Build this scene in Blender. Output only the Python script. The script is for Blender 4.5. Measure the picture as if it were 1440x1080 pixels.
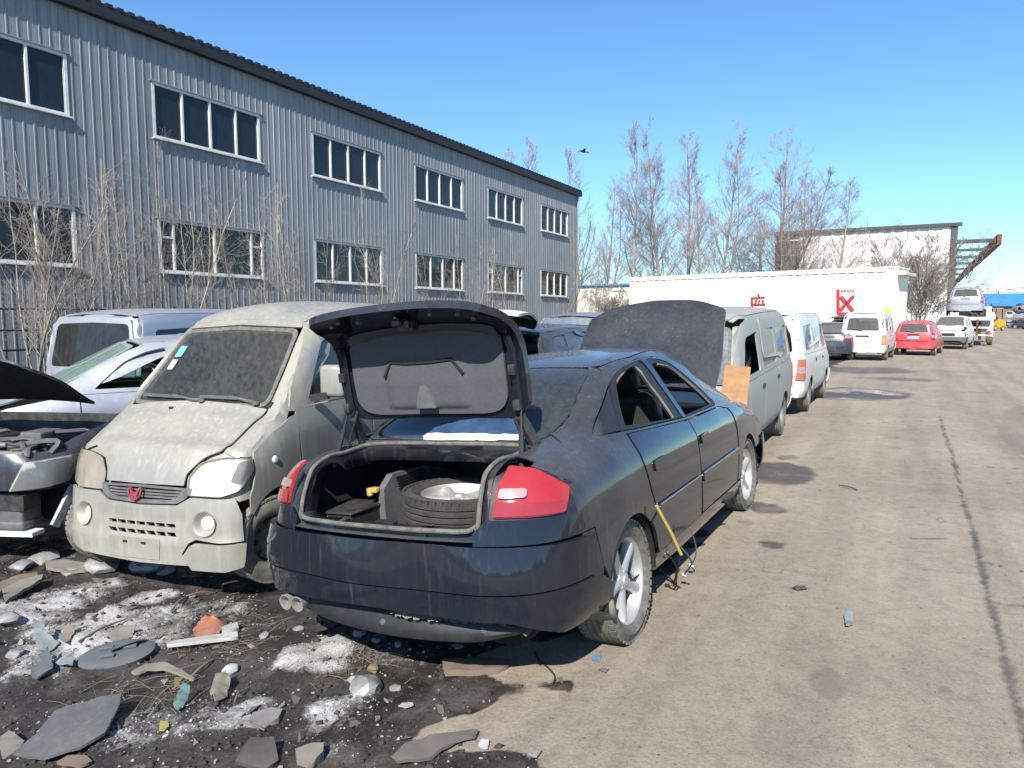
import bpy, bmesh, math, random
import numpy as np
from mathutils import Vector, Matrix, Euler
from mathutils.bvhtree import BVHTree
from mathutils.geometry import delaunay_2d_cdt
R = math.radians

# ------------------------------------------------------------------ camera, sky, sun, exposure
sc = bpy.context.scene
for o in list(bpy.data.objects): bpy.data.objects.remove(o)
COL = sc.collection
CAM_H = 1.61; FPX = 1000.0; PITCH = math.atan((540 - 447) / FPX)
cam = bpy.data.cameras.new('camera'); cam_o = bpy.data.objects.new('camera', cam); COL.objects.link(cam_o)
cam.sensor_fit = 'HORIZONTAL'; cam.sensor_width = 36.0; cam.lens = 36.0 * FPX / 1440.0
cam.clip_start = 0.05; cam.clip_end = 5000
cam_o.location = (0, 0, CAM_H); cam_o.rotation_euler = (R(90) - PITCH, 0, 0)
sc.camera = cam_o
SUN_EL = R(41); SUN_AZ = R(180 + 13)          # azimuth clockwise from +Y: behind the camera, a little to the left
sun_dir = Vector((math.sin(SUN_AZ) * math.cos(SUN_EL), math.cos(SUN_AZ) * math.cos(SUN_EL), math.sin(SUN_EL)))
world = bpy.data.worlds.new('World'); sc.world = world; world.use_nodes = True
wn = world.node_tree.nodes; wl = world.node_tree.links
bg = wn.get('Background') or wn.new('ShaderNodeBackground')
sky = wn.new('ShaderNodeTexSky'); sky.sky_type = 'NISHITA'; sky.sun_disc = False
sky.sun_elevation = SUN_EL; sky.sun_rotation = SUN_AZ; sky.altitude = 200; sky.air_density = 1.0; sky.dust_density = 0.0; sky.ozone_density = 1.0
tint = wn.new('ShaderNodeMix'); tint.data_type = 'RGBA'; tint.blend_type = 'MULTIPLY'; tint.inputs[0].default_value = 1.0; tint.inputs[7].default_value = (.66, .98, 1.24, 1)
wl.new(sky.outputs['Color'], tint.inputs[6]); wl.new(tint.outputs[2], bg.inputs['Color']); bg.inputs['Strength'].default_value = 0.095
sl = bpy.data.lights.new('sun', 'SUN'); sl.energy = 4.6; sl.angle = R(0.53); sl.color = (1.0, 0.95, 0.87)
sun_o = bpy.data.objects.new('sun', sl); COL.objects.link(sun_o)
sun_o.rotation_euler = (-sun_dir).to_track_quat('-Z', 'Y').to_euler(); sun_o.location = (0, -5, 30)
sc.view_settings.view_transform = 'Standard'; sc.view_settings.look = 'None'
sc.view_settings.exposure = 0.80; sc.view_settings.gamma = 1.0; sc.view_settings.use_curve_mapping = False
rng = random.Random(7); nrng = np.random.default_rng(7)

# ------------------------------------------------------------------ helpers
FW = Vector((0, math.cos(PITCH), -math.sin(PITCH))); UP = Vector((0, math.sin(PITCH), math.cos(PITCH))); CP = Vector((0, 0, CAM_H))
def ray(px, py): return FW + Vector((1, 0, 0)) * ((px - 720) / FPX) + UP * ((540 - py) / FPX)
def at(px, py, z=0.0):                      # point of the level z that a pixel looks at
    d = ray(px, py); return CP + d * ((z - CAM_H) / d.z)
def atd(px, py, dep):                       # point at a known depth
    d = ray(px, py); return CP + d * (dep / d.y)

def link(o, parent=None):
    COL.objects.link(o)
    if parent is not None: o.parent = parent
    return o
def tag(o, label=None, cat=None, group=None, kind=None):
    if label: o['label'] = label
    if cat: o['category'] = cat
    if group: o['group'] = group
    if kind: o['kind'] = kind
    return o
def empty(name, loc=(0, 0, 0), rot=(0, 0, 0), label=None, cat=None, group=None):
    o = bpy.data.objects.new(name, None); o.location = loc; o.rotation_euler = rot; o.empty_display_size = .2
    link(o); return tag(o, label, cat, group)
def mk(name, v, f, mat=None, parent=None, smooth=True, ang=35, loc=None, rot=None):
    me = bpy.data.meshes.new(name)
    me.from_pydata([tuple(p) for p in v], [], [tuple(q) for q in f])
    if mat is not None: me.materials.append(mat)
    if smooth and len(me.polygons):
        me.polygons.foreach_set('use_smooth', [True] * len(me.polygons))
        try: me.set_sharp_from_angle(angle=R(ang))
        except Exception: pass
    me.update()
    o = bpy.data.objects.new(name, me)
    if loc is not None: o.location = loc
    if rot is not None: o.rotation_euler = rot
    return link(o, parent)
def sharpen(o):                              # open borders stay crisp once the sheet is given its thickness
    me = o.data; cnt = {}
    for p in me.polygons:
        for k in p.edge_keys: cnt[k] = cnt.get(k, 0) + 1
    a = me.attributes.get('sharp_edge') or me.attributes.new('sharp_edge', 'BOOLEAN', 'EDGE')
    val = np.zeros(len(me.edges), dtype=bool); a.data.foreach_get('value', val)
    for e in me.edges:
        if cnt.get(tuple(sorted(e.vertices)), 0) < 2: val[e.index] = True
    a.data.foreach_set('value', val)
def inst(o, parent=None, name=None, loc=None, rot=None):
    c = o.copy(); link(c); c.parent = parent
    if name: c.name = name
    if loc is not None: c.location = loc
    if rot is not None: c.rotation_euler = rot
    return c
class MB:                                    # mesh builder
    def __init__(s): s.v = []; s.f = []
    def add(s, v, f, M=None):
        n = len(s.v)
        s.v += [tuple(M @ Vector(p)) if M is not None else tuple(p) for p in v]
        s.f += [tuple(i + n for i in q) for q in f]; return s
    def box(s, c, d, M=None, b=0.0):
        x, y, z = d[0] / 2, d[1] / 2, d[2] / 2
        if b <= 0:
            v = [(c[0] + i * x, c[1] + j * y, c[2] + k * z) for k in (-1, 1) for j in (-1, 1) for i in (-1, 1)]
            f = [(0, 2, 3, 1), (4, 5, 7, 6), (0, 1, 5, 4), (2, 6, 7, 3), (0, 4, 6, 2), (1, 3, 7, 5)]
            return s.add(v, f, M)
        bm = bmesh.new(); bmesh.ops.create_cube(bm, size=1)
        for q in bm.verts: q.co = Vector((q.co.x * d[0], q.co.y * d[1], q.co.z * d[2]))
        bmesh.ops.bevel(bm, geom=list(bm.edges), offset=b, segments=3, affect='EDGES', profile=.5)
        bm.verts.index_update()
        v = [(q.co.x + c[0], q.co.y + c[1], q.co.z + c[2]) for q in bm.verts]; f = [[q.index for q in p.verts] for p in bm.faces]; bm.free()
        return s.add(v, f, M)
    def bar(s, a, b, w, h, upv=(0, 0, 1)):
        a = Vector(a); b = Vector(b); d = b - a; L = d.length; d.normalize(); u = Vector(upv)
        r = d.cross(u)
        if r.length < 1e-4: r = d.cross(Vector((1, 0, 0)))
        r.normalize(); u = r.cross(d)
        M = Matrix((( d.x, r.x, u.x, (a.x + b.x) / 2), (d.y, r.y, u.y, (a.y + b.y) / 2), (d.z, r.z, u.z, (a.z + b.z) / 2), (0, 0, 0, 1)))
        return s.box((0, 0, 0), (L, w, h), M)
    def tube(s, pts, r, n=8, caps=True):
        pts = [Vector(p) for p in pts]; m = len(pts)
        rr = r if hasattr(r, '__len__') else [r] * m
        v = []; f = []; prev = None
        for i, p in enumerate(pts):
            d = (pts[min(i + 1, m - 1)] - pts[max(i - 1, 0)])
            d = d.normalized() if d.length > 1e-9 else Vector((0, 0, 1))
            if prev is None:
                a = d.cross(Vector((0, 0, 1)))
                if a.length < .05: a = d.cross(Vector((1, 0, 0)))
            else: a = prev - d * prev.dot(d)
            a.normalize(); prev = a; b = d.cross(a)
            for k in range(n):
                t = 2 * math.pi * k / n; v.append(p + (a * math.cos(t) + b * math.sin(t)) * rr[i])
        for i in range(m - 1):
            for k in range(n):
                k2 = (k + 1) % n; f.append((i * n + k, i * n + k2, (i + 1) * n + k2, (i + 1) * n + k))
        if caps and n > 2: f.append(tuple(range(n))[::-1]); f.append(tuple((m - 1) * n + k for k in range(n)))
        return s.add(v, f)
    def lathe(s, prof, n=32, axis='y', M=None, closed=False):      # prof: (radius, along axis)
        v = []; f = []; m = len(prof)
        for (r, a) in prof:
            for k in range(n):
                t = 2 * math.pi * k / n; c, q = r * math.cos(t), r * math.sin(t)
                v.append((c, a, q) if axis == 'y' else ((a, c, q) if axis == 'x' else (c, q, a)))
        for i in range(m if closed else m - 1):
            j = (i + 1) % m
            for k in range(n):
                k2 = (k + 1) % n; q = (i * n + k, j * n + k, j * n + k2, i * n + k2)
                f.append(q if axis != 'z' else q[::-1])
        return s.add(v, f, M)
    def prism(s, poly, y0, y1, M=None):      # poly in (x,z), extruded along y
        n = len(poly)
        v = [(p[0], y0, p[1]) for p in poly] + [(p[0], y1, p[1]) for p in poly]
        f = [tuple(range(n)), tuple(range(2 * n - 1, n - 1, -1))] + [(i, i + n, (i + 1) % n + n, (i + 1) % n) for i in range(n)]
        return s.add(v, f, M)
    def build(s, name, mat=None, parent=None, **k): return mk(name, s.v, s.f, mat, parent, **k)
def smoothstep(a, b, x):
    t = np.clip((x - a) / (b - a), 0, 1); return t * t * (3 - 2 * t)
def fillet(pts, n=5):                        # (x, z[, r]) closed polygon with rounded corners
    out = []; m = len(pts)
    for i in range(m):
        p = pts[i]; r = p[2] if len(p) > 2 else 0
        P = Vector(p[:2])
        if r <= 0: out.append(tuple(P)); continue
        a = Vector(pts[i - 1][:2]) - P; b = Vector(pts[(i + 1) % m][:2]) - P
        ra = min(r, a.length * .48); rb = min(r, b.length * .48)
        A = P + a.normalized() * ra; B = P + b.normalized() * rb
        for k in range(n + 1):
            t = k / n; out.append(tuple(A * (1 - t) ** 2 + P * 2 * t * (1 - t) + B * t * t))
    return out
def arc(cx, cz, r, a0, a1, n=14): return [(cx + r * math.cos(R(a0 + (a1 - a0) * k / n)), cz + r * math.sin(R(a0 + (a1 - a0) * k / n))) for k in range(n + 1)]
def crom(pts, n=6):                          # open Catmull-Rom through points of any dimension
    P = np.array(pts, float); out = []
    Q = np.vstack([2 * P[0] - P[1], P, 2 * P[-1] - P[-2]])
    for i in range(1, len(Q) - 2):
        p0, p1, p2, p3 = Q[i - 1:i + 3]
        for k in range(n):
            t = k / n
            out.append(.5 * (2 * p1 + (p2 - p0) * t + (2 * p0 - 5 * p1 + 4 * p2 - p3) * t * t + (3 * p1 - p0 - 3 * p2 + p3) * t ** 3))
    out.append(P[-1]); return np.array(out)
def pip(p, poly):
    x, y = p; c = False; j = len(poly) - 1
    for i in range(len(poly)):
        xi, yi = poly[i][0], poly[i][1]; xj, yj = poly[j][0], poly[j][1]
        if (yi > y) != (yj > y) and x < (xj - xi) * (y - yi) / (yj - yi) + xi: c = not c
        j = i
    return c
def tri_poly(poly, holes=(), res=.05):       # dense triangulation of a 2-D polygon with holes
    V = []; E = []
    def ring(pl):
        s = len(V); n = len(pl)
        for i in range(n):
            a = Vector(pl[i][:2]); b = Vector(pl[(i + 1) % n][:2]); L = (b - a).length
            if L < 1e-6: continue
            k = max(1, int(math.ceil(L / res)))
            for j in range(k): V.append(a.lerp(b, j / k))
        e = len(V); E.extend([(i, i + 1) for i in range(s, e - 1)] + [(e - 1, s)])
    ring(poly)
    for h in holes: ring(h)
    xs = [p[0] for p in poly]; ys = [p[1] for p in poly]
    rings = [poly] + list(holes)
    bnd = np.array([tuple(v) for v in V])
    nx = int((max(xs) - min(xs)) / res) + 1; ny = int((max(ys) - min(ys)) / res) + 1
    for i in range(nx):
        for j in range(ny):
            q = (min(xs) + (i + .5 + .25 * (j % 2)) * res, min(ys) + (j + .5) * res)
            if not pip(q, poly) or any(pip(q, h) for h in holes): continue
            if np.min((bnd[:, 0] - q[0]) ** 2 + (bnd[:, 1] - q[1]) ** 2) < (res * .42) ** 2: continue
            V.append(Vector(q))
    r = delaunay_2d_cdt(V, E, [], 1, 1e-6)
    vv = r[0]; ff = []
    for t in r[2]:
        c = sum((vv[i] for i in t), Vector((0, 0))) / len(t)
        if pip(c, poly) and not any(pip(c, h) for h in holes): ff.append(tuple(t))
    return vv, ff

# ------------------------------------------------------------------ car base surface and panels
def section(zs, zb, zt, wb, wm, ws, wr, ze, bul=.012):
    L = lambda a, b, t: a + (b - a) * t
    h = zb - zs
    return [(wb, zs), (L(wb, wm, .8), zs + .16 * h), (wm, zs + .45 * h), (L(wm, ws, .20), zs + .83 * h), (ws, zb),
            (L(ws, wr, .5) + bul, L(zb, ze, .5)), (wr, ze), (wr * .62, L(ze, zt, .72)), (wr * .3, L(ze, zt, .94)), (0, zt)]
class Base:
    def __init__(s, stations, rear, front, lean_r=None, lean_f=None, n=6, lw=True):
        # stations: (x, zs, zb, zt, wb, wm, ws, wr, ze); rear / front: caps (x, yscale[, zshrink]) away from the end station
        G = []
        def cap(st, lst, lean):
            out = []
            for c in lst:
                row = []
                for (y, z) in section(*st[1:]):
                    zz = z
                    if len(c) > 2:
                        zm = (st[1] + st[3]) / 2; zz = zm + (z - zm) * c[2]
                    row.append((c[0] + (lean(zz) * ((c[0] - st[0]) / (lst[-1][0] - st[0]) if lw else 1) if lean else 0), y * c[1], zz))
                out.append(row)
            return out
        st0, st1 = stations[0], stations[-1]
        G += cap(st0, rear, lean_r)[::-1] if rear else []
        for st in stations:
            w = 0; G.append([(st[0], y, z) for (y, z) in section(*st[1:])])
        G += cap(st1, front, lean_f) if front else []
        G = np.array(G)
        A = np.array([crom(g, n) for g in G])
        B = np.array([crom(A[:, k], n) for k in range(A.shape[1])]).transpose(1, 0, 2)
        s.G = B; ni, nk = B.shape[:2]
        v = [Vector(p) for p in B.reshape(-1, 3)]
        f = [(i * nk + k, (i + 1) * nk + k, (i + 1) * nk + k + 1, i * nk + k + 1) for i in range(ni - 1) for k in range(nk - 1)]
        m = len(v); v2 = v + [Vector((p.x, -p.y, p.z)) for p in v]; f2 = f + [tuple(i + m for i in q[::-1]) for q in f]
        s.v = v2; s.f = f2
        s.bvh = BVHTree.FromPolygons(v2, f2)
    def hit(s, o, d):
        h = s.bvh.ray_cast(o, d, 20)
        if h[0] is None:
            # nearest approach of the ray to the surface
            best = None
            for t in np.linspace(1, 9, 33):
                q = s.bvh.find_nearest(o + d * t)
                if q[0] is not None and (best is None or q[3] < best[3]): best = q
            return best[0], best[1]
        return h[0], h[1]
    def point(s, u, w, view):
        if view == 'T': o, d = Vector((u, w, 6)), Vector((0, 0, -1))
        elif view == 'L': o, d = Vector((u, 6, w)), Vector((0, -1, 0))
        elif view == 'R': o, d = Vector((u, -6, w)), Vector((0, 1, 0))
        elif view == 'F': o, d = Vector((8, u, w)), Vector((-1, 0, 0))
        elif view == 'B': o, d = Vector((-8, u, w)), Vector((1, 0, 0))
        elif view[0] == 'P':                 # wrap round a cross axis at (x, z) = view[1:3]; u = y, w = angle from +x
            k = Vector((math.cos(w), 0, math.sin(w))); o, d = Vector((view[1], u, view[2])) + k * 5, -k
        elif view[0] == 'W':                 # wrap round a vertical axis at x = view[1]; u = angle in radians from +x
            k = Vector((math.cos(u), math.sin(u), 0)); o, d = Vector((view[1], 0, w)) + k * 5, -k
        p, nn = s.hit(o, d)
        if nn.dot(d) > 0: nn = -nn
        return p, nn, -d
    def panel(s, name, poly, view, mat, parent, holes=(), off=0.0, th=.004, res=.05, mirror=False, inmat=None, jit=None, ang=35):
        vv, ff = tri_poly(poly, holes, res)
        V = []; s2 = 0
        for q in vv:
            p, nn, d = s.point(q[0], q[1], view)
            p = p + nn * off
            if jit: p = p + nn * jit(p)
            V.append(p)
        if not ff: return None
        t = ff[len(ff) // 2]; tot = 0
        for t in ff[::max(1, len(ff) // 40)]:
            n = (V[t[1]] - V[t[0]]).cross(V[t[2]] - V[t[0]])
            tot += n.dot(s.point(vv[t[0]][0], vv[t[0]][1], view)[2])
        if tot < 0: ff = [q[::-1] for q in ff]
        o = mk(name, V, ff, mat, parent, ang=ang)
        sharpen(o)
        if th:
            md = o.modifiers.new('thickness', 'SOLIDIFY'); md.thickness = th; md.offset = -1; md.use_even_offset = False
            if inmat is not None:
                o.data.materials.append(inmat); md.material_offset = 1; md.material_offset_rim = 0
        if mirror:
            o2 = mk(name, [(p.x, -p.y, p.z) for p in V], [q[::-1] for q in ff], mat, parent, ang=ang)
            sharpen(o2)
            if th:
                md = o2.modifiers.new('thickness', 'SOLIDIFY'); md.thickness = th; md.offset = -1; md.use_even_offset = False
                if inmat is not None:
                    o2.data.materials.append(inmat); md.material_offset = 1; md.material_offset_rim = 0
            return o, o2
        return o
# ------------------------------------------------------------------ materials
def new_mat(name):
    m = bpy.data.materials.new(name); m.use_nodes = True
    n = m.node_tree.nodes; l = m.node_tree.links
    for q in list(n): n.remove(q)
    out = n.new('ShaderNodeOutputMaterial'); return m, n, l, out
def N(n, t, **k):
    q = n.new('ShaderNode' + t)
    for a, b in k.items():
        if a in ('op', 'operation'): q.operation = b
        elif hasattr(q, a): setattr(q, a, b)
        else: q.inputs[a].default_value = b
    return q
def ramp(n, pts):
    q = n.new('ShaderNodeValToRGB'); e = q.color_ramp.elements
    while len(e) > 1: e.remove(e[-1])
    e[0].position = pts[0][0]; c = pts[0][1]; e[0].color = (c, c, c, 1) if not hasattr(c, '__len__') else (*c, 1)
    for p, c in pts[1:]:
        x = e.new(p); x.color = (c, c, c, 1) if not hasattr(c, '__len__') else (*c, 1)
    return q
def mixc(n, l, fac, a, b, mode='MIX'):
    q = n.new('ShaderNodeMix'); q.data_type = 'RGBA'; q.blend_type = mode
    for s, v in ((0, fac), (6, a), (7, b)):
        if hasattr(v, 'is_output') or isinstance(v, bpy.types.NodeSocket): l.new(v, q.inputs[s])
        elif s == 0: q.inputs[0].default_value = v
        else: q.inputs[s].default_value = (*v, 1) if len(v) == 3 else v
    return q.outputs[2]
def math_(n, l, op, a, b=None, c=None, clamp=False):
    q = n.new('ShaderNodeMath'); q.operation = op; q.use_clamp = clamp
    for i, v in enumerate((a, b, c)):
        if v is None: continue
        if isinstance(v, bpy.types.NodeSocket): l.new(v, q.inputs[i])
        else: q.inputs[i].default_value = v
    return q.outputs[0]
def noise(n, l, scale, detail=6, rough=.6, vec=None, dist=0):
    q = n.new('ShaderNodeTexNoise'); q.inputs['Scale'].default_value = scale; q.inputs['Detail'].default_value = detail
    q.inputs['Roughness'].default_value = rough; q.inputs['Distortion'].default_value = dist
    if vec is not None: l.new(vec, q.inputs['Vector'])
    return q.outputs['Fac']
def coords(n, l, scale=(1, 1, 1), kind='Object'):
    t = n.new('ShaderNodeTexCoord'); m = n.new('ShaderNodeMapping'); m.inputs['Scale'].default_value = scale
    l.new(t.outputs[kind], m.inputs['Vector']); return m.outputs['Vector']
DUST = (.33, .29, .235)
def paint(name, col, metallic=.0, rough=.3, coat=.5, dust=.3, dustcol=DUST, streak=.25, up=.5, var=.0, rust=0.0, low=0.0, drip=.22, spec=.5):
    m, n, l, out = new_mat(name)
    p = N(n, 'BsdfPrincipled'); l.new(p.outputs[0], out.inputs[0])
    co = coords(n, l)
    big = noise(n, l, 2.3, 8, .65, co, .3); fine = noise(n, l, 26, 6, .7, co)
    st = noise(n, l, 9, 5, .6, coords(n, l, (3.2, 3.2, .22)), .15)
    g = n.new('ShaderNodeNewGeometry'); sx = n.new('ShaderNodeSeparateXYZ'); l.new(g.outputs['Normal'], sx.inputs[0])
    upn = math_(n, l, 'MAXIMUM', sx.outputs[2], 0.0)
    b1 = ramp(n, [(.34, 0), (.70, 1)]); l.new(big, b1.inputs[0])
    b2 = ramp(n, [(.50, 0), (.72, 1)]); l.new(st, b2.inputs[0])
    f = math_(n, l, 'MULTIPLY', b1.outputs[0], dust)
    f = math_(n, l, 'ADD', f, math_(n, l, 'MULTIPLY', b2.outputs[0], streak))
    f = math_(n, l, 'ADD', f, math_(n, l, 'MULTIPLY', upn, up))
    f = math_(n, l, 'MULTIPLY', f, math_(n, l, 'MULTIPLY_ADD', fine, 1.1, .45))
    if low > 0:
        oc = n.new('ShaderNodeTexCoord'); so = n.new('ShaderNodeSeparateXYZ'); l.new(oc.outputs['Object'], so.inputs[0])
        r3 = ramp(n, [(.15, 1), (.62, 0)]); l.new(so.outputs[2], r3.inputs[0])
        f = math_(n, l, 'ADD', f, math_(n, l, 'MULTIPLY', math_(n, l, 'MULTIPLY', r3.outputs[0], fine), low))
    if drip > 0:
        dr = ramp(n, [(.60, 0), (.70, 1)]); l.new(noise(n, l, 34, 3, .5, coords(n, l, (1, 1, .045)), .1), dr.inputs[0])
        dm_ = ramp(n, [(.45, 0), (.60, 1)]); l.new(noise(n, l, 3.1, 4, .6, co), dm_.inputs[0])
        f = math_(n, l, 'ADD', f, math_(n, l, 'MULTIPLY', math_(n, l, 'MULTIPLY', dr.outputs[0], dm_.outputs[0]), drip))
    f = math_(n, l, 'MINIMUM', f, .96)
    base = col
    if var > 0:
        base = mixc(n, l, math_(n, l, 'MULTIPLY', big, var), col, tuple(c * .55 for c in col))
    if rust > 0:
        rr = ramp(n, [(.62, 0), (.72, 1)]); l.new(noise(n, l, 5, 8, .7, co, .5), rr.inputs[0])
        base = mixc(n, l, math_(n, l, 'MULTIPLY', rr.outputs[0], rust), base, (.16, .06, .025))
    c = mixc(n, l, f, base, dustcol)
    l.new(c, p.inputs['Base Color'])
    l.new(math_(n, l, 'MULTIPLY_ADD', f, .55, rough, True), p.inputs['Roughness'])
    l.new(math_(n, l, 'MULTIPLY', math_(n, l, 'SUBTRACT', 1.0, f), metallic), p.inputs['Metallic'])
    l.new(math_(n, l, 'MULTIPLY', math_(n, l, 'SUBTRACT', 1.0, f, None, True), coat), p.inputs['Coat Weight'])
    p.inputs['Coat Roughness'].default_value = .045; p.inputs['Specular IOR Level'].default_value = spec
    return m
def plain(name, col, rough=.6, metallic=0.0, var=.35, scale=14, bump=.0, spec=.5, detail=6):
    m, n, l, out = new_mat(name)
    p = N(n, 'BsdfPrincipled'); l.new(p.outputs[0], out.inputs[0])
    co = coords(n, l); f = noise(n, l, scale, detail, .65, co)
    r = ramp(n, [(.3, 0), (.72, 1)]); l.new(f, r.inputs[0])
    c = mixc(n, l, r.outputs[0], tuple(x * (1 - var) for x in col), tuple(min(1, x * (1 + var * .7)) for x in col))
    l.new(c, p.inputs['Base Color']); p.inputs['Metallic'].default_value = metallic
    l.new(math_(n, l, 'MULTIPLY_ADD', f, .25, rough - .12, True), p.inputs['Roughness'])
    p.inputs['Specular IOR Level'].default_value = spec
    if bump > 0:
        b = N(n, 'Bump', Strength=bump, Distance=.01); l.new(f, b.inputs['Height']); l.new(b.outputs[0], p.inputs['Normal'])
    return m
def glass(name, tint=(.55, .62, .62), trans=.8, dust=.15, dustcol=(.36, .33, .28), rough=.03, lo=.3, hi=.75, scale=3.0, floor=.25, sw=.5):
    m, n, l, out = new_mat(name)
    t = N(n, 'BsdfTransparent'); t.inputs[0].default_value = (*[c * trans for c in tint], 1)
    gl = N(n, 'BsdfGlossy'); gl.inputs['Roughness'].default_value = rough; gl.inputs['Color'].default_value = (1, 1, 1, 1)
    fr = N(n, 'Fresnel'); fr.inputs[0].default_value = 1.5
    mx = n.new('ShaderNodeMixShader'); l.new(math_(n, l, 'MULTIPLY', fr.outputs[0], 1.0, None, True), mx.inputs[0]); l.new(t.outputs[0], mx.inputs[1]); l.new(gl.outputs[0], mx.inputs[2])
    d = N(n, 'BsdfDiffuse'); d.inputs[0].default_value = (*dustcol, 1)
    co = coords(n, l); f = noise(n, l, scale, 8, .7, co, .6)
    st = noise(n, l, 12, 5, .6, coords(n, l, (3, 3, .3)), .2)
    r = ramp(n, [(lo, floor), (hi, 1)]); l.new(math_(n, l, 'MULTIPLY_ADD', st, sw, math_(n, l, 'MULTIPLY', f, 1 - sw)), r.inputs[0])
    f2 = math_(n, l, 'MULTIPLY', r.outputs[0], dust)
    m2 = n.new('ShaderNodeMixShader'); l.new(f2, m2.inputs[0]); l.new(mx.outputs[0], m2.inputs[1]); l.new(d.outputs[0], m2.inputs[2])
    l.new(m2.outputs[0], out.inputs[0]); return m
MT = {}
MT['rubber'] = plain('dusty_rubber', (.15, .14, .122), .9, 0, .45, 22, .25, .3)
MT['rubber_dirty'] = plain('mud_caked_rubber', (.20, .185, .155), .95, 0, .45, 10, .3, .2)
MT['alloy'] = paint('worn_alloy', (.62, .62, .61), .85, .33, 0, .35, (.30, .27, .22), .1, .2)
MT['steel_rim'] = plain('dull_steel_rim', (.22, .21, .19), .6, .4, .5, 9)
MT['black_plastic'] = plain('black_plastic', (.020, .020, .022), .55, 0, .4, 20, .05)
MT['grey_plastic'] = plain('grey_plastic', (.115, .115, .115), .65, 0, .35, 12, .06)
MT['dark_in'] = plain('dark_interior', (.012, .012, .013), .9, 0, .3, 8)
MT['felt'] = plain('trunk_lining_felt', (.085, .088, .095), .95, 0, .12, 60, .10, .15, 8)
MT['felt_dark'] = plain('dark_carpet', (.030, .030, .033), .98, 0, .4, 40, .3, .1)
MT['seat'] = plain('black_leather', (.04, .038, .036), .45, 0, .4, 8, .05)
MT['metal'] = plain('bare_metal', (.55, .53, .50), .38, .55, .4, 8)
MT['dark_metal'] = plain('oily_metal', (.09, .085, .08), .5, .6, .6, 10, .1)
MT['rust'] = plain('rusty_metal', (.16, .075, .04), .9, .1, .6, 9, .3)
MT['chrome'] = plain('dusty_chrome', (.7, .69, .66), .25, .95, .3, 10)
MT['snow'] = plain('dirty_snow', (.74, .75, .77), .75, 0, .32, 9, .5)
MT['white'] = plain('white_plastic', (.72, .72, .70), .5, 0, .15, 8)
MT['glass'] = glass('dusty_glass', (.70, .78, .78), .8, .34)
MT['glass_clear'] = glass('clear_glass', (.85, .92, .92), .9, .10)
MT['glass_dark'] = glass('tinted_glass', (.18, .20, .22), .6, .16, (.26, .25, .24))
def lens(name, col, rough=.12):
    m, n, l, out = new_mat(name); p = N(n, 'BsdfPrincipled'); l.new(p.outputs[0], out.inputs[0])
    co = coords(n, l); f = noise(n, l, 7, 6, .6, co)
    c = mixc(n, l, math_(n, l, 'MULTIPLY', f, .16), col, (.40, .30, .26)); l.new(c, p.inputs['Base Color'])
    p.inputs['Roughness'].default_value = rough; p.inputs['Coat Weight'].default_value = .6
    w = n.new('ShaderNodeTexWave'); w.inputs['Scale'].default_value = 22; w.bands_direction = 'Z'; l.new(co, w.inputs[0])
    b = N(n, 'Bump', Strength=.05, Distance=.003); l.new(w.outputs['Fac'], b.inputs['Height']); l.new(b.outputs[0], p.inputs['Normal'])
    return m
MT['red_lens'] = lens('red_lamp_lens', (.34, .005, .012), .08)
MT['dark_red_lens'] = lens('dark_red_lamp_lens', (.27, .004, .010), .08)
MT['clear_lens'] = lens('clear_lamp_lens', (.33, .25, .23))
MT['amber_lens'] = lens('amber_lamp_lens', (.62, .22, .05))
MT['head_lens'] = lens('hazy_headlamp_lens', (.66, .62, .54), .2)
MT['audi'] = paint('black_car_paint', (.008, .011, .019), .0, .09, .55, .02, (.20, .19, .17), .03, .06, 0, 0, .05, .13, .2)
MT['audi_dusty'] = paint('dusty_black_car_paint', (.009, .012, .020), .0, .11, .55, .15, (.20, .19, .175), .05, .18, 0, 0, .04, .22, .2)
MT['underbody'] = plain('underbody', (.014, .013, .012), .95, 0, .4, 6)
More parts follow.
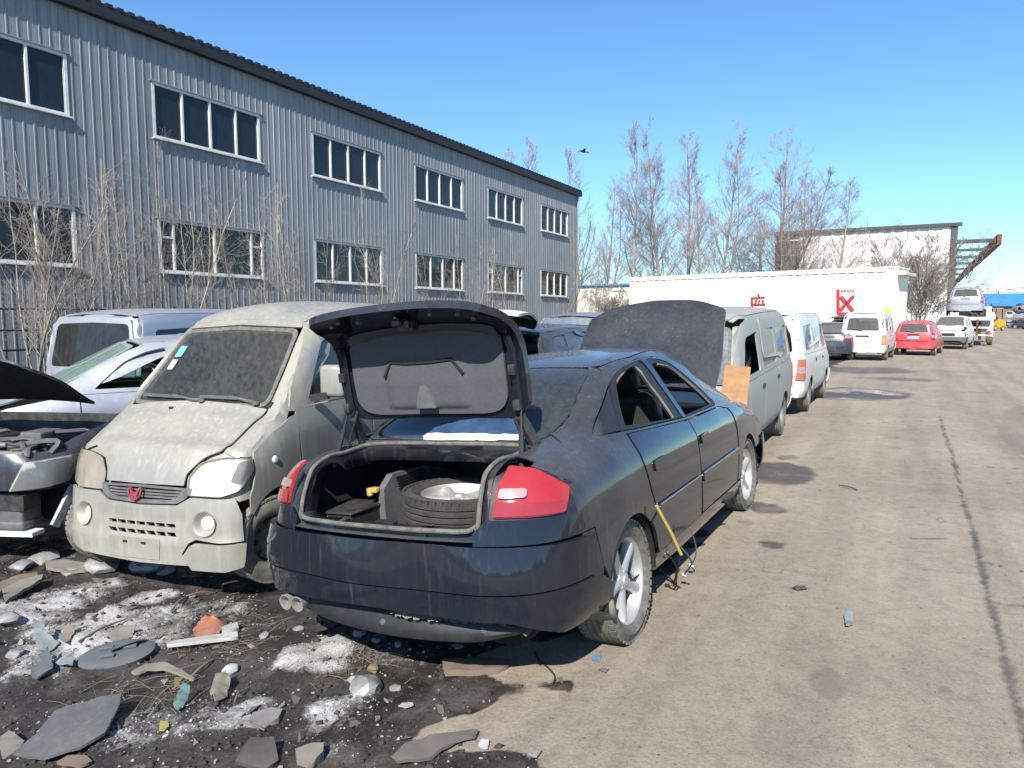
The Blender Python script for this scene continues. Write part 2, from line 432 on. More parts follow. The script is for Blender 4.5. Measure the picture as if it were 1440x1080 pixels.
# ------------------------------------------------------------------ wheels
_wheel_cache = {}
def wheel_meshes(r, w, rim, style):
    key = (r, w, rim, style)
    if key in _wheel_cache: return _wheel_cache[key]
    h = w / 2; t = MB()
    s = r - rim
    prof = [(rim * .97, -h * .80), (rim + .01, -h * .92), (rim + s * .45, -h * 1.02), (r - .035, -h * .97), (r - .012, -h * .86)]
    # tread with four grooves
    xs = np.linspace(-h * .82, h * .82, 6); gr = .011
    for i in range(5):
        a, b = xs[i], xs[i + 1]; g = .006
        prof += [(r - gr, a), (r, a + g), (r, b - g), (r - gr, b)] if i else [(r - .004, a), (r, b - g), (r - gr, b)]
    prof += [(r - .012, h * .86), (r - .035, h * .97), (rim + s * .45, h * 1.02), (rim + .01, h * .92), (rim * .97, h * .80)]
    t.lathe(prof, 48, 'y')
    # tread blocks: small lugs on the shoulders
    n = 46
    for k in range(n):
        for sd in (-1, 1):
            a = 2 * math.pi * (k + (.5 if sd > 0 else 0)) / n
            M = Matrix.Rotation(-a, 4, 'Y')
            t.box((r - .0075, sd * h * .80, 0), (.014, h * .32, r * .10), M)
    tyre = t
    q = MB(); d = h * .80
    # barrel and lip (outer face towards -y; the builder turns it for the other side)
    q.lathe([(rim * .99, h * .8), (rim * .93, h * .6), (rim * .88, -h * .1), (rim * .93, -d + .012), (rim * .985, -d), (rim * 1.035, -d - .006), (rim * 1.03, -d + .012), (rim * .96, -d + .03), (rim * .90, -h * .1)], 40, 'y')
    bp = MB()
    if style == 'five':
        ns = 5; hub = rim * .27; fy = -d + .022
        q.lathe([(0.001, fy - .012), (hub * .42, fy - .012), (hub * .5, fy - .004), (hub, fy + .004), (hub * 1.05, fy + .03), (hub * .9, fy + .06)], 30, 'y')
        for k in range(ns):
            M = Matrix.Rotation(2 * math.pi * k / ns + .3, 4, 'Y')
            v = []; f = []
            for i, (rr, wd, yy) in enumerate([(hub * .8, rim * .30, fy + .002), (rim * .5, rim * .24, fy + .002), (rim * .75, rim * .24, fy - .004), (rim * .97, rim * .34, fy - .006)]):
                v += [(rr, yy + .014, -wd / 2), (rr, yy, -wd / 2 + .012), (rr, yy - .004, 0), (rr, yy, wd / 2 - .012), (rr, yy + .014, wd / 2), (rr, yy + .045, wd / 2), (rr, yy + .045, -wd / 2)]
            for i in range(3):
                for j in range(7):
                    j2 = (j + 1) % 7; f.append((i * 7 + j, (i + 1) * 7 + j, (i + 1) * 7 + j2, i * 7 + j2))
            q.add(v, f, M)
            b = Matrix.Rotation(2 * math.pi * (k + .5) / ns + .3, 4, 'Y')
            q.lathe([(.001, fy - .002), (.009, fy - .002), (.011, fy + .01)], 8, 'y', b @ Matrix.Translation((hub * .72, 0, 0)))
    else:
        fy = -d + .05
        q.lathe([(.001, fy - .03), (rim * .2, fy - .028), (rim * .26, fy + .0), (rim * .52, fy + .01), (rim * .62, fy - .012), (rim * .78, fy - .008), (rim * .92, fy + .02)], 32, 'y')
        for k in range(10):
            M = Matrix.Rotation(2 * math.pi * k / 10, 4, 'Y')
            bp.lathe([(.001, fy - .0135), (.018, fy - .0135), (.018, fy)], 8, 'y', M @ Matrix.Translation((rim * .70, 0, 0)))
    bp.lathe([(.001, h * .2), (rim * .9, h * .2)], 20, 'y')
    bp.lathe([(.001, h * .19), (rim * .9, h * .19)], 20, 'y')
    T = bpy.data.meshes
    def me(b, nm):
        m_ = T.new(nm); m_.from_pydata(b.v, [], b.f); m_.polygons.foreach_set('use_smooth', [True] * len(m_.polygons)); m_.set_sharp_from_angle(angle=R(38)); m_.update(); return m_
    _wheel_cache[key] = (me(tyre, 'tyre'), me(q, 'rim'), me(bp, 'brake_disc')); return _wheel_cache[key]
def wheel(parent, x, y, z, r=.31, w=.2, rim=.205, style='five', steer=0, camber=0, spin=0, tmat=None, rmat=None, top=None):
    a, b, c = wheel_meshes(r, w, rim, style)
    tmat = tmat or MT['rubber']; rmat = rmat or MT['alloy']
    objs = []
    for me, nm, mt in ((a, 'tyre', tmat), (b, 'rim', rmat), (c, 'brake_disc', MT['dark_metal'])):
        o = bpy.data.objects.new(nm, me); link(o)
        if not me.materials: me.materials.append(mt)
        o.material_slots[0].link = 'OBJECT'; o.material_slots[0].material = mt
        objs.append(o)
    flip = math.pi if y > 0 else 0
    e = Matrix.Translation((x, y, z)) @ Matrix.Rotation(R(steer), 4, 'Z') @ Matrix.Rotation(R(camber), 4, 'X') @ Matrix.Rotation(flip, 4, 'Z') @ Matrix.Rotation(R(spin), 4, 'Y')
    wh = objs[0]; wh.name = 'wheel' if parent is not None else 'tyre'
    wh.parent = parent; wh.matrix_local = e
    for o in objs[1:]: o.parent = wh
    return wh
AUDI_ST = [ # x, zs, zb, zt, wb, wm, ws, wr, ze
 (-1.98,.27,.955,1.035,.80,.885,.80,.62,1.02),
 (-1.72,.25,.965,1.07,.83,.90,.815,.61,1.05),
 (-1.45,.23,.97,1.20,.84,.905,.825,.60,1.145),
 (-1.2,.22,.97,1.305,.84,.905,.83,.59,1.25),
 (-.9,.21,.965,1.39,.84,.905,.835,.58,1.335),
 (-.5,.20,.96,1.44,.84,.905,.835,.575,1.385),
 (0,.20,.955,1.452,.84,.905,.83,.57,1.395),
 (.4,.20,.95,1.43,.84,.905,.83,.565,1.37),
 (.65,.20,.945,1.355,.84,.905,.825,.575,1.295),
 (.95,.20,.94,1.215,.84,.905,.82,.60,1.165),
 (1.25,.21,.925,1.065,.84,.90,.815,.64,1.03),
 (1.45,.22,.90,.985,.83,.895,.80,.66,.97),
 (1.8,.23,.84,.91,.82,.885,.78,.66,.90),
 (2.05,.24,.77,.83,.79,.86,.73,.60,.82)]
AUDI_R = [(-2.14,.965),(-2.25,.89),(-2.33,.76),(-2.385,.55),(-2.41,.28),(-2.415,0)]
AUDI_F = [(2.18,.94,.98),(2.28,.82,.95),(2.35,.6,.9),(2.38,.3,.88),(2.385,0,.88)]
def audi_lean(z):
    t=max(0,z-.62); return .45*t*t+.18*t
# van local frame: x=0 at front wheel reference, +x forward
WUL_ST = [ # x, zs, zb, zt, wb, wm, ws, wr, ze
 (-2.75,.30,1.08,1.82,.66,.72,.70,.58,1.72),
 (-2.2,.28,1.08,1.865,.68,.745,.72,.60,1.77),
 (-1.5,.26,1.08,1.875,.68,.75,.725,.605,1.78),
 (-1.0,.26,1.08,1.865,.68,.75,.725,.60,1.77),
 (-.65,.26,1.08,1.81,.68,.75,.725,.59,1.715),
 (-.42,.26,1.08,1.70,.68,.75,.725,.60,1.60),
 (-.15,.26,1.07,1.42,.68,.75,.72,.63,1.34),
 (.12,.26,1.02,1.12,.68,.75,.71,.645,1.09),
 (.22,.27,.985,1.055,.68,.745,.70,.62,1.035),
 (.40,.04,.88,.93,.66,.735,.69,.60,.92)]
WUL_F = [(.48,.985,.985),(.555,.92,.96),(.60,.79,.93),(.632,.54,.91),(.645,.27,.90),(.65,0,.90)]
WUL_R = [(-2.84,.96),(-2.89,.8),(-2.91,.4),(-2.915,0)]
def wul_lean(z):
    return -.55*max(0,z-.52)**1.35
# ------------------------------------------------------------------ ground
ROADD = Vector((math.sin(R(29.7)), math.cos(R(29.7)), 0)); ROADL = Vector((-ROADD.y, ROADD.x, 0))
P0 = at(888, 894)
def gz(x, y):                                # the lot falls away to the left of the roadway
    s = (x - P0.x) * ROADL.x + (y - P0.y) * ROADL.y; d = (x - P0.x) * ROADD.x + (y - P0.y) * ROADD.y
    z = -.079 * np.clip(s, 0, 2.5) * 1.0
    return z * (1 - smoothstep(9, 17, d)) * (1 - smoothstep(14, 24, s))
def gat(px, py):                             # pixel to ground
    p = at(px, py)
    for _ in range(4): p = at(px, py, float(gz(p.x, p.y)))
    return p
def vnoise(x, y, seed=0):
    xi = np.floor(x).astype(np.int64); yi = np.floor(y).astype(np.int64); fx = x - xi; fy = y - yi
    fx = fx * fx * (3 - 2 * fx); fy = fy * fy * (3 - 2 * fy)
    def h(a, b):
        n = (a * 374761393 + b * 668265263 + seed * 974711) & 0x7fffffff
        n = ((n ^ (n >> 13)) * 1274126177) & 0x7fffffff
        return ((n ^ (n >> 16)) & 0xffff) / 65535.0
    return (h(xi, yi) * (1 - fx) + h(xi + 1, yi) * fx) * (1 - fy) + (h(xi, yi + 1) * (1 - fx) + h(xi + 1, yi + 1) * fx) * fy
def fbm(x, y, sc, oct=4, seed=0):
    t = 0; a = .5; 
    for k in range(oct): t = t + a * vnoise(x * sc, y * sc, seed + k * 7); sc *= 2.03; a *= .5
    return t / (1 - .5 ** oct)
def pxpoly(pts): return [tuple(at(*p).xy) for p in pts]
def inpoly(X, Y, poly):
    c = np.zeros(X.shape, bool); j = len(poly) - 1
    for i in range(len(poly)):
        xi, yi = poly[i]; xj, yj = poly[j]
        m = ((yi > Y) != (yj > Y)) & (X < (xj - xi) * (Y - yi) / (yj - yi + 1e-12) + xi); c ^= m; j = i
    return c
def dist_line(X, Y, pl):
    d = np.full(X.shape, 1e9)
    for (ax, ay), (bx, by) in zip(pl[:-1], pl[1:]):
        t = np.clip(((X - ax) * (bx - ax) + (Y - ay) * (by - ay)) / ((bx - ax) ** 2 + (by - ay) ** 2 + 1e-12), 0, 1)
        d = np.minimum(d, np.hypot(X - ax - t * (bx - ax), Y - ay - t * (by - ay)))
    return d
EDGE = pxpoly([(800, 1079), (770, 1040), (640, 1030), (700, 985), (735, 955), (700, 925), (760, 900), (860, 850), (960, 760), (1010, 690), (1040, 610), (1090, 575), (1130, 545), (1180, 510), (1230, 495)])
MUDPOLY = [(EDGE[0][0] + .1, .8)] + EDGE + [(14, 50), (-60, 60), (-60, .5)]
CRACKS = [([(1322, 585), (1328, 610), (1340, 640), (1348, 680), (1356, 712), (1368, 742), (1376, 780), (1384, 815), (1392, 845), (1402, 880), (1412, 925), (1424, 970), (1436, 1015), (1448, 1060)], .026),
          ([(1392, 845), (1415, 850), (1450, 853)], .026), ([(1376, 788), (1410, 796), (1450, 806)], .016), ([(1345, 655), (1400, 657), (1450, 660)], .012), ([(1284, 757), (1345, 758)], .012), ([(1090, 600), (1300, 592)], .012), ([(1250, 553), (1440, 552)], .02)]
STAINS = [(1095, 664, 46, 17, 1.0), (1075, 715, 34, 8, .8), (1084, 766, 17, 5, .85), (1108, 643, 17, 4, .6), (1205, 553, 68, 9, 1.0), (1215, 520, 60, 5, .7), (1260, 533, 60, 2.5, .6), (1432, 600, 26, 40, .35), (1160, 812, 30, 4, .2), (1330, 970, 14, 6, .45), (1165, 960, 26, 22, .35), (1118, 828, 20, 3, .5), (715, 962, 24, 10, .9), (1290, 912, 8, 3, .5), (1165, 645, 10, 3, .4), (1050, 735, 14, 3, .4), (1300, 640, 12, 5, .25), (1240, 860, 60, 60, .12), (1130, 760, 70, 30, .10), (1315, 1070, 20, 6, .5)]
SNOWS = [(150, 848, 150, 42, .95), (55, 815, 80, 28, .85), (445, 895, 62, 32, 1.15), (125, 958, 34, 16, 1.0), (205, 985, 130, 34, .72), (330, 975, 80, 30, .66), (480, 985, 75, 36, .65), (420, 1040, 90, 26, .45), (250, 830, 110, 32, .7), (560, 900, 60, 24, .5), (40, 990, 60, 30, .35), (290, 860, 60, 20, .5), (130, 790, 60, 12, .9), (215, 800, 50, 10, .9), (500, 880, 60, 20, .7)]
def ell(X, Y, px, py, rx, ry, seed):
    c = at(px, py); ex = (at(px + rx, py) - c).length; ey = (at(px, max(py - ry, 452)) - at(px, py + ry)).length / 2
    cl = math.hypot(c.x, c.y); ux, uy = c.y / cl, -c.x / cl; X0, Y0 = X - c.x, Y - c.y; dx = X0 * ux + Y0 * uy; dy = X0 * c.x / cl + Y0 * c.y / cl
    q = (dx / ex) ** 2 + (dy / ey) ** 2
    if np.isscalar(q): return q
    return q + (fbm(X, Y, 3.2 / max(.2, min(ex, ey)) * .5, 3, seed) - .5) * 1.1
def axis(parts):
    out = [parts[0][0]]
    for a, b, st in parts:
        n = max(1, int(round((b - a) / st))); out += list(np.linspace(a, b, n + 1)[1:])
    return np.array(out)
gx = axis([(-400, -60, 40), (-60, -12, 3), (-12, -5.2, .35), (-5.2, 5.6, .035), (5.6, 9.8, .05), (9.8, 14, .25), (14, 60, 2.5), (60, 500, 40)])
gy = axis([(-60, 0, 6), (0, 1.6, .4), (1.6, 6.4, .032), (6.4, 13, .07), (13, 18, .12), (18, 32, .25), (32, 80, 2), (80, 900, 40)])
GX, GY = np.meshgrid(gx, gy); GX0 = GX
near = smoothstep(7, 5, np.abs(GX)) * smoothstep(16, 12, GY)
mudraw = inpoly(GX, GY, MUDPOLY)
de = dist_line(GX, GY, EDGE + [(14, 50)]); sd = np.where(mudraw, de, -de)
MUD = smoothstep(-.03, .05, sd + (fbm(GX, GY, 3.0, 5, 3) - .5) * .75)
SNOW = np.zeros(GX.shape)
for k, (px, py, rx, ry, a) in enumerate(SNOWS):
    q = ell(GX, GY, px, py, rx, ry, 20 + k); SNOW = np.maximum(SNOW, a * smoothstep(1.35, .1, q))
SNOW = np.clip(SNOW, 0, 1.1) * MUD
STAIN = np.zeros(GX.shape); WET = np.zeros(GX.shape)
for k, (px, py, rx, ry, a) in enumerate(STAINS):
    q = ell(GX, GY, px, py, rx, ry, 60 + k); STAIN = np.maximum(STAIN, a * smoothstep(1.25, .55, q))
    if k == 4: WET = np.maximum(WET, smoothstep(.9, .6, q) * smoothstep(.50, .58, fbm(GX, GY, 1.7, 4, 77)))
CR = np.zeros(GX.shape)
for pl, w in CRACKS:
    L = pxpoly(pl); d = dist_line(GX, GY, L) + (fbm(GX, GY, 9, 3, 5) - .5) * w * 1.6
    CR = np.maximum(CR, smoothstep(w, w * .45, d))
TRK = np.zeros(GX.shape)
for pl in ([(960, 1100), (1090, 960), (1180, 860), (1240, 760), (1275, 650), (1290, 560)], [(1150, 1100), (1230, 950), (1285, 810), (1308, 690), (1312, 600)], [(1020, 1000), (1100, 900), (1160, 800), (1195, 700)]):
    d = dist_line(GX, GY, pxpoly(pl)); TRK = np.maximum(TRK, smoothstep(.13, .07, d) * np.clip(fbm(GX, GY, 1.2, 3, 33) * 2.2 - .6, 0, 1) * (.55 + .45 * (fbm(GX, GY, 26, 2, 34) > .5)))
STAIN = np.maximum(STAIN, TRK * .34)
n1 = fbm(GX, GY, 5, 5, 11); n2 = fbm(GX, GY, 22, 3, 12)
GZ = gz(GX, GY) + (fbm(GX, GY, .5, 3, 2) - .5) * .02 * near
GZ = GZ + near * MUD * ((n1 - .5) * .045 + (n2 - .5) * .022) + near * SNOW * (.028 + .05 * (n1 - .4) + .03 * (n2 - .5)) - CR * .006 * near + (n2 - .5) * .003 * near * (1 - MUD)
# keep the soil down under the tyres
ni, nj = GX.shape; idx = np.arange(ni * nj).reshape(ni, nj)
me = bpy.data.meshes.new('ground'); V = np.stack([GX, GY, GZ], -1).reshape(-1, 3)
F = np.stack([idx[:-1, :-1], idx[:-1, 1:], idx[1:, 1:], idx[1:, :-1]], -1).reshape(-1, 4)
me.vertices.add(len(V)); me.vertices.foreach_set('co', V.ravel()); me.loops.add(F.size); me.loops.foreach_set('vertex_index', F.ravel().astype(np.int32))
me.polygons.add(len(F)); me.polygons.foreach_set('loop_start', np.arange(0, F.size, 4, dtype=np.int32)); me.polygons.foreach_set('use_smooth', np.ones(len(F), bool)); me.update(); me.validate()
for nm, arr in (('mud', MUD), ('snow', SNOW), ('stain', np.maximum(STAIN, CR * .8)), ('wet', WET)):
    at_ = me.attributes.new(nm, 'FLOAT', 'POINT'); at_.data.foreach_set('value', arr.ravel().astype(np.float32))
ground = link(bpy.data.objects.new('ground', me)); ground['kind'] = 'structure'
def ground_mat():
    m, n, l, out = new_mat('yard_ground'); p = N(n, 'BsdfPrincipled'); l.new(p.outputs[0], out.inputs[0])
    co = coords(n, l)
    A = lambda k: (lambda q: q.outputs['Fac'])(N(n, 'Attribute', attribute_name=k))
    big = noise(n, l, .55, 6, .6, co, .4); mid = noise(n, l, 4.5, 8, .65, co, .3); fine = noise(n, l, 60, 6, .75, co); gr = noise(n, l, 190, 3, .7, co)
    r1 = ramp(n, [(.28, (.232, .188, .142)), (.52, (.325, .270, .206)), (.75, (.395, .338, .268))]); l.new(math_(n, l, 'MULTIPLY_ADD', big, .6, math_(n, l, 'MULTIPLY', mid, .4)), r1.inputs[0])
    asp = mixc(n, l, .45, r1.outputs[0], (.5, .5, .5), 'OVERLAY')
    spk = ramp(n, [(.30, .42), (.46, .90), (.55, 1.04), (.70, 1.28)]); l.new(math_(n, l, 'MULTIPLY_ADD', fine, .6, math_(n, l, 'MULTIPLY', gr, .4)), spk.inputs[0])
    asp = mixc(n, l, 1.0, r1.outputs[0], spk.outputs[0], 'MULTIPLY')
    # tyre-track bands along the roadway, tread dirt
    tr = n.new('ShaderNodeMapping'); tr.inputs['Rotation'].default_value = (0, 0, R(29.7)); l.new(co, tr.inputs['Vector'])
    st = n.new('ShaderNodeMapping'); st.inputs['Scale'].default_value = (1.6, .10, 1); l.new(tr.outputs[0], st.inputs['Vector'])
    band = noise(n, l, 1.3, 6, .6, st.outputs[0], .2); rb = ramp(n, [(.42, 1.0), (.58, .80), (.72, .66)]); l.new(band, rb.inputs[0])
    asp = mixc(n, l, .75, asp, rb.outputs[0], 'MULTIPLY')
    blot = ramp(n, [(.60, 1.0), (.68, .55)]); l.new(noise(n, l, 2.2, 7, .7, co, 1.0), blot.inputs[0])
    asp = mixc(n, l, .5, asp, blot.outputs[0], 'MULTIPLY')
    bl2 = ramp(n, [(.34, .72), (.50, 1.0), (.66, 1.12)]); l.new(noise(n, l, 13, 6, .7, co, .6), bl2.inputs[0]); asp = mixc(n, l, .6, asp, bl2.outputs[0], 'MULTIPLY')
    vo = n.new('ShaderNodeTexVoronoi'); vo.feature = 'DISTANCE_TO_EDGE'; vo.inputs['Scale'].default_value = .55; wv = n.new('ShaderNodeVectorMath'); wv.operation = 'ADD'; nv = n.new('ShaderNodeTexNoise'); nv.inputs['Scale'].default_value = 2.5; nv.inputs['Detail'].default_value = 6; l.new(co, nv.inputs['Vector']); l.new(co, wv.inputs[0]); l.new(nv.outputs['Color'], wv.inputs[1]); l.new(wv.outputs[0], vo.inputs['Vector'])
    hc = ramp(n, [(.0, .45), (.006, 1.0)]); l.new(vo.outputs['Distance'], hc.inputs[0]); hm = ramp(n, [(.52, 0), (.60, 1)]); l.new(noise(n, l, .8, 3, .5, co), hm.inputs[0]); asp = mixc(n, l, math_(n, l, 'MULTIPLY', hm.outputs[0], .8), asp, mixc(n, l, 1.0, asp, hc.outputs[0], 'MULTIPLY'))
    # mud
    r2 = ramp(n, [(.30, (.012, .010, .010)), (.46, (.032, .027, .025)), (.59, (.075, .064, .058)), (.74, (.17, .15, .135))])
    l.new(math_(n, l, 'MULTIPLY_ADD', mid, .55, math_(n, l, 'MULTIPLY', fine, .45)), r2.inputs[0])
    sn = math_(n, l, 'MULTIPLY_ADD', gr, .35, math_(n, l, 'MULTIPLY_ADD', fine, .65, math_(n, l, 'SUBTRACT', math_(n, l, 'MULTIPLY_ADD', mid, 1.5, A('snow')), 1.76)))
    rs = ramp(n, [(.0, 0), (.42, 1)]); l.new(sn, rs.inputs[0])
    grc = ramp(n, [(.34, (.12, .108, .098)), (.48, (.29, .275, .262)), (.66, (.60, .595, .59))]); l.new(math_(n, l, 'MULTIPLY_ADD', fine, .40, math_(n, l, 'MULTIPLY_ADD', mid, .52, math_(n, l, 'MULTIPLY', gr, .08))), grc.inputs[0]); grit = grc.outputs[0]
    mud = mixc(n, l, rs.outputs[0], r2.outputs[0], grit)
    jm = math_(n, l, 'MULTIPLY_ADD', math_(n, l, 'SUBTRACT', mid, .5), .9, math_(n, l, 'MULTIPLY', math_(n, l, 'SUBTRACT', fine, .5), .5))
    mr = ramp(n, [(.36, 0), (.62, 1)]); l.new(math_(n, l, 'ADD', A('mud'), jm), mr.inputs[0]); MUDF = mr.outputs[0]
    sr = ramp(n, [(.12, 0), (.95, 1)]); l.new(math_(n, l, 'MULTIPLY', A('stain'), math_(n, l, 'MULTIPLY_ADD', math_(n, l, 'ADD', jm, 0.0), 2.6, 1.0)), sr.inputs[0]); STF = sr.outputs[0]
    c = mixc(n, l, MUDF, asp, mud)
    c = mixc(n, l, math_(n, l, 'MULTIPLY', STF, .80), c, mixc(n, l, fine, (.018, .017, .016), (.055, .05, .046)))
    l.new(c, p.inputs['Base Color'])
    wetmud = ramp(n, [(.40, .30), (.60, .92)]); l.new(mid, wetmud.inputs[0])
    ro = n.new('ShaderNodeMix'); l.new(MUDF, ro.inputs[0]); ro.inputs[2].default_value = .92; l.new(math_(n, l, 'MAXIMUM', wetmud.outputs[0], rs.outputs[0]), ro.inputs[3])
    ro2 = n.new('ShaderNodeMix'); l.new(STF, ro2.inputs[0]); l.new(ro.outputs[0], ro2.inputs[2]); ro2.inputs[3].default_value = .55
    ro3 = n.new('ShaderNodeMix'); l.new(A('wet'), ro3.inputs[0]); l.new(ro2.outputs[0], ro3.inputs[2]); ro3.inputs[3].default_value = .16
    l.new(ro3.outputs[0], p.inputs['Roughness']); p.inputs['Specular IOR Level'].default_value = .35
    b = N(n, 'Bump', Strength=.55, Distance=.012); hgt = math_(n, l, 'MULTIPLY_ADD', fine, .7, math_(n, l, 'MULTIPLY', gr, .4))
    l.new(math_(n, l, 'MULTIPLY', hgt, math_(n, l, 'SUBTRACT', 1.0, A('wet'))), b.inputs['Height']); l.new(b.outputs[0], p.inputs['Normal'])
    return m
ground.data.materials.append(ground_mat())
# ------------------------------------------------------------------ long clad building on the left
PSI = R(28.79); BD = Vector((math.sin(PSI), math.cos(PSI), 0)); BN = Vector((math.cos(PSI), -math.sin(PSI), 0)); LD = 18.4; KS = LD / 17.5
def fz(z): return 1.61 + (z - 1.61) * KS
BROT = math.atan2(BD.y, BD.x)
def build_hall():
    root = empty('clad_building', BN * -LD, (0, 0, BROT), 'long blue-grey metal-clad two-storey building along the left side', 'building')
    # local: x along the facade, y into the building (left), z up; facade plane y=0, outward is -y
    m, n, l, out = new_mat('weathered_blue_grey_cladding'); p = N(n, 'BsdfPrincipled'); l.new(p.outputs[0], out.inputs[0])
    oi = n.new('ShaderNodeObjectInfo'); g = n.new('ShaderNodeNewGeometry')
    tc = n.new('ShaderNodeMapping'); l.new(g.outputs['Position'], tc.inputs['Vector']); tc.inputs['Scale'].default_value = (1, 1, 1)
    big = noise(n, l, .22, 6, .6, tc.outputs[0], .3)
    sm = n.new('ShaderNodeMapping'); sm.inputs['Scale'].default_value = (3.0, 3.0, .18); l.new(g.outputs['Position'], sm.inputs['Vector'])
    st = noise(n, l, 2.2, 6, .65, sm.outputs[0], .2); fi = noise(n, l, 14, 5, .7, tc.outputs[0])
    f = math_(n, l, 'MULTIPLY_ADD', st, .62, math_(n, l, 'MULTIPLY_ADD', big, .42, math_(n, l, 'MULTIPLY_ADD', oi.outputs['Random'], .10, math_(n, l, 'MULTIPLY', fi, .16))))
    r = ramp(n, [(.30, (.105, .116, .128)), (.62, (.215, .231, .245)), (.90, (.335, .347, .358))]); l.new(f, r.inputs[0])
    l.new(r.outputs[0], p.inputs['Base Color']); p.inputs['Roughness'].default_value = .5; p.inputs['Metallic'].default_value = .12
    clad = m
    white = plain('white_window_frame', (.62, .62, .60), .55, 0, .2, 4)
    pane = glass('office_pane', (.16, .20, .25), .45, .16, (.13, .16, .20), .04)
    black = plain('black_eave', (.015, .016, .018), .6, 0, .4, 3)
    inner = plain('dim_room', (.03, .033, .038), .9, 0, .3, 1)
    T0, T1 = -6.0, 39.9 * KS; EZ = fz(8.86)
    wx = [((6.58 + 5.70 * (i - 1) if i > 0 else 0.88) * KS, (10.13 + 5.70 * (i - 1) if i > 0 else 4.43) * KS) for i in range(0, 7)]
    wx = [(a * KS, b * KS) for a, b in ((-4.8, -1.25), (.88, 4.43), (6.57, 10.13), (12.29, 15.85), (18.03, 21.58), (23.70, 27.25), (29.43, 32.95), (35.08, 38.57))]
    U0, U1, D0, D1 = fz(6.33), fz(7.76), fz(2.83), fz(4.25)
    pitch = .24; xs = np.arange(T0, T1, pitch)
    cache = {}
    def strip(h):
        k = round(h, 3)
        if k not in cache:
            w = pitch; prof = [(0, 0), (.006, -.004), (.085, -.004), (.095, .0), (.105, -.004), (w - .050, -.004), (w - .042, -.020), (w - .014, -.020), (w - .006, -.004), (w, 0)]
            v = [(x, y, 0) for x, y in prof] + [(x, y, h) for x, y in prof]; q = len(prof)
            f = [(i, i + 1, q + i + 1, q + i) for i in range(q - 1)]
            me_ = bpy.data.meshes.new('wall_panel'); me_.from_pydata(v, [], f); me_.materials.append(clad); cache[k] = me_
        return cache[k]
    far = MB()
    for x in xs:
        segs = [(-.4, EZ)]
        c = x + pitch / 2
        for a, b in wx:
            if a - .02 < c < b + .02: segs = [(-.4, D0), (D1, U0), (U1, EZ)]
        for z0, z1 in segs:
            me_ = strip(z1 - z0)
            if 6.6 < x < 17.6:
                o = bpy.data.objects.new('wall_panel', me_); link(o, root); o.location = (x, 0, z0)
            else:
                far.add([tuple(q.co) for q in me_.vertices], [tuple(q.vertices) for q in me_.polygons], Matrix.Translation((x, 0, z0)))
    fo = far.build('distant_wall_panels', clad, root, smooth=False); fo['kind'] = 'stuff'
    # windows
    for wi, (a, b) in enumerate(wx):
        for z0, z1, low in ((U0, U1, 0), (D0, D1, 1)):
            fr = MB(); fw = .075
            # reveal
            for (p0, p1) in (((a, z0), (b, z0)), ((a, z1), (b, z1))): fr.box(((a + b) / 2, .02, p0[1] + (fw / 2 if p0[1] == z0 else -fw / 2)), (b - a, .10, fw))
            for xx in (a + fw / 2, b - fw / 2): fr.box((xx, .021, (z0 + z1) / 2), (fw, .098, z1 - z0 - 2 * fw))
            w = fr.build('window', white, root, smooth=False)
            MB().box(((a + b) / 2, -.055, z0 - .02), (b - a + .1, .12, .035)).build('window_sill', white, w, smooth=False)
            MB().box(((a + b) / 2, -.035, z1 + .015), (b - a + .12, .07, .03)).build('drip_cap', clad, w, smooth=False)
            for xx in (a - .055, b + .055): MB().box((xx, .012, (z0 + z1) / 2), (.24, .012, z1 - z0)).build('jamb_trim', clad, w, smooth=False)
            if low and wi in (3, 6): cuts = [.13, .50, .87]; small = (0, 3)
            elif low and wi in (5,): cuts = [.30, .55, .80]; small = ()
            else: cuts = [.25, .5, .75]; small = ()
            xe = [a + fw] + [a + (b - a) * c for c in cuts] + [b - fw]
            for c in xe[1:-1]: MB().box((c, .015, (z0 + z1) / 2), (.055, .085, z1 - z0 - 2 * fw)).build('mullion', white, w, smooth=False)
            for k in range(4):
                o = MB().box(((xe[k] + xe[k + 1]) / 2, .045 + .004 * (k % 2), (z0 + z1) / 2), (xe[k + 1] - xe[k], .008, z1 - z0 - fw)).build('pane', pane, w, smooth=False)
                o.rotation_euler.z = 0
                if k in small: MB().box(((xe[k] + xe[k + 1]) / 2, .02, z0 + (z1 - z0) * .66), (xe[k + 1] - xe[k] - .055, .07, .06)).build('transom', white, w, smooth=False)
            MB().box(((a + b) / 2, 1.2, (z0 + z1) / 2), (b - a + .6, .02, z1 - z0 + .8)).build('room_back', inner, w, smooth=False)
            bl = MB(); bl.box(((a + b) / 2, .62, z1 + .40), (b - a + .6, 1.14, .02)); bl.box(((a + b) / 2, .62, z0 - .40), (b - a + .6, 1.14, .02)); 
            bl.build('room_slabs', inner, w, smooth=False)
    # eave, roof and plain sides
    ev = MB(); ev.box(((T0 + T1) / 2 + .1, -.02, EZ + .16), (T1 - T0 + .5, .40, .34)); ev.build('eave', black, root, smooth=False)
    rb = MB()
    for x in np.arange(T0, T1 + .3, .30): rb.box((x, -.225, EZ + .31), (.13, .03, .06)); rb.box((x, -.15, EZ + .35), (.16, .17, .045))
    o = rb.build('roof_sheet_ends', black, root, smooth=False); o['kind'] = 'stuff'
    rf = MB(); rf.add([(T0, -.1, EZ + .33), (T1 + .2, -.1, EZ + .33), (T1 + .2, 9, EZ + 1.5), (T0, 9, EZ + 1.5)], [(0, 1, 2, 3)]); rf.build('roof', black, root, smooth=False)
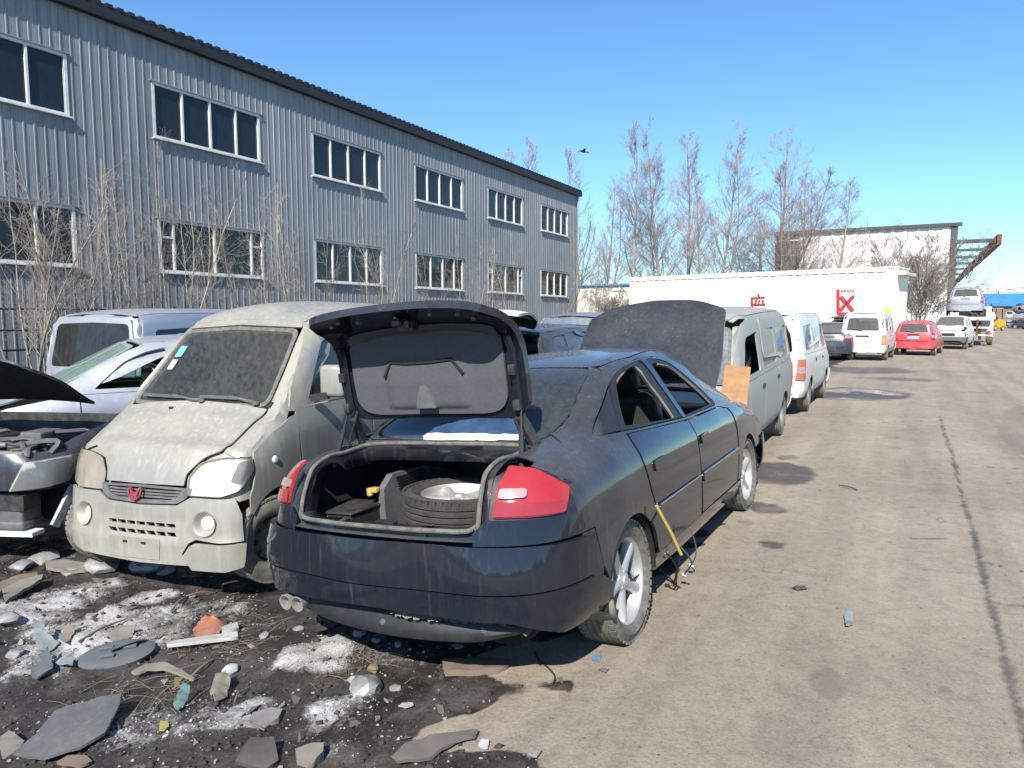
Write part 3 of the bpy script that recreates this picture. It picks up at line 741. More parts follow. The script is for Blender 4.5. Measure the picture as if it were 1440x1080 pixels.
    sd = MB(); sd.add([(T1, .0, -.4), (T1, 14, -.4), (T1, 14, EZ + .3), (T1, 9, EZ + 1.4), (T1, 0, EZ + .2)], [(0, 1, 2, 3, 4)]); sd.add([(T0, 0, -.4), (T0, 14, -.4), (T0, 14, EZ), (T0, 0, EZ)], [(3, 2, 1, 0)]); sd.add([(T0, 14, -.4), (T1, 14, -.4), (T1, 14, EZ), (T0, 14, EZ)], [(3, 2, 1, 0)])
    sd.build('end_walls', clad, root, smooth=False)
    MB().box(((T0 + T1) / 2, 1.6, (EZ - .4) / 2), (T1 - T0 - .1, .04, EZ + .3)).build('inner_wall', inner, root, smooth=False)
    dp = MB()
    dp.tube([(T1 - .06, -.09, -.3), (T1 - .06, -.09, EZ)], .05, 8); dp.build('downpipe', plain('grey_pipe', (.22, .23, .24), .5), root)
    return root
clad_building = build_hall()
def floc(t, out, z): return BN * (-LD + out) + BD * t + Vector((0, 0, z))
# dark rail fence along the foot of the wall
fr = empty('rail_fence', floc(4, .8, -.19), (0, 0, BROT), 'low black pipe fence along the foot of the building', 'fence')
fm = plain('black_fence_paint', (.02, .02, .022), .5, .3, .5, 4)
for z in (1.07 - 0.0, 1.52, 2.0): MB().bar((-8, 0, z), (11.5, 0, z), .045, .045).build('rail', fm, fr, smooth=False)
for x in np.arange(-8, 11.6, 2.4): MB().bar((x, .05, 0), (x, .05, 2.1), .05, .05, (1, 0, 0)).build('post', fm, fr, smooth=False)
# ------------------------------------------------------------------ white shed, far hall with canopy, blue shed
def ribbed(L, h, pitch, depth=.03):
    v = []; f = []; n = int(L / pitch); xs = []
    for i in range(n): xs += [(i * pitch, 0), (i * pitch + pitch * .62, 0), (i * pitch + pitch * .70, -depth), (i * pitch + pitch * .92, -depth)]
    xs.append((L, 0)); q = len(xs)
    v = [(x, y, 0) for x, y in xs] + [(x, y, h) for x, y in xs]; f = [(i, i + 1, q + i + 1, q + i) for i in range(q - 1)]
    return v, f
cream = plain('sun_bleached_white_sheet', (.82, .79, .67), .6, 0, .10, .7)
SR = atd(1258, 447, 36); SL = atd(885, 447, 46); SR.z = SL.z = 0; sdv = SR - SL; SLEN = sdv.length
shed = empty('white_shed', SL, (0, 0, math.atan2(sdv.y, sdv.x)), 'long white metal shed with red lettering, behind the parked cars', 'shed')
SH = 1.61 + 70 * .036
npan = int(SLEN / .45); pw = SLEN / npan; v, f = ribbed(pw, SH, pw); wp0 = mk('wall_panel', v, f, cream, shed, smooth=False)
for k in range(1, npan): inst(wp0, shed, None, (k * pw, .004 * ((k * 7) % 3), 0))
sb = MB(); sb.box((SLEN / 2, 1.32, SH / 2), (SLEN - .02, 2.55, SH - .02)); sb.build('shed_body', cream, shed, smooth=False)
MB().box((SLEN / 2, 1.30, SH + .03), (SLEN + .08, 2.72, .06)).build('shed_roof', cream, shed, smooth=False)
MB().box((SLEN + .22, 1.2, SH - .30), (.38, 2.3, .14)).build('gutter', plain('pale_gutter', (.6, .58, .52), .6), shed, smooth=False)
MB().box((SLEN + .004, -.02, SH / 2), (.10, .10, SH)).build('corner_trim', cream, shed, smooth=False)
for k in range(int(SLEN / 3)): MB().box((3 * k + 1.5, -.045, SH - .10), (2.98, .03, .16)).build('fascia_board', cream, shed, smooth=False)
redp = plain('red_sign_paint', (.48, .03, .05), .6)
def on_shed(px, py):                         # a pixel on the shed's front wall, in the shed's own frame
    inv = shed.matrix_basis.inverted() if False else (Matrix.Translation(SL) @ Matrix.Rotation(math.atan2(sdv.y, sdv.x), 4, 'Z')).inverted()
    o = inv @ CP; d = inv.to_3x3() @ ray(px, py); t = -o.y / d.y; q = o + d * t; return q.x, q.z
sg = empty('red_sign', (0, 0, 0), label='red character sign with a bar and cross on the white shed, above the white minivan', cat='sign')
sg.matrix_world = Matrix.Translation(SL) @ Matrix.Rotation(math.atan2(sdv.y, sdv.x), 4, 'Z')
def stroke(par, nm, a, b, w):
    x0, z0 = on_shed(*a); x1, z1 = on_shed(*b); MB().bar((x0, -.06, z0), (x1, -.06, z1), .02, w, (0, 0, 1)).build(nm, redp, par, smooth=False)
stroke(sg, 'left_bar', (1179, 407), (1179, 442), .16)
stroke(sg, 'cross_stroke', (1183, 417), (1200, 437), .17); stroke(sg, 'cross_stroke', (1201, 416), (1182, 436), .17)
stroke(sg, 'bottom_bar', (1181, 440.5), (1202, 440.5), .11)
for k in range(9): stroke(sg, 'small_letter', (1183 + 2.1 * k, 408.6), (1184.3 + 2.1 * k, 408.6), .07 if k % 2 else .10)
sg2 = empty('red_sign', (0, 0, 0), label='red character sign on the white shed, half hidden above the roof of the grey van', cat='sign'); sg2.matrix_world = sg.matrix_world.copy()
stroke(sg2, 'left_bar', (1058, 418), (1058, 432), .14); stroke(sg2, 'top_stroke', (1059, 419), (1076, 418), .09); stroke(sg2, 'peak_stroke', (1067, 413), (1068, 419), .10)
for k in range(3): stroke(sg2, 'short_stroke', (1062 + 5 * k, 423.5), (1065 + 5 * k, 423.5), .14)
stroke(sg2, 'low_stroke', (1059, 428), (1077, 428), .10)
yb = MB(); x, z = on_shed(1247, 439); yb.lathe([(.001, -.06), (.22, -.06), (.22, -.04)], 8, 'y', Matrix.Translation((x, 0, z))); yo = yb.build('warning_disc', plain('yellow_green_plastic', (.50, .58, .10), .5), None); yo.matrix_world = sg.matrix_world.copy(); tag(yo, 'small yellow-green disc on the white shed wall, right of the red cross', 'sign')
# low white shed further left, behind the bushes
l2 = MB(); q0 = atd(800, 447, 58); q1 = atd(905, 447, 54); q0.z = q1.z = 0; dv = q1 - q0
lo = empty('low_white_shed', q0, (0, 0, math.atan2(dv.y, dv.x)), 'low white shed behind the bare bushes at the building corner', 'shed')
MB().box((dv.length / 2, 2, 2.05), (dv.length, 4, 4.1)).build('shed_body', cream, lo, smooth=False); MB().box((dv.length / 2, 2, 4.17), (dv.length + .4, 4.4, .12)).build('shed_roof', plain('blue_roof_sheet', (.10, .28, .52), .5), lo, smooth=False)
for k in range(5): MB().box((dv.length * (k + .5) / 5, -.02, 2.0), (.12, .04, 4.0)).build('wall_rib', cream, lo, smooth=False)
# far hall
hr = atd(1340, 447, 63); hl_ = atd(1090, 447, 70); hr.z = hl_.z = 0; dv = hr - hl_; HLEN = dv.length; HH = 9.6
hall = empty('far_hall', hl_, (0, 0, math.atan2(dv.y, dv.x)), 'large white industrial hall with an open rusty canopy frame, behind the white shed', 'building')
hw = plain('white_hall_sheet', (.74, .73, .71), .6, 0, .10, .25); ang_h = math.atan2(dv.y, dv.x)
dk = plain('dark_hall_trim', (.05, .05, .055), .6)
v, f = ribbed(HLEN, HH, 1.0, .06); mk('front_wall', v, f, hw, hall, smooth=False)
inv = Matrix.Rotation(-ang_h, 3, 'Z'); dloc = inv @ ROADD
bk = MB(); q = dloc * 70; bk.add([(HLEN, .02, 0), (HLEN + q.x, q.y, 0), (HLEN + q.x, q.y, HH - .05), (HLEN, .02, HH - .05), (0, .02, 0), (q.x, q.y, 0), (q.x, q.y, HH - .05), (0, .02, HH - .05)], [(0, 1, 2, 3), (5, 4, 7, 6), (3, 2, 6, 7)]); bk.build('hall_body', hw, hall, smooth=False)
MB().box((HLEN / 2, -.08, HH + .12), (HLEN + .6, .5, .30)).build('roof_trim', dk, hall, smooth=False)
MB().box((.9, -.10, HH - 2.2), (2.2, .12, 4.2)).build('dark_opening', dk, hall, smooth=False)
for k in range(3): MB().box((.9, -.18, HH - .6 - 1.4 * k), (2.5, .1, .12)).build('opening_bar', hw, hall, smooth=False)
MB().box((HLEN - .25, -.10, HH / 2), (.5, .15, HH)).build('corner_post', dk, hall, smooth=False)
rl = inv @ Vector((ROADD.y, -ROADD.x, 0))
c0 = inv @ (atd(1405, 337, 63.6) - hl_)
out_w = 12.0
rust = MT['rust']
MB().bar(c0 + dloc * -.3, c0 + dloc * 95, .35, .9).build('canopy_edge_beam', rust, hall, smooth=False)
for k, s in enumerate((0, 10, 20, 31, 43, 57, 75)):
    p = c0 + dloc * s; MB().bar(p, p - rl * 13, .18, .28).build('canopy_purlin', dk, hall, smooth=False)
MB().bar(c0 + Vector((0, 0, -.15)) , c0 - rl * 13 + Vector((0, 0, -.1)), .12, .16).build('canopy_front_chord', rust, hall, smooth=False)
# blue-roofed shed in the distance
b0 = atd(1362, 447, 150); b1 = atd(1600, 447, 140); b0.z = b1.z = 0; dv = b1 - b0
bs = empty('blue_roofed_shed', b0, (0, 0, math.atan2(dv.y, dv.x)), 'low far-off shed with a bright blue roof at the right edge', 'shed')
MB().box((dv.length / 2, 4, 2.0), (dv.length, 8, 4.2)).build('shed_wall', plain('grey_brown_wall', (.17, .15, .14), .8, 0, .3, .4), bs, smooth=False)
MB().add([(-.5, -.6, 4.0), (dv.length, -.6, 4.0), (dv.length, 6, 6.8), (-.5, 6, 6.8), (-.5, 6, 3.9), (dv.length, 6, 3.9)], [(0, 1, 2, 3), (0, 3, 4), (1, 5, 2), (4, 3, 2, 5)]).build('shed_roof', plain('bright_blue_roof', (.045, .22, .52), .5, 0, .1, .4), bs, smooth=False)
for k in range(14): MB().box((k * dv.length / 14 + 1, -.05, 2.0), (.2, .1, 4.0)).build('wall_post', plain('post_grey', (.22, .20, .19), .8), bs, smooth=False) if k == 0 else None
tw = [(1382, 6, 10.0, 9), (1398, 5, 9.4, 6), (1412, 9, 9.6, 10), (1432, 7, 10.2, 8), (1448, 10, 9.8, 9)]
for k, (px, w_, h_, d_) in enumerate(tw):
    p = atd(px, 447, 230); p.z = 0; o = MB().box((0, 0, h_ / 2), (w_ * 1.2, d_, h_)).box((0, 0, h_ + .25), (w_ * 1.25, d_ + .3, .5)).box((w_ * .3, 0, h_ + .9), (w_ * .3, 2, .9)).build('distant_block', plain('pale_block', (.55, .54, .52), .8, 0, .2, .3), None, smooth=False, loc=p)
    tag(o, 'tiny pale distant block above the blue roof, %s from the left' % ('first', 'second', 'third', 'fourth', 'fifth')[k], 'building', 'far blocks on the skyline')
# ------------------------------------------------------------------ bare trees
def bark(name, col): return plain(name, col, .9, 0, .35, 3)
BK_P = bark('pale_poplar_bark', (.30, .26, .21)); BK_T = bark('brown_grey_twigs', (.285, .24, .205)); BK_Y = bark('straw_twigs', (.34, .285, .215)); BK_G = bark('grey_brown_bark', (.19, .16, .135)); BK_L = bark('pale_twigs', (.36, .30, .26))
def fast_tubes(L, n=3):                      # many tapered twigs in one go: L = list of (points, radii)
    V = []; F = []; base = 0
    for pts, rad in L:
        P = np.asarray(pts, float); m = len(P)
        d = np.gradient(P, axis=0); d /= (np.linalg.norm(d, axis=1)[:, None] + 1e-9)
        ref = np.where(np.abs(d[:, 2:3]) > .9, np.array([[1., 0, 0]]), np.array([[0, 0, 1.]]))
        a = np.cross(d, ref); a /= (np.linalg.norm(a, axis=1)[:, None] + 1e-9); b = np.cross(d, a)
        t = np.arange(n) * 2 * math.pi / n
        ring = P[:, None] + (a[:, None] * np.cos(t)[None, :, None] + b[:, None] * np.sin(t)[None, :, None]) * np.asarray(rad)[:, None, None]
        V.append(ring.reshape(-1, 3))
        i = np.arange(m - 1)[:, None]; k = np.arange(n)[None]; k2 = (k + 1) % n
        F.append(np.stack([base + i * n + k, base + i * n + k2, base + (i + 1) * n + k2, base + (i + 1) * n + k], -1).reshape(-1, 4)); base += m * n
    return np.concatenate(V), np.concatenate(F)
def np_mesh(name, V, F, mat):
    me = bpy.data.meshes.new(name); me.vertices.add(len(V)); me.vertices.foreach_set('co', V.ravel()); me.loops.add(F.size); me.loops.foreach_set('vertex_index', F.ravel().astype(np.int32))
    me.polygons.add(len(F)); me.polygons.foreach_set('loop_start', np.arange(0, F.size, F.shape[1], dtype=np.int32)); me.polygons.foreach_set('use_smooth', np.ones(len(F), bool)); me.update(); me.materials.append(mat); return me
def grow(rg, p, d, L, r, up, wob, n=5):
    pts = [p.copy()]; rad = [r]; q = p.copy(); d = d.copy()
    for k in range(n):
        d = d + rg.normal(0, wob, 3) + np.array([0, 0, up]); d /= np.linalg.norm(d); q = q + d * L / n; pts.append(q.copy()); rad.append(r * (1 - .85 * (k + 1) / n))
    return np.array(pts), np.array(rad), d
def at_t(pts, t):
    f = t * (len(pts) - 1); i = min(int(f), len(pts) - 2); return pts[i] + (pts[i + 1] - pts[i]) * (f - i), (pts[i + 1] - pts[i]) / (np.linalg.norm(pts[i + 1] - pts[i]) + 1e-9)
def side(rg, d, ang):
    v = rg.normal(0, 1, 3); v -= d * v.dot(d); v /= np.linalg.norm(v); return d * math.cos(ang) + v * math.sin(ang)
def poplar(seed, H, spread, n1=46, n2=7, n3=4, rmin=.012, fork=0):
    rg = np.random.default_rng(seed); tr = []; br = []
    t0, r0, _ = grow(rg, np.zeros(3), np.array([0, 0, 1.]), H, H * .0085, .12, .035, 10); tr.append((t0, np.maximum(r0, .02)))
    stems = [(t0, H)]
    for k in range(fork):
        p, d = at_t(t0, rg.uniform(.08, .3)); s, r, _ = grow(rg, p, side(rg, d, .3), H * rg.uniform(.55, .85), H * .006, .16, .05, 8); tr.append((s, np.maximum(r, .02))); stems.append((s, H * .7))
    for s, h in stems:
        for k in range(n1):
            t = .14 + .84 * (k + rg.random()) / n1; p, d = at_t(s, t)
            L = h * spread * (1.15 - t) * rg.uniform(.6, 1.2); b, r, _ = grow(rg, p, side(rg, d, rg.uniform(.55, .95)), L, max(.02, h * .0032 * (1.2 - t)), .10, .08, 5); br.append((b, np.maximum(r, rmin)))
            for j in range(n2):
                p2, d2 = at_t(b, rg.uniform(.2, 1.0)); L2 = L * rg.uniform(.25, .55); c, r2, _ = grow(rg, p2, side(rg, d2, rg.uniform(.4, .8)), L2, rmin * 1.2, .10, .10, 3); br.append((c, np.maximum(r2, rmin * .8)))
                for i in range(n3):
                    p3, d3 = at_t(c, rg.uniform(.2, 1.0)); e, r3, _ = grow(rg, p3, side(rg, d3, rg.uniform(.3, .8)), L2 * rg.uniform(.3, .7), rmin * .8, .08, .12, 2); br.append((e, np.maximum(r3, rmin * .6)))
    return tr, br
def shrub(seed, H, spread, stems=6, n1=12, n2=6, n3=4, rmin=.006, lean=.45):
    rg = np.random.default_rng(seed); tr = []; br = []
    for k in range(stems):
        a = rg.uniform(0, 2 * math.pi); l = rg.uniform(.05, lean); d = np.array([math.cos(a) * math.sin(l), math.sin(a) * math.sin(l), math.cos(l)])
        s, r, _ = grow(rg, np.array([rg.normal(0, .12), rg.normal(0, .12), 0]), d, H * rg.uniform(.65, 1.05), H * .0048, .05, .07, 7); tr.append((s, np.maximum(r, .012)))
        for j in range(n1):
            t = .18 + .8 * (j + rg.random()) / n1; p, d = at_t(s, t); L = H * spread * (1.1 - t * .7) * rg.uniform(.5, 1.2)
            b, r, _ = grow(rg, p, side(rg, d, rg.uniform(.4, .9)), L, .010, .08, .12, 4); br.append((b, np.maximum(r, rmin)))
            for i in range(n2):
                p2, d2 = at_t(b, rg.uniform(.15, 1.0)); c, r2, _ = grow(rg, p2, side(rg, d2, rg.uniform(.4, .9)), L * rg.uniform(.3, .6), rmin * 1.3, .05, .13, 3); br.append((c, np.maximum(r2, rmin * .8)))
                for q in range(n3):
                    p3, d3 = at_t(c, rg.uniform(.1, 1.0)); e, r3, _ = grow(rg, p3, side(rg, d3, rg.uniform(.3, .9)), L * rg.uniform(.15, .35), rmin, .05, .15, 2); br.append((e, np.maximum(r3, rmin * .6)))
    return tr, br
def tree_meshes(gen, tm, bm_):
    tr, br = gen; V, F = fast_tubes(tr, 6); a = np_mesh('trunk', V, F, tm); V, F = fast_tubes(br, 3); return a, np_mesh('crown', V, F, bm_)
def put_tree(name, meshes, loc, rz, sc_, label, group, cat='tree'):
    e = empty(name, loc, (0, 0, rz), label, cat, group); e.scale = sc_ if hasattr(sc_, '__len__') else (sc_,) * 3
    for me in meshes: link(bpy.data.objects.new(me.name, me), e)
    return e
POP = [tree_meshes(poplar(s, 18, sp, n1, 10, 6, .0078, fk), BK_P, BK_L) for s, sp, n1, fk in ((1, .25, 52, 0), (2, .28, 38, 1), (3, .25, 54, 0), (4, .33, 32, 2))]
pops = [(705, 215, 70, 2, .78), (752, 200, 66, 0, .9), (818, 205, 58, 2, .9), (886, 168, 55, 0, 1.0), (931, 182, 56, 1, 1.0), (963, 180, 57, 2, 1.0), (1009, 180, 56, 1, 1.0), (1098, 192, 54, 3, 1.1), (1165, 250, 58, 2, 1.2), (1068, 300, 60, 3, 1.2), (850, 255, 64, 1, 1.0), (985, 230, 66, 0, 1.0), (1130, 240, 63, 1, 1.0)]
names = ['faint bare poplar rising behind the building roof, leftmost of the row', 'bare poplar showing just above the end of the building eave', 'bare poplar at the corner of the clad building, below the flying bird', 'tall pale-trunked bare poplar, first to stand clear of the building', 'bare forked poplar, second to stand clear of the building', 'slender bare poplar, third to stand clear of the building', 'bare poplar, fourth to stand clear of the building, left of the widest one', 'widest bare poplar, with several stems, left of the far hall', 'short thin bare poplar in front of the far hall wall', 'low spreading bare tree just left of the widest poplar', 'faint smaller poplar right of the flying bird', 'faint smaller poplar set back between the third and fourth clear poplars', 'faint forked poplar set back, right of the widest one']
for k, (px, py, dep, v, wd) in enumerate(pops):
    p = atd(px, 447, dep); p.z = 0; h = 1.61 + (447 - py) * dep / 1000; s = h / 18.3
    put_tree('poplar_tree', POP[v], p, k * 1.7, (s * wd * 1.2, s * wd * 1.2, s), names[k], 'bare poplars behind the yard')
SHR = [tree_meshes(shrub(11, 5.5, .26, 3, 9, 5, 4, .003), BK_Y, BK_T), tree_meshes(shrub(12, 5.0, .30, 3, 10, 5, 4, .003, lean=.4), BK_G, BK_T), tree_meshes(shrub(13, 5.2, .25, 3, 9, 5, 4, .003, lean=.3), BK_Y, BK_L), tree_meshes(shrub(14, 4.5, .30, 4, 9, 5, 4, .003, lean=.6), BK_G, BK_T)]
shr = [(30, 150, 3.2, 1, 1.15, 'dark-stemmed bare tree against the building at the left edge'), (95, 165, 2.6, 3, 1.0, 'sprawling bare shrub in front of the leftmost lower window'), (165, 175, 2.2, 2, .9, 'straw-yellow bare shrub between the first two lower windows'), (240, 200, 2.4, 0, .9, 'bare yellow-stemmed sapling at the left jamb of the second lower window'), (345, 215, 2.2, 3, .9, 'bushy bare shrub covering the right half of the second lower window'), (395, 215, 2.6, 2, .95, 'upright bare shrub between the second and third lower windows'), (520, 265, 2.2, 0, .8, 'bare shrub before the third lower window'), (565, 290, 2.4, 1, .8, 'thin bare tree between the third and fourth lower windows'), (620, 330, 2.0, 3, .75, 'tangled low bare shrub over the fourth lower window'), (680, 300, 2.2, 2, .8, 'bare shrub between the fourth and fifth lower windows'), (722, 330, 2.2, 0, .8, 'bare shrub before the fifth lower window'), (785, 250, 2.4, 1, .9, 'tall bare tree before the last lower window'), (835, 320, 1.5, 3, .9, 'bare bush just past the corner of the clad building'), (62, 210, 1.8, 2, .9, 'slim bare shrub between the dark-stemmed tree and the leftmost lower window'), (132, 240, 1.6, 0, .9, 'short bare shrub right of the leftmost lower window'), (205, 235, 1.6, 3, .9, 'spreading bare shrub just left of the second lower window'), (292, 245, 1.7, 2, .85, 'bare shrub before the middle of the second lower window'), (455, 285, 1.7, 3, .85, 'low bare shrub at the left jamb of the third lower window'), (650, 330, 1.7, 0, .8, 'thin bare shrub at the right jamb of the fourth lower window')]
for k, (px, py, outd, v, wd, lab) in enumerate(shr):
    # foot of the plant: out from the facade by outd metres
    r_ = ray(px, 447); t = (-LD + outd) / r_.dot(BN); p = CP + r_ * t; dep = p.y; p.z = -.15; h = 1.61 + (447 - py) * dep / 1000 + .15
    s = h / 5.4; put_tree('bare_shrub', SHR[v], p, k * 2.1, (s * wd, s * wd, s), lab, 'bare shrubs before the building', 'shrub')
bush = tree_meshes(shrub(21, 5.0, .36, 14, 14, 8, 6, .0065, .8), BK_G, BK_T)
p = atd(1292, 447, 50); p.z = 0; put_tree('bare_bush', bush, p, 0, 1.55, 'big round bare bush beside the right end of the white shed', None, 'bush')
for px, py, dep, w_, lab in ((858, 400, 50, .8, 'low bare bush in front of the low white shed'), (1112, 360, 60, .9, 'bare brush growing behind the white shed, left of the far hall'), (1150, 375, 62, .8, 'bare brush growing behind the white shed, before the hall wall')):
    p = atd(px, 447, dep); p.z = 0; h = 1.61 + (447 - py) * dep / 1000; put_tree('bare_bush', bush, p, px, h / 5.2, lab, 'brush by the sheds', 'bush')
# bird in flight
bd = MB(); bd.lathe([(.001, -.22), (.05, -.12), (.07, 0), (.05, .12), (.015, .22), (.04, .34)], 8, 'x')
bird = empty('bird', atd(820, 213, 40), (0, .1, .4), 'small dark bird flying above the roof corner', 'bird'); bo = bd.build('body', MT['dark_in'], bird)
for s in (-1, 1): MB().add([(-.1, 0, .02), (.1, 0, .02), (.04, s * .25, .10), (-.08, s * .25, .10), (-.12, s * .5, .03)], [(0, 1, 2, 3), (3, 2, 4)]).build('wing', MT['dark_in'], bird)

# unseen ridge added behind the viewpoint only to fill the horizon the cars mirror
hv = []; hf = []; hn = 60
for k in range(hn + 1):
    a = R(100 + 160 * k / hn); h = 16 + 7 * math.sin(k * .7) + 4 * math.sin(k * 1.9)
    for r_, z in ((170, -.5), (200, h * .6), (230, h), (300, 0)): hv.append((math.sin(a) * r_, math.cos(a) * r_, z))
for k in range(hn):
    for j in range(3): hf.append((k * 4 + j, k * 4 + j + 1, k * 4 + j + 5, k * 4 + j + 4))
hl2 = mk('added_reflection_ridge', hv, hf, plain('added_ridge_brown', (.17, .15, .12), .95, 0, .4, .05), None); hl2['kind'] = 'structure'
# ------------------------------------------------------------------ the black saloon with its boot open
def build_saloon():
    b = Base(AUDI_ST, AUDI_R, AUDI_F, audi_lean, lw=False)
    root = empty('black_saloon', (.60, 5.17, -.07), label='black four-door saloon with boot lid and bonnet raised, parked nearest the camera', cat='car')
    root.rotation_mode = 'XYZ'
    root.matrix_world = Matrix.Translation((.60, 5.17, -.07)) @ Matrix.Rotation(R(60.3), 4, 'Z') @ Matrix.Rotation(R(-4.5), 4, 'X')
    P, PD = MT['audi'], MT['audi_dusty']; DK = MT['dark_in']
    ra = (-1.48, .29, .345); fa = (1.31, .29, .355)
    # --- side shell: quarter, C pillar, roof rail, A pillar, with the window aperture
    ap = fillet([(-1.545, 1.035, .05), (-1.24, 1.17, .1), (-1.03, 1.268, .15), (-.80, 1.335, .25), (-.44, 1.372, .3), (-.15, 1.372, .3), (.12, 1.325, .2), (.40, 1.165, .2), (.62, .985, .02), (.58, .966), (-.25, .972), (-1.25, 1.022)])
    door_edge = [(-1.255, 1.010), (-1.268, .95), (-1.262, .86), (-1.205, .70), (-1.135, .575)]
    side = [(1.12, .945), (1.20, 1.00), (.95, 1.175), (.65, 1.325), (.40, 1.402), (0, 1.432), (-.5, 1.422), (-.9, 1.368), (-1.2, 1.285), (-1.45, 1.182), (-1.66, 1.075), (-1.74, 1.035), (-1.98, 1.005), (-2.085, .985),
            (-2.05, .93), (-2.045, .80), (-2.05, .69)] + [(-1.92, .69), (-1.86, .50)] + arc(ra[0], ra[1], ra[2], 158, 47, 18)[0:] + door_edge[::-1] + [(-.25, .962), (.60, .955)]
    bs = b.panel('body_side', side, 'R', PD, root, [ap], th=.02, res=.055, mirror=True, inmat=DK)
    # lower rear corner behind the wheel arch
    b.panel('arch_corner', [(-1.93, .685), (-1.865, .49)] + [(-1.862, .32), (-2.03, .32), (-2.03, .685)], 'R', P, root, th=.004, res=.06, mirror=True)
    # --- doors
    rd = [(-.262, .34), (-.243, .56), (-.235, .77), (-.236, .95)] + [(-.60, .972), (-1.0, .993), (-1.243, 1.004)] + [(p[0] + .014, p[1] - .004) for p in door_edge] + arc(ra[0], ra[1], ra[2] + .012, 43, 14, 5) + [(-1.10, .34)]
    fd = [(-.20, .345), (-.205, .56), (-.205, .77), (-.205, .948), (.20, .948), (.60, .945), (.83, .915), (.868, .735), (.86, .55), (.80, .345)]
    for sgn in ('R', 'L'):
        for nm, pl, hx in (('rear_door', rd, -1.10), ('front_door', fd, -.14)):
            o = b.panel('door', pl, sgn, P, root, off=.004 if nm == 'rear_door' else .0, th=.02, res=.05, inmat=DK)
            y0 = -.93 if sgn == 'R' else .93
            # rubbing strip
            x0, x1 = (-1.10, -.27) if nm == 'rear_door' else (-.20, .84)
            st = b.panel('rubbing_strip', [(x0, .548), (x1, .552), (x1, .602), (x0, .602)], sgn, P, o, off=.014, th=.016, res=.06)
            for zz in (.603, ):
                b.panel('trim_line', [(x0, zz - .004), (x1, zz - .004), (x1, zz + .004), (x0, zz + .004)], sgn, MT['chrome'], st, off=.0165, th=.004, res=.09)
            hd = b.panel('door_handle', fillet([(hx - .02, .785, .02), (hx + .17, .785, .03), (hx + .17, .845, .03), (hx - .02, .84, .02)]), sgn, P, o, off=.014, th=.008, res=.03)
    b.panel('sill', [(-1.13, .205), (.93, .205), (.93, .332), (-1.13, .332)], 'R', P, root, th=.01, res=.06, mirror=True)
    # dark gap of the rear door (its front edge stands off the pillar)
    b.panel('door_gap_seal', [(-.262, .33), (-.20, .33), (-.20, .96), (-.25, .96)], 'R', MT['dark_in'], root, off=-.012, th=.01, res=.06, mirror=True)
    # --- window frames and panes
    def frame(nm, pl, w, mat, off=.004, **k):
        c = Vector((sum(p[0] for p in pl) / len(pl), sum(p[1] for p in pl) / len(pl)))
        inner = [tuple(c + (Vector(p) - c) * (1 - w)) for p in pl]
        return b.panel(nm, pl, 'R', mat, root, [inner], off=off, res=.045, mirror=True, **k)
    ribbon = []
    apv = [Vector(p) for p in ap]; cen = Vector((-.45, 1.14))
    def inset(pl, d):
        out = []; n = len(pl)
        for i in range(n):
            a = Vector(pl[i - 1]); p = Vector(pl[i]); c = Vector(pl[(i + 1) % n])
            t = (c - a).normalized(); nn = Vector((-t.y, t.x)); q = p + nn * d
            if not pip(tuple(q), pl): q = p - nn * d
            out.append(tuple(q))
        return out
    b.panel('window_trim', [tuple(p) for p in inset(ap, -.011)], 'R', MT['grey_plastic'], root, [ap], off=.005, th=.006, res=.05, mirror=True)
    # rear door frame (black) and quarter pane
    b.panel('quarter_pane', fillet([(-1.52, 1.042, .04), (-1.235, 1.160, .05), (-.99, 1.275, .02), (-1.235, 1.035, .01)]), 'R', MT['glass_clear'], root, off=-.012, th=.004, res=.05, mirror=True)
    b.panel('quarter_pane_frame', [(-1.250, 1.026), (-1.215, 1.028), (-.965, 1.285), (-.99, 1.285)], 'R', MT['black_plastic'], root, off=-.004, th=.02, res=.05, mirror=True)
    rw_out = fillet([(-1.225, 1.026), (-.975, 1.285, .05), (-.80, 1.338, .2), (-.42, 1.372, .06), (-.30, .982)])
    rw_in = fillet([(-1.19, 1.045, .02), (-.945, 1.272, .06), (-.78, 1.318, .15), (-.52, 1.345, .05), (-.42, .992, .02)])
    b.panel('rear_door_frame', rw_out, 'R', MT['black_plastic'], root, [rw_in], off=-.002, th=.03, res=.05, mirror=True)
    fw_out = fillet([(-.255, .975), (-.325, 1.368, .04), (-.15, 1.368, .25), (.12, 1.322, .2), (.40, 1.162, .2), (.615, .985, .02), (.58, .972)])
    fw_in = fillet([(-.20, .985, .01), (-.265, 1.335, .04), (-.14, 1.338, .15), (.11, 1.292, .15), (.37, 1.135, .15), (.53, .988, .02)])
    b.panel('front_door_frame', fw_out, 'R', MT['black_plastic'], root, [fw_in], off=-.004, th=.03, res=.05, mirror=True)
    b.panel('b_pillar', [(-.30, .98), (-.40, 1.368), (-.315, 1.37), (-.235, .975)], 'R', P, root, off=.004, th=.012, res=.05, mirror=True)
    # pale seals inside the frames
    for pts in ([(-.43, 1.0), (-.53, 1.336), (-.78, 1.31), (-.94, 1.266)], [(.52, .993), (.365, 1.128), (.11, 1.284), (-.13, 1.330)]):
        for sgn in (-1, 1):
            t = MB(); pp = []
            for q in crom(pts, 5):
                h, nn, d = b.point(q[0], q[1], 'R'); pp.append(Vector((h.x, sgn * -(h.y + .012 * (1 if h.y < 0 else -1)), h.z)) if sgn > 0 else h - nn * .012)
            t.tube(pp, .009, 6); t.build('window_seal', MT['rubber_dirty'], root)
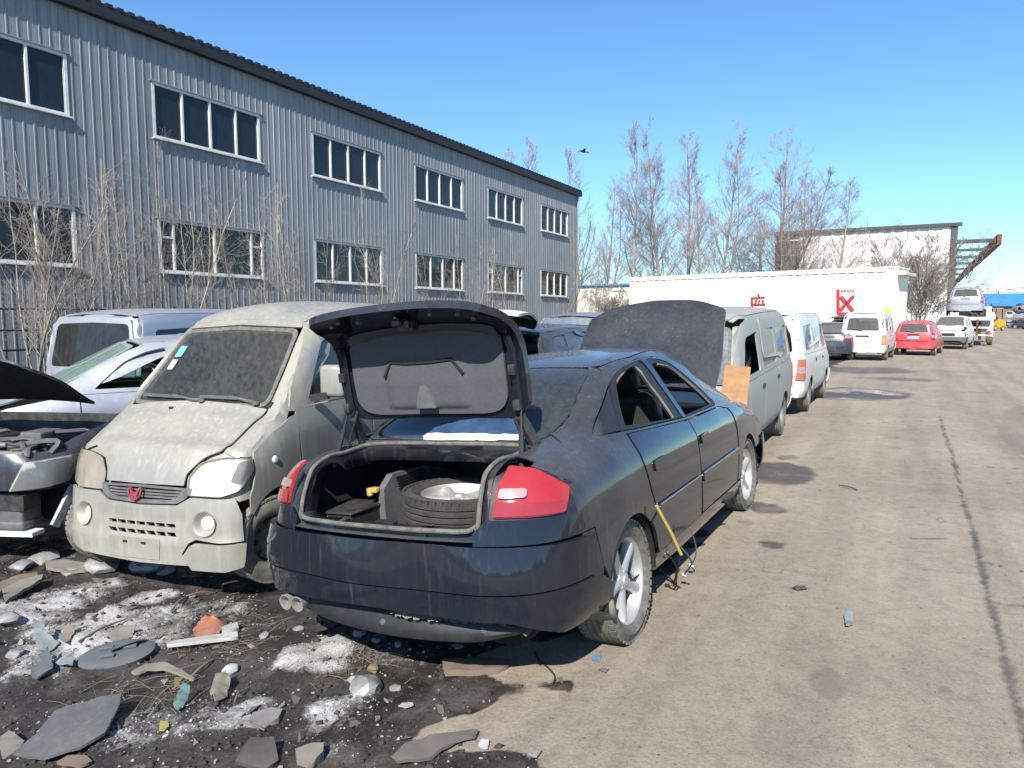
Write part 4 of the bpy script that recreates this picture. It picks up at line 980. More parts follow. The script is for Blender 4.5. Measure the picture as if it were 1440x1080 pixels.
    # --- roof, glass front and rear
    b.panel('roof', fillet([(.36, -.50, .1), (.40, 0), (.36, .50, .1), (-.5, .56), (-.93, .52, .1), (-.99, 0), (-.93, -.52, .1), (-.5, -.56)]), 'T', PD, root, th=.015, res=.06, inmat=MT['grey_plastic'])
    for sg in (-1, 1):
        b.panel('roof_rail', [(.36, sg * .505), (-.5, sg * .566), (-.93, sg * .526), (-.93, sg * .60), (-.5, sg * .585), (.3, sg * .59), (.36, sg * .57)], 'T', PD, root, off=-.002, th=.01, res=.06)
    rg = b.panel('rear_window', fillet([(-.965, -.50, .08), (-1.0, 0), (-.965, .50, .08), (-1.5, .585, .05), (-1.76, .56, .1), (-1.81, 0), (-1.76, -.56, .1), (-1.5, -.585, .05)]), 'T', glass('rear_screen_glass', (.40, .50, .52), .75, .16, (.30, .31, .30)), root, th=.005, res=.06)
    b.panel('windscreen', fillet([(.42, -.50, .08), (.46, 0), (.42, .50, .08), (1.12, .64, .05), (1.2, 0), (1.12, -.64, .05)]), 'T', MT['glass'], root, th=.005, res=.06)
    # deck strips either side of the boot opening
    for sg in (-1, 1):
        b.panel('deck_side', [(-1.72, sg * .575), (-2.03, sg * .575), (-2.03, sg * .72), (-1.72, sg * .72)], 'T', PD, root, off=-.004, th=.006, res=.05)
        b.panel('pillar_foot', [(-1.58, sg * .54), (-1.83, sg * .52), (-1.90, sg * .60), (-1.88, sg * .70), (-1.58, sg * .66)], 'T', PD, root, off=-.009, th=.006, res=.04)
    # --- front wings, bonnet, nose
    wing = [(.845, .345), (.905, .55), (.915, .735), (.875, .915), (.63, .953), (1.12, .935), (1.45, .905), (1.8, .845), (2.05, .775), (2.12, .70), (2.12, .52), (1.72, .50)] + arc(fa[0], fa[1], fa[2], 35, 168, 18)
    b.panel('front_wing', wing, 'R', PD, root, th=.012, res=.055, mirror=True, inmat=DK)
    b.panel('front_bumper', [(R(-62), .26), (R(62), .26), (R(62), .55), (R(-62), .55)], ('W', 1.4), P, root, off=.02, th=.01, res=.06)
    b.panel('grille', [(-.45, .56), (.45, .56), (.45, .74), (-.45, .74)], 'F', MT['black_plastic'], root, off=-.02, th=.01, res=.08)
    b.panel('headlamp', [(.47, .58), (.78, .58), (.78, .74), (.47, .74)], 'F', MT['head_lens'], root, off=0, th=.01, res=.06, mirror=True)
    hood = b.panel('bonnet', fillet([(1.22, -.66, .05), (1.28, 0), (1.22, .66, .05), (1.6, .69), (2.08, .665, .04), (2.19, .40, .12), (2.22, 0), (2.19, -.40, .12), (2.08, -.665, .04), (1.6, -.69)]), 'T', MT['audi_dusty'], root, th=.03, res=.06, inmat=MT['felt_dark'])
    hood.matrix_local = Matrix.Translation((1.22, 0, 1.0)) @ Matrix.Rotation(R(-67), 4, 'Y') @ Matrix.Translation((-1.22, 0, -1.0))
    # crease lines and scratches of the bonnet
    eng = MB(); eng.box((1.75, 0, .60), (.7, 1.0, .3), None, .05); eng.box((1.6, .25, .78), (.35, .3, .1), None, .03); eng.build('engine', MT['dark_metal'], root)
    # --- rear end
    W = ('W', -1.4)
    a = lambda d, s=1: math.pi + s * R(d)
    def lampoly(pts, s): return [(a(d, s), z) for d, z in pts]
    for s in (1, -1):
        lp = b.panel('tail_light', fillet([(*p, .012) for p in lampoly([(33.2, .802), (49.6, .795), (52.2, .89), (45, .972), (38.5, .992), (35.3, .93)], s)]), W, MT['red_lens'], root, off=.010, th=.02, res=.035)
        b.panel('reversing_lens', fillet([(*p, .012) for p in lampoly([(34.9, .874), (41.0, .872), (41.4, .905), (35.6, .910)], s)]), W, MT['clear_lens'], lp, off=.022, th=.012, res=.03)
        b.panel('lower_lens', fillet([(*p, .01) for p in lampoly([(33.5, .806), (49.4, .80), (50.2, .842), (34.2, .862)], s)]), W, MT['dark_red_lens'], lp, off=.017, th=.003, res=.035)
        b.panel('lamp_surround', lampoly([(32.2, .79), (53.5, .785), (55, .90), (46, .975), (38, .985), (33, .95)], s), W, MT['black_plastic'], root, off=-.002, th=.006, res=.05)
        b.panel('rear_corner', lampoly([(28.5, .69), (56, .69), (54.5, .788), (31.8, .793), (28.5, .74)], s), W, P, root, th=.006, res=.05)
    dent = lambda p: .012 * math.sin(9 * p.y + 1) * math.exp(-((p.z - .55) / .1) ** 2)
    pt = [(-57, .675), (-40, .685), (-20, .69), (0, .692), (20, .69), (40, .685), (57, .675)]
    up = [(a(d), z) for d, z in pt]
    b.panel('rear_bumper', up + [(a(57), .505), (a(-57), .505)], W, P, root, off=.032, th=.03, res=.045, jit=dent, inmat=DK)
    lw = b.panel('bumper_lower', [(a(-58), .498), (a(58), .498), (a(58), .315), (a(47), .312), (a(41), .352), (a(36), .385), (a(20), .40), (a(0), .405), (a(-30), .39), (a(-58), .33)], W, P, root, off=.034, th=.025, res=.045, inmat=DK)
    b.panel('bumper_lower_side', [(-1.945, .315), (-1.80, .292), (-1.80, .40), (-1.945, .49)], 'R', P, root, off=.028, th=.02, res=.05, mirror=True)
    # hanging valance strip under the bumper
    val = MB(); top = []; bot = []
    for k in range(25):
        t = k / 24; y = .60 - 1.28 * t
        x = -2.40 + .16 * (abs(y) / .7) ** 2.2
        zt_ = .40 - .035 * t - .012 * math.sin(t * 3) ; hh = .115 - .02 * t - (.035 * max(0, t - .85) / .15)
        top.append((x + .03, y, zt_)); bot.append((x - .005, y, zt_ - hh))
    v = []; f = []
    for k in range(25):
        tx, bx_ = Vector(top[k]), Vector(bot[k])
        prof = [tx + Vector((.07, 0, .01)), tx, tx.lerp(bx_, .35) + Vector((-.022, 0, 0)), tx.lerp(bx_, .75) + Vector((-.018, 0, 0)), bx_, bx_ + Vector((.05, 0, -.005)), tx.lerp(bx_, .5) + Vector((.03, 0, 0))]
        v += prof
    for k in range(24):
        for j in range(7): f.append((k * 7 + j, k * 7 + (j + 1) % 7, (k + 1) * 7 + (j + 1) % 7, (k + 1) * 7 + j))
    f.append(tuple(range(7))[::-1]); f.append(tuple(24 * 7 + j for j in range(7)))
    vo = mk('valance', v, f, MT['black_plastic'], root)
    for yy in (.45, -.05, -.52):
        k = int((.60 - yy) / 1.28 * 24); p = Vector(top[k]).lerp(Vector(bot[k]), .5) + Vector((-.024, 0, 0))
        MB().lathe([(.001, 0), (.008, 0), (.010, .003), (.016, .003), (.018, .008)], 14, 'x', Matrix.Translation(p)).build('parking_sensor', MT['grey_plastic'], vo)
    # torn foam edge at the right end of the valance
    tf = MB()
    r2 = random.Random(5)
    tv = []; tq = []
    for k in range(61):
        t = k / 60; p = Vector((-2.405 + .17 * t ** 2, -.10 - .60 * t, .374 - .02 * t - .06 * max(0, t - .8) / .2))
        tv += [p + Vector((.03, 0, .012)), p + Vector((-.004 - .018 * r2.random(), r2.uniform(-.006, .006), -.003 + r2.uniform(-.010, .006)))]
    for k in range(60): tq.append((2 * k, 2 * k + 1, 2 * k + 3, 2 * k + 2))
    tf.add(tv, tq)
    tf.build('torn_bumper_foam', MT['rubber_dirty'], root)
    # exhaust
    for k, yy in enumerate((.60, .52)):
        e = MB(); M = Matrix.Translation((-2.385, yy, .325)) @ Matrix.Rotation(R(-4), 4, 'Y')
        e.lathe([(.030, .35), (.036, .02), (.039, 0), (.034, .0), (.031, .06), (.001, .07)], 20, 'x', M)
        e.build('exhaust_tip', MT['metal'], root)
    MB().box((-1.75, .45, .27), (.55, .5, .16), None, .05).build('silencer', MT['dark_metal'], root)
    # --- boot opening: seal lip, gutter and tub
    loop = []
    def bp_(u, w, view): return b.point(u, w, view)[0]
    half = []
    for z in (.712, .715): pass
    for y in np.linspace(0, .50, 6): half.append(bp_(y, .708, 'B'))
    half += [bp_(.555, .718, 'B'), bp_(.575, .76, 'B'), bp_(.575, .84, 'B'), bp_(.572, .92, 'B'), bp_(.57, .975, 'B')]
    half += [bp_(-2.10, .57, 'T'), bp_(-1.98, .575, 'T'), bp_(-1.86, .575, 'T')]
    half += [bp_(-1.80, .55, 'T'), bp_(-1.795, .45, 'T'), bp_(-1.80, .25, 'T'), bp_(-1.805, 0, 'T')]
    half = [Vector((p.x, max(0, p.y), p.z)) for p in half]
    ring = half + [Vector((p.x, -p.y, p.z)) for p in half[::-1][1:-1]]
    ring = [Vector(p) for p in crom([tuple(p) for p in ring + [ring[0]]], 3)][:-1]
    cen = Vector((-2.0, 0, .86)); n = len(ring)
    def shrink(p, k, ix, iz):
        q = p.copy(); q.y *= (1 - k); q.x += ix; q.z += iz; return q
    rows = []
    for p in ring:
        rearish = smoothstep(-1.95, -2.2, p.x) if False else max(0, min(1, (-1.98 - p.x) / .25))
        inw = Vector((.05 * rearish, 0, -.05 * (1 - rearish)))
        rows.append([p + Vector((0, 0, 0)), p + inw * .9 + Vector((0, -.02 * np.sign(p.y) if abs(p.y) > .3 else 0, .0 if rearish > .5 else -.0)), p + inw * 1.0 + Vector((0, -.045 * np.sign(p.y) if abs(p.y) > .3 else 0, .022 if (rearish > .9 and p.z < .73) else 0)), p + inw * .35 + Vector((.0, -.055 * np.sign(p.y) if abs(p.y) > .3 else 0, .035 if (rearish > .9 and p.z < .73) else (-.0))), p + inw * 2.2 + Vector((.0, -.07 * np.sign(p.y) if abs(p.y) > .3 else 0, .03 if (rearish > .9 and p.z < .73) else 0))])
    v = [q for r_ in rows for q in r_]; f = []
    for i in range(n):
        j = (i + 1) % n
        for k in range(4): f.append((i * 5 + k, i * 5 + k + 1, j * 5 + k + 1, j * 5 + k))
    gut = mk('boot_gutter', v, f, MT['audi_dusty'], root); md = gut.modifiers.new('t', 'SOLIDIFY'); md.thickness = .004
    ws = MB(); rr = [r_[3] for r_ in rows]; ws.tube(rr + [rr[0]], .011, 8); ws.build('weather_seal', MT['rubber'], root)
    tub = MB()
    x0, x1, yw, z0, z1 = -2.31, -1.05, .66, .47, .99
    tub.box(((x0 + x1) / 2, 0, z0 - .01), (x1 - x0, 2 * yw + .24, .02)); tub.box((x1, 0, .72), (.02, 2 * yw, .5))
    tub.box((-1.42, 0, .965), (.68, 2 * yw, .02))
    tub.box((x0 + .02, 0, .57), (.02, 1.2, .22))
    for sg in (-1, 1): tub.box(((x0 + x1) / 2 + .12, sg * yw if sg < 0 else .78, .70), (x1 - x0 - .24, .02, .46))
    tub.build('boot_tub', MT['felt_dark'], root)
    MB().box((-1.80, -.10, .54), (.5, .62, .14), None, .03).build('spare_well_cover', MT['felt_dark'], root)
    # side linings
    rl = MB()
    pts = [(-2.27, .48), (-2.27, .70), (-2.2, .90), (-1.95, .93), (-1.6, .90), (-1.6, .48)]
    rl.prism(pts, -.50, -.485)
    rl.prism([(-2.27, .48), (-2.27, .72), (-2.20, .80), (-1.9, .82), (-1.9, .48)], -.49, -.44)
    rl.build('boot_lining', MT['felt_dark'], root)
    ll = MB(); ll.prism([(-1.90, .48), (-1.90, .80), (-1.82, .865), (-1.55, .865), (-1.2, .78), (-1.2, .48)], .33, .37)
    ll.box((-1.80, .33, .60), (.02, .30, .26)) if False else None
    lo = ll.build('boot_lining', MT['grey_plastic'], root)
    vt = MB()
    for k in range(6): vt.bar((-1.80 + .006 * k, .325, .845 - .016 * k), (-1.55, .325, .845 - .016 * k), .01, .006)
    vt.build('vent_louvre', MT['black_plastic'], lo)
    # equipment box in the left cavity
    eb = MB(); eb.box((-1.98, .50, .66), (.28, .26, .10), Matrix.Rotation(0, 4, 'Z'), .008); ebo = eb.build('equipment_box', MT['black_plastic'], root)
    MB().box((-1.98, .50, .717), (.30, .28, .012), None, .004).build('box_lid', MT['dark_metal'], ebo)
    MB().box((-2.125, .50, .66), (.012, .20, .055), None, .004).build('box_face', MT['dark_metal'], ebo)
    br = MB(); br.box((-2.08, .61, .60), (.03, .02, .24)); br.build('bracket', MT['metal'], ebo)
    pl = MB(); pl.box((-1.92, .375, .80), (.035, .045, .03), None, .008); pl.box((-1.93, .40, .79), (.03, .03, .045), None, .008); pl.build('yellow_plug', plain('yellow_plastic', (.55, .38, .08), .5), root)
    lat = MB(); lat.box((-2.26, .02, .735), (.04, .11, .014), None, .004); lat.build('latch_striker', MT['black_plastic'], root)
    # --- boot lid, built shut then swung up about its hinge
    V = ('P', -1.80, .70)
    hx, hz = -1.74, 1.03
    A = lambda d: R(d)
    lid_out = fillet([(-.50, A(88), .1), (0, A(89.5)), (.50, A(88), .1), (.57, A(100), .06), (.578, A(122)), (.575, A(142), .03), (.56, A(165), .05), (.50, A(178), .08), (0, A(179)), (-.50, A(178), .08), (-.56, A(165), .05), (-.575, A(142), .03), (-.578, A(122)), (-.57, A(100), .06)])
    opened = Matrix.Translation((hx, 0, hz)) @ Matrix.Rotation(R(LID), 4, 'Y') @ Matrix.Translation((-hx, 0, -hz))
    opened = Matrix.Translation((-.095, 0, .095)) @ opened
    lid = b.panel('boot_lid', lid_out, V, PD, root, th=.035, res=.05, inmat=MT['audi'])
    lid.matrix_local = opened
    lin = fillet([(-.40, A(93), .12), (0, A(93.5)), (.40, A(93), .12), (.47, A(104), .10), (.475, A(140)), (.45, A(152), .06), (0, A(154)), (-.45, A(152), .06), (-.475, A(140)), (-.47, A(104), .10)])
    pocket = lambda p: -.014 * float(smoothstep(.27, .21, abs(p.y))) * float(smoothstep(-1.84, -1.87, p.x)) * float(smoothstep(-2.12, -2.08, p.x))
    lining = b.panel('lid_lining', lin, V, MT['felt'], lid, off=-.040, th=.012, res=.022, jit=pocket, inmat=MT['felt'])
    # the warning triangle holder in the middle of the lining
    def lp3(y, d, o):
        p, nn, _ = b.point(y, A(d), V); return p - nn * o
    th_ = MB(); tri = [lp3(y, d, .088) for y, d in ((.06, 100), (-.06, 100), (-.055, 104), (-.03, 113), (-.005, 118), (.02, 117), (.05, 106))]
    tri2 = [lp3(y, d, .068) for y, d in ((.06, 100), (-.06, 100), (-.055, 104), (-.03, 113), (-.005, 118), (.02, 117), (.05, 106))]
    th_.add(tri + tri2, [tuple(range(7)), tuple(range(13, 6, -1))] + [(i, i + 7, (i + 1) % 7 + 7, (i + 1) % 7) for i in range(7)])
    th_.build('triangle_holder', MT['grey_plastic'], lid, smooth=False)
    pk = MB(); pk.tube([lp3(y, d, .066) for y, d in ((-.24, 123), (-.18, 131), (-.05, 130), (.1, 130), (.20, 131), (.25, 123))], .009, 6); pk.build('pocket_edge', MT['dark_in'], lid)
    lt = MB()
    for (y, d, s_) in ((.0, 158, (.05, .09, .05)), (.02, 164, (.03, .05, .04)), (-.03, 161, (.04, .03, .06))):
        p = lp3(y, d, .06); lt.box(p, s_, None, .006)
    lt.tube([lp3(-.04, 166, .05), lp3(-.05, 170, .08), lp3(-.05, 175, .06)], .006, 6); lt.build('lid_latch', MT['dark_metal'], lid)
    for (y, d) in ((.42, 168), (.34, 172), (.25, 167), (-.2, 168), (-.36, 168), (-.40, 160)):
        MB().box(lp3(y, d, .042), (.018, .02, .018), None, .004).build('clip', MT['grey_plastic'], lid)
    # lid ribs at both edges
    for sg in (-1, 1):
        e = MB(); e.tube([lp3(sg * .525, d, .05) for d in (95, 105, 115, 125, 135, 145)], .02, 6); e.build('lid_edge_rib', MT['audi'], lid)
        for d in (101, 125): MB().box(lp3(sg * .53, d, .075), (.05, .035, .03), None, .004).build('rib_bracket', MT['dark_metal'], lid)
    # struts and hinges
    for sg in (-1, 1):
        a0 = Vector((-2.0, sg * .575, .93)); a1 = opened @ Vector((-1.90, sg * .53, 1.0))
        st = MB(); mid = a0.lerp(a1, .55); st.tube([a0, mid], .013, 8); st.tube([mid, a1], .006, 8); st.build('gas_strut', MT['black_plastic'], root)
        hg = MB(); h0 = Vector((-1.72, sg * .56, .93)); h1 = opened @ Vector((-1.80, sg * .52, .985))
        hg.bar(h0, h1, .03, .05); hg.bar(h0 + Vector((-.1, 0, .0)), h0, .03, .05); hg.build('lid_hinge', MT['dark_metal'], root)
        nz = MB(); nz.tube([a1, a1 + Vector((.02, -sg * .02, -.06)), a1 + Vector((-.02, -sg * .03, -.12)), a0 + Vector((.1, 0, .05))], .008, 6); nz.build('cable', MT['black_plastic'], root)
    # --- underbody, arch liners, interior
    ub = MB(); ub.box((.0, 0, .26), (4.3, 1.20, .14)); ub.box((-.15, 0, .30), (1.95, 1.60, .12)); ub.box((-2.1, 0, .42), (.45, 1.45, .1)); ub.build('underbody', MT['underbody'], root)
    for (cx, cz, rr_) in (ra, fa):
        for sg in (-1, 1):
            m = MB(); v = []; f = []
            for k in range(17):
                t = R(-5 + 190 * k / 16)
                for yy in (.885, .60): v.append((cx + (rr_ - .004) * math.cos(t), sg * yy, cz + (rr_ - .004) * math.sin(t)))
            for k in range(16): f.append((2 * k, 2 * k + 1, 2 * k + 3, 2 * k + 2))
            nn = len(v); v += [(cx, sg * .60, cz - .05)]
            for k in range(16): f.append((2 * k + 1, nn, 2 * k + 3))
            m.add(v, f); m.build('arch_liner', MT['underbody'], root)
    rw = [wheel(root, ra[0], -.775, .295, .305, .20, .22, 'five', 0, -2.0, 12), wheel(root, ra[0], .775, .315, .305, .20, .22, 'five', 0, 0, 40),
          wheel(root, fa[0] + .02, -.775, .30, .305, .20, .22, 'five', -2, 0, 30), wheel(root, fa[0], .775, .315, .305, .20, .22, 'five', 0, 0, 0)]
    # mud flap piece by the rear wheel
    mf = MB(); mf.add([(-1.80, -.90, .31), (-1.84, -.70, .31), (-1.80, -.74, .20), (-1.775, -.90, .215)], [(0, 1, 2, 3)])
    mo = mf.build('mud_flap', MT['rubber_dirty'], root); md = mo.modifiers.new('t', 'SOLIDIFY'); md.thickness = .012
    def seat(x, y, back=True, w=.5):
        s = MB(); s.box((x + .25, y, .52), (.52, w, .16), None, .06)
        M = Matrix.Translation((x, y, .52)) @ Matrix.Rotation(R(-16), 4, 'Y')
        s.box((0, 0, .34), (.16, w, .62), M, .065)
        so = s.build('seat', MT['seat'], root)
        h = MB(); h.box((0, 0, .74), (.11, .27, .17), M, .05); h.tube([M @ Vector((0, -.05, .6)), M @ Vector((0, -.05, .7))], .008, 6); h.tube([M @ Vector((0, .05, .6)), M @ Vector((0, .05, .7))], .008, 6)
        h.build('headrest', MT['seat'], so); return so
    seat(.0, -.38); seat(.0, .38)
    s = MB(); s.box((-.75, 0, .52), (.55, 1.3, .18), None, .07)
    M = Matrix.Translation((-1.0, 0, .52)) @ Matrix.Rotation(R(-22), 4, 'Y'); s.box((0, 0, .32), (.16, 1.3, .60), M, .06); so = s.build('rear_seat', MT['seat'], root)
    for y in (-.4, .4):
        h = MB(); h.box((0, y, .66), (.12, .30, .15), M, .055); h.build('headrest', MT['seat'], so)
    d = MB(); d.box((.85, 0, .82), (.45, 1.45, .22), None, .08); d.build('dashboard', MT['black_plastic'], root)
    st = MB(); st.lathe([(.185 + .016 * math.cos(t), .016 * math.sin(t)) for t in np.linspace(0, 2 * math.pi, 9)], 28, 'x', Matrix.Translation((.52, .38, .86)) @ Matrix.Rotation(R(25), 4, 'Y')); st.box((.53, .38, .86), (.03, .33, .06)); st.build('steering_wheel', MT['black_plastic'], root)
    ps = MB(); ps.box((-1.35, 0, .985), (.55, 1.15, .02)); ps.build('parcel_shelf', MT['felt_dark'], root)
    return root, b
LID = 86
saloon, saloon_base = build_saloon()

# spare wheel lying in the boot
sp = wheel(None, 0, 0, 0, .29, .19, .205, 'five', tmat=plain('dark_tread_rubber', (.052, .049, .044), .9, 0, .4, 20, .2, .3))
tag(sp, 'spare wheel with silver alloy rim lying flat in the open boot of the black saloon', 'wheel'); sp.name = 'spare_wheel'
sp.matrix_world = saloon.matrix_world @ Matrix.Translation((-1.83, -.10, .715)) @ Matrix.Rotation(R(4), 4, 'X') @ Matrix.Rotation(R(-90), 4, 'X')
# ------------------------------------------------------------------ the beige van facing the camera
MT['van_beige'] = paint('dusty_beige_van_paint', (.335, .322, .278), .40, .32, .5, .40, (.36, .328, .262), .34, .24, .16, 0, .35, .4)
MT['wind_dusty'] = glass('dust_streaked_windscreen', (.72, .77, .75), .95, .075, (.44, .41, .35), .03, lo=.38, hi=.68, scale=1.0, floor=.2, sw=.6)
def wheel_arch_liner(root, cx, cz, r, y_out, y_in, mat=None):
    for sg in (-1, 1):
        v = []; f = []
        for k in range(15):
            t = R(-5 + 190 * k / 14)
            for yy in (y_out, y_in): v.append((cx + (r - .004) * math.cos(t), sg * yy, cz + (r - .004) * math.sin(t)))
        for k in range(14): f.append((2 * k, 2 * k + 1, 2 * k + 3, 2 * k + 2))
        n = len(v); v.append((cx, sg * y_in, cz - .05))
        for k in range(14): f.append((2 * k + 1, n, 2 * k + 3))
        mk('arch_liner', v, f, mat or MT['underbody'], root)
def seat_block(root, x, y, z, w=.48, mat=None, hh=.62, rake=-14):
    mat = mat or MT['seat']
    s = MB(); s.box((x + .24, y, z), (.48, w, .15), None, .05)
    M = Matrix.Translation((x, y, z)) @ Matrix.Rotation(R(rake), 4, 'Y'); s.box((0, 0, hh / 2), (.15, w, hh), M, .06)
    so = s.build('seat', mat, root)
    MB().box((0, 0, hh + .10), (.10, w * .55, .16), M, .045).build('headrest', mat, so)
    return so
MT['lamp_glass'] = glass('hazy_lamp_cover', (.98, .97, .94), .98, .20, (.55, .50, .42), .06)
MT['reflector'] = plain('lamp_housing', (.74, .71, .64), .35, .12, .2, 6)
def build_van():
    b = Base(WUL_ST, WUL_R, WUL_F, None, wul_lean)
    root = empty('beige_van', label='dusty beige van with red emblem and cracked front bumper, facing the camera', cat='van')
    P = None
    root.matrix_world = Matrix.Translation((-2.17, 5.07, -.12)) @ Matrix.Rotation(R(-108.5), 4, 'Z') @ Matrix.Rotation(R(.8), 4, 'X')
    P = MT['van_beige']; DK = MT['dark_in']; W = ('W', 0.0)
    def D(pts, s=1): return [(R(p[0] * s),) + tuple(p[1:]) for p in pts]
    mir = lambda half: half + [(-p[0],) + tuple(p[1:]) for p in half[::-1] if abs(p[0]) > 1e-6]
    Q = ('P', -.2, .3)
    hood = mir([(0, R(24.6)), (.315, R(25)), (.322, R(29.5)), (.41, R(37)), (.525, R(40.5)), (.558, R(56)), (.592, R(69)), (0, R(70.5))])
    hood = fillet([(0, R(24.6)), (.315, R(25)), (.322, R(29.5), .02), (.41, R(37), .05), (.525, R(40.5), .03), (.558, R(56)), (.592, R(69), .02), (0, R(70.8)), (-.592, R(69), .02), (-.558, R(56)), (-.525, R(40.5), .03), (-.41, R(37), .05), (-.322, R(29.5), .02), (-.315, R(25))])
    crease = lambda p: .009 * float(smoothstep(.47, .36, abs(p.y) + .25 * (p.x - .3)))
    b.panel('bonnet', hood, Q, P, root, off=.0, th=.012, res=.035, jit=crease, inmat=DK)
    b.panel('cowl', fillet([(-.60, R(70)), (0, R(71.8)), (.60, R(70)), (.605, R(73.2)), (0, R(75)), (-.605, R(73.2))]), Q, MT['black_plastic'], root, off=-.008, th=.008, res=.05)
    wa = (.20, .275, .335)
    fend = [(-.115, .30), (-.09, .45)] + [(-.035, .62), (-.022, .87), (-.045, 1.06), (.03, 1.045), (.12, 1.005), (.22, .97), (.31, .92), (.40, .865), (.405, .845), (.415, .75), (.455, .64), (.475, .60), (.478, .50)] + arc(wa[0], wa[1], wa[2], 38, 160, 18)
    b.panel('front_wing', fend, 'L', P, root, th=.012, res=.05, mirror=True, inmat=DK)
    for s in (-1, 1):
        b.panel('wing_top', [(s * y, R(d)) for y, d in ((.533, 40.3), (.566, 56), (.601, 69.3), (.606, 73.5), (.60, 78), (.69, 80), (.715, 70), (.725, 56), (.715, 41), (.62, 38.5))], Q, P, root, off=-.012, th=.008, res=.04)
        b.panel('screen_pillar', [(s * y, z) for y, z in ((.594, 1.10), (.52, 1.642), (.50, 1.70), (.59, 1.72), (.63, 1.64), (.71, 1.10))], 'F', P, root, off=-.012, th=.012, res=.05)
    # cabin side with the windows cut out
    w1 = fillet([(-.20, 1.145, .03), (-.50, 1.56, .06), (-.94, 1.60, .04), (-.94, 1.145, .03)])
    w2 = fillet([(-1.10, 1.16, .06), (-1.10, 1.58, .06), (-1.86, 1.58, .06), (-1.86, 1.16, .06)])
    w3 = fillet([(-1.98, 1.16, .06), (-1.98, 1.58, .06), (-2.66, 1.56, .08), (-2.66, 1.16, .06)])
    cab = [(-.055, 1.078), (.02, 1.085), (-.06, 1.235), (-.20, 1.39), (-.425, 1.645), (-.53, 1.742), (-.75, 1.80), (-1.1, 1.825), (-2.2, 1.825), (-2.78, 1.79), (-2.84, 1.60), (-2.86, 1.112), (-.30, 1.108), (-.12, 1.10)]
    b.panel('cabin_side', cab, 'L', P, root, [w1, w2, w3], th=.02, res=.06, mirror=True, inmat=DK)
    for w in (w1, w2, w3):
        b.panel('side_window', w, 'L', MT['glass_clear'], root, off=-.014, th=.004, res=.07, mirror=True)
    for nm, x0, x1 in (('door', -.065, -1.02), ('sliding_door', -1.035, -1.95)):
        pl = [(x0 + (.028 if nm == 'door' else 0), 1.10), (x0 + .03 if nm == 'door' else x0, .87), (x0 + .01 if nm == 'door' else x0, .62), (x0 - .05 if nm == 'door' else x0, .29), (x1, .29), (x1, 1.10)]
        b.panel(nm, pl, 'L', P, root, th=.014, res=.06, mirror=True, inmat=DK)
    rq = [(-1.965, 1.10), (-1.965, .29)] + arc(-2.32, .275, .33, 180, 0, 12)[::-1][0:0] + [(-2.0, .29)] + arc(-2.35, .275, .33, 3, 177, 14) + [(-2.86, .29), (-2.87, 1.10)]
    b.panel('rear_quarter', rq, 'L', P, root, th=.012, res=.06, mirror=True)
    b.panel('roof', fillet([(-.47, -.50, .05), (-.44, 0), (-.47, .50, .05), (-.75, .56), (-1.2, .585), (-2.8, .585), (-2.8, -.585), (-1.2, -.585), (-.75, -.56)]), 'T', P, root, th=.015, res=.07, inmat=MT['grey_plastic'])
    for sg in (-1, 1): b.panel('gutter', [(-.55, sg * .52), (-.9, sg * .575), (-2.8, sg * .585), (-2.8, sg * .635), (-.9, sg * .63), (-.55, sg * .60)], 'T', P, root, off=-.010, th=.006, res=.07)
    ws_ = fillet([(-.588, 1.118, .06), (0, 1.105), (.588, 1.118, .06), (.515, 1.64, .06), (0, 1.665), (-.515, 1.64, .06)])
    wi_ = fillet([(-.558, 1.140, .05), (0, 1.13), (.558, 1.140, .05), (.49, 1.615, .05), (0, 1.64), (-.49, 1.615, .05)])
    b.panel('screen_seal', ws_, 'F', MT['rubber'], root, [wi_], off=.004, th=.014, res=.05)
    wg = b.panel('windscreen', wi_, 'F', MT['wind_dusty'], root, off=-.001, th=.005, res=.06)
    b.panel('inspection_sticker', [(-.47, 1.44), (-.40, 1.44), (-.40, 1.52), (-.47, 1.52)], 'F', plain('teal_sticker', (.16, .50, .52), .5), wg, off=.003, th=.001, res=.04)
    b.panel('insurance_sticker', [(-.47, 1.35), (-.41, 1.35), (-.41, 1.42), (-.47, 1.42)], 'F', plain('faded_sticker', (.55, .54, .42), .5), wg, off=.003, th=.001, res=.04)
    b.panel('header_panel', fillet([(-.515, 1.655), (0, 1.68), (.515, 1.655), (.45, 1.745), (0, 1.775), (-.45, 1.745)]), 'F', P, root, off=-.001, th=.01, res=.05)
    # front face
    MTg = MT['grey_plastic']
    gr_out = fillet(D([(-31.5, .655, .01), (-30, .60, .03), (-24, .556, .03), (0, .545), (24, .556, .03), (30, .60, .03), (31.5, .655, .01), (0, .662)]))
    gr_in = fillet(D([(-27, .640, .01), (-25, .60, .02), (-20, .578, .02), (0, .572), (20, .578, .02), (25, .60, .02), (27, .640, .01), (0, .646)]))
    g = b.panel('grille', gr_out, W, MTg, root, [gr_in], off=.004, th=.03, res=.03)
    b.panel('grille_backing', gr_out, W, MT['dark_in'], g, off=-.045, th=.004, res=.06)
    for z in (.590, .608, .627):
        b.panel('grille_slat', D([(-26, z - .006), (26, z - .006), (26, z + .006), (-26, z + .006)]), W, MTg, g, off=-.006, th=.022, res=.05)
    # red winged emblem built from strokes
    em = MB()
    def ep(y, z): 
        h, nn, _ = b.point(y, z, 'F'); return h + nn * .022
    cx, cz = -.045, .602
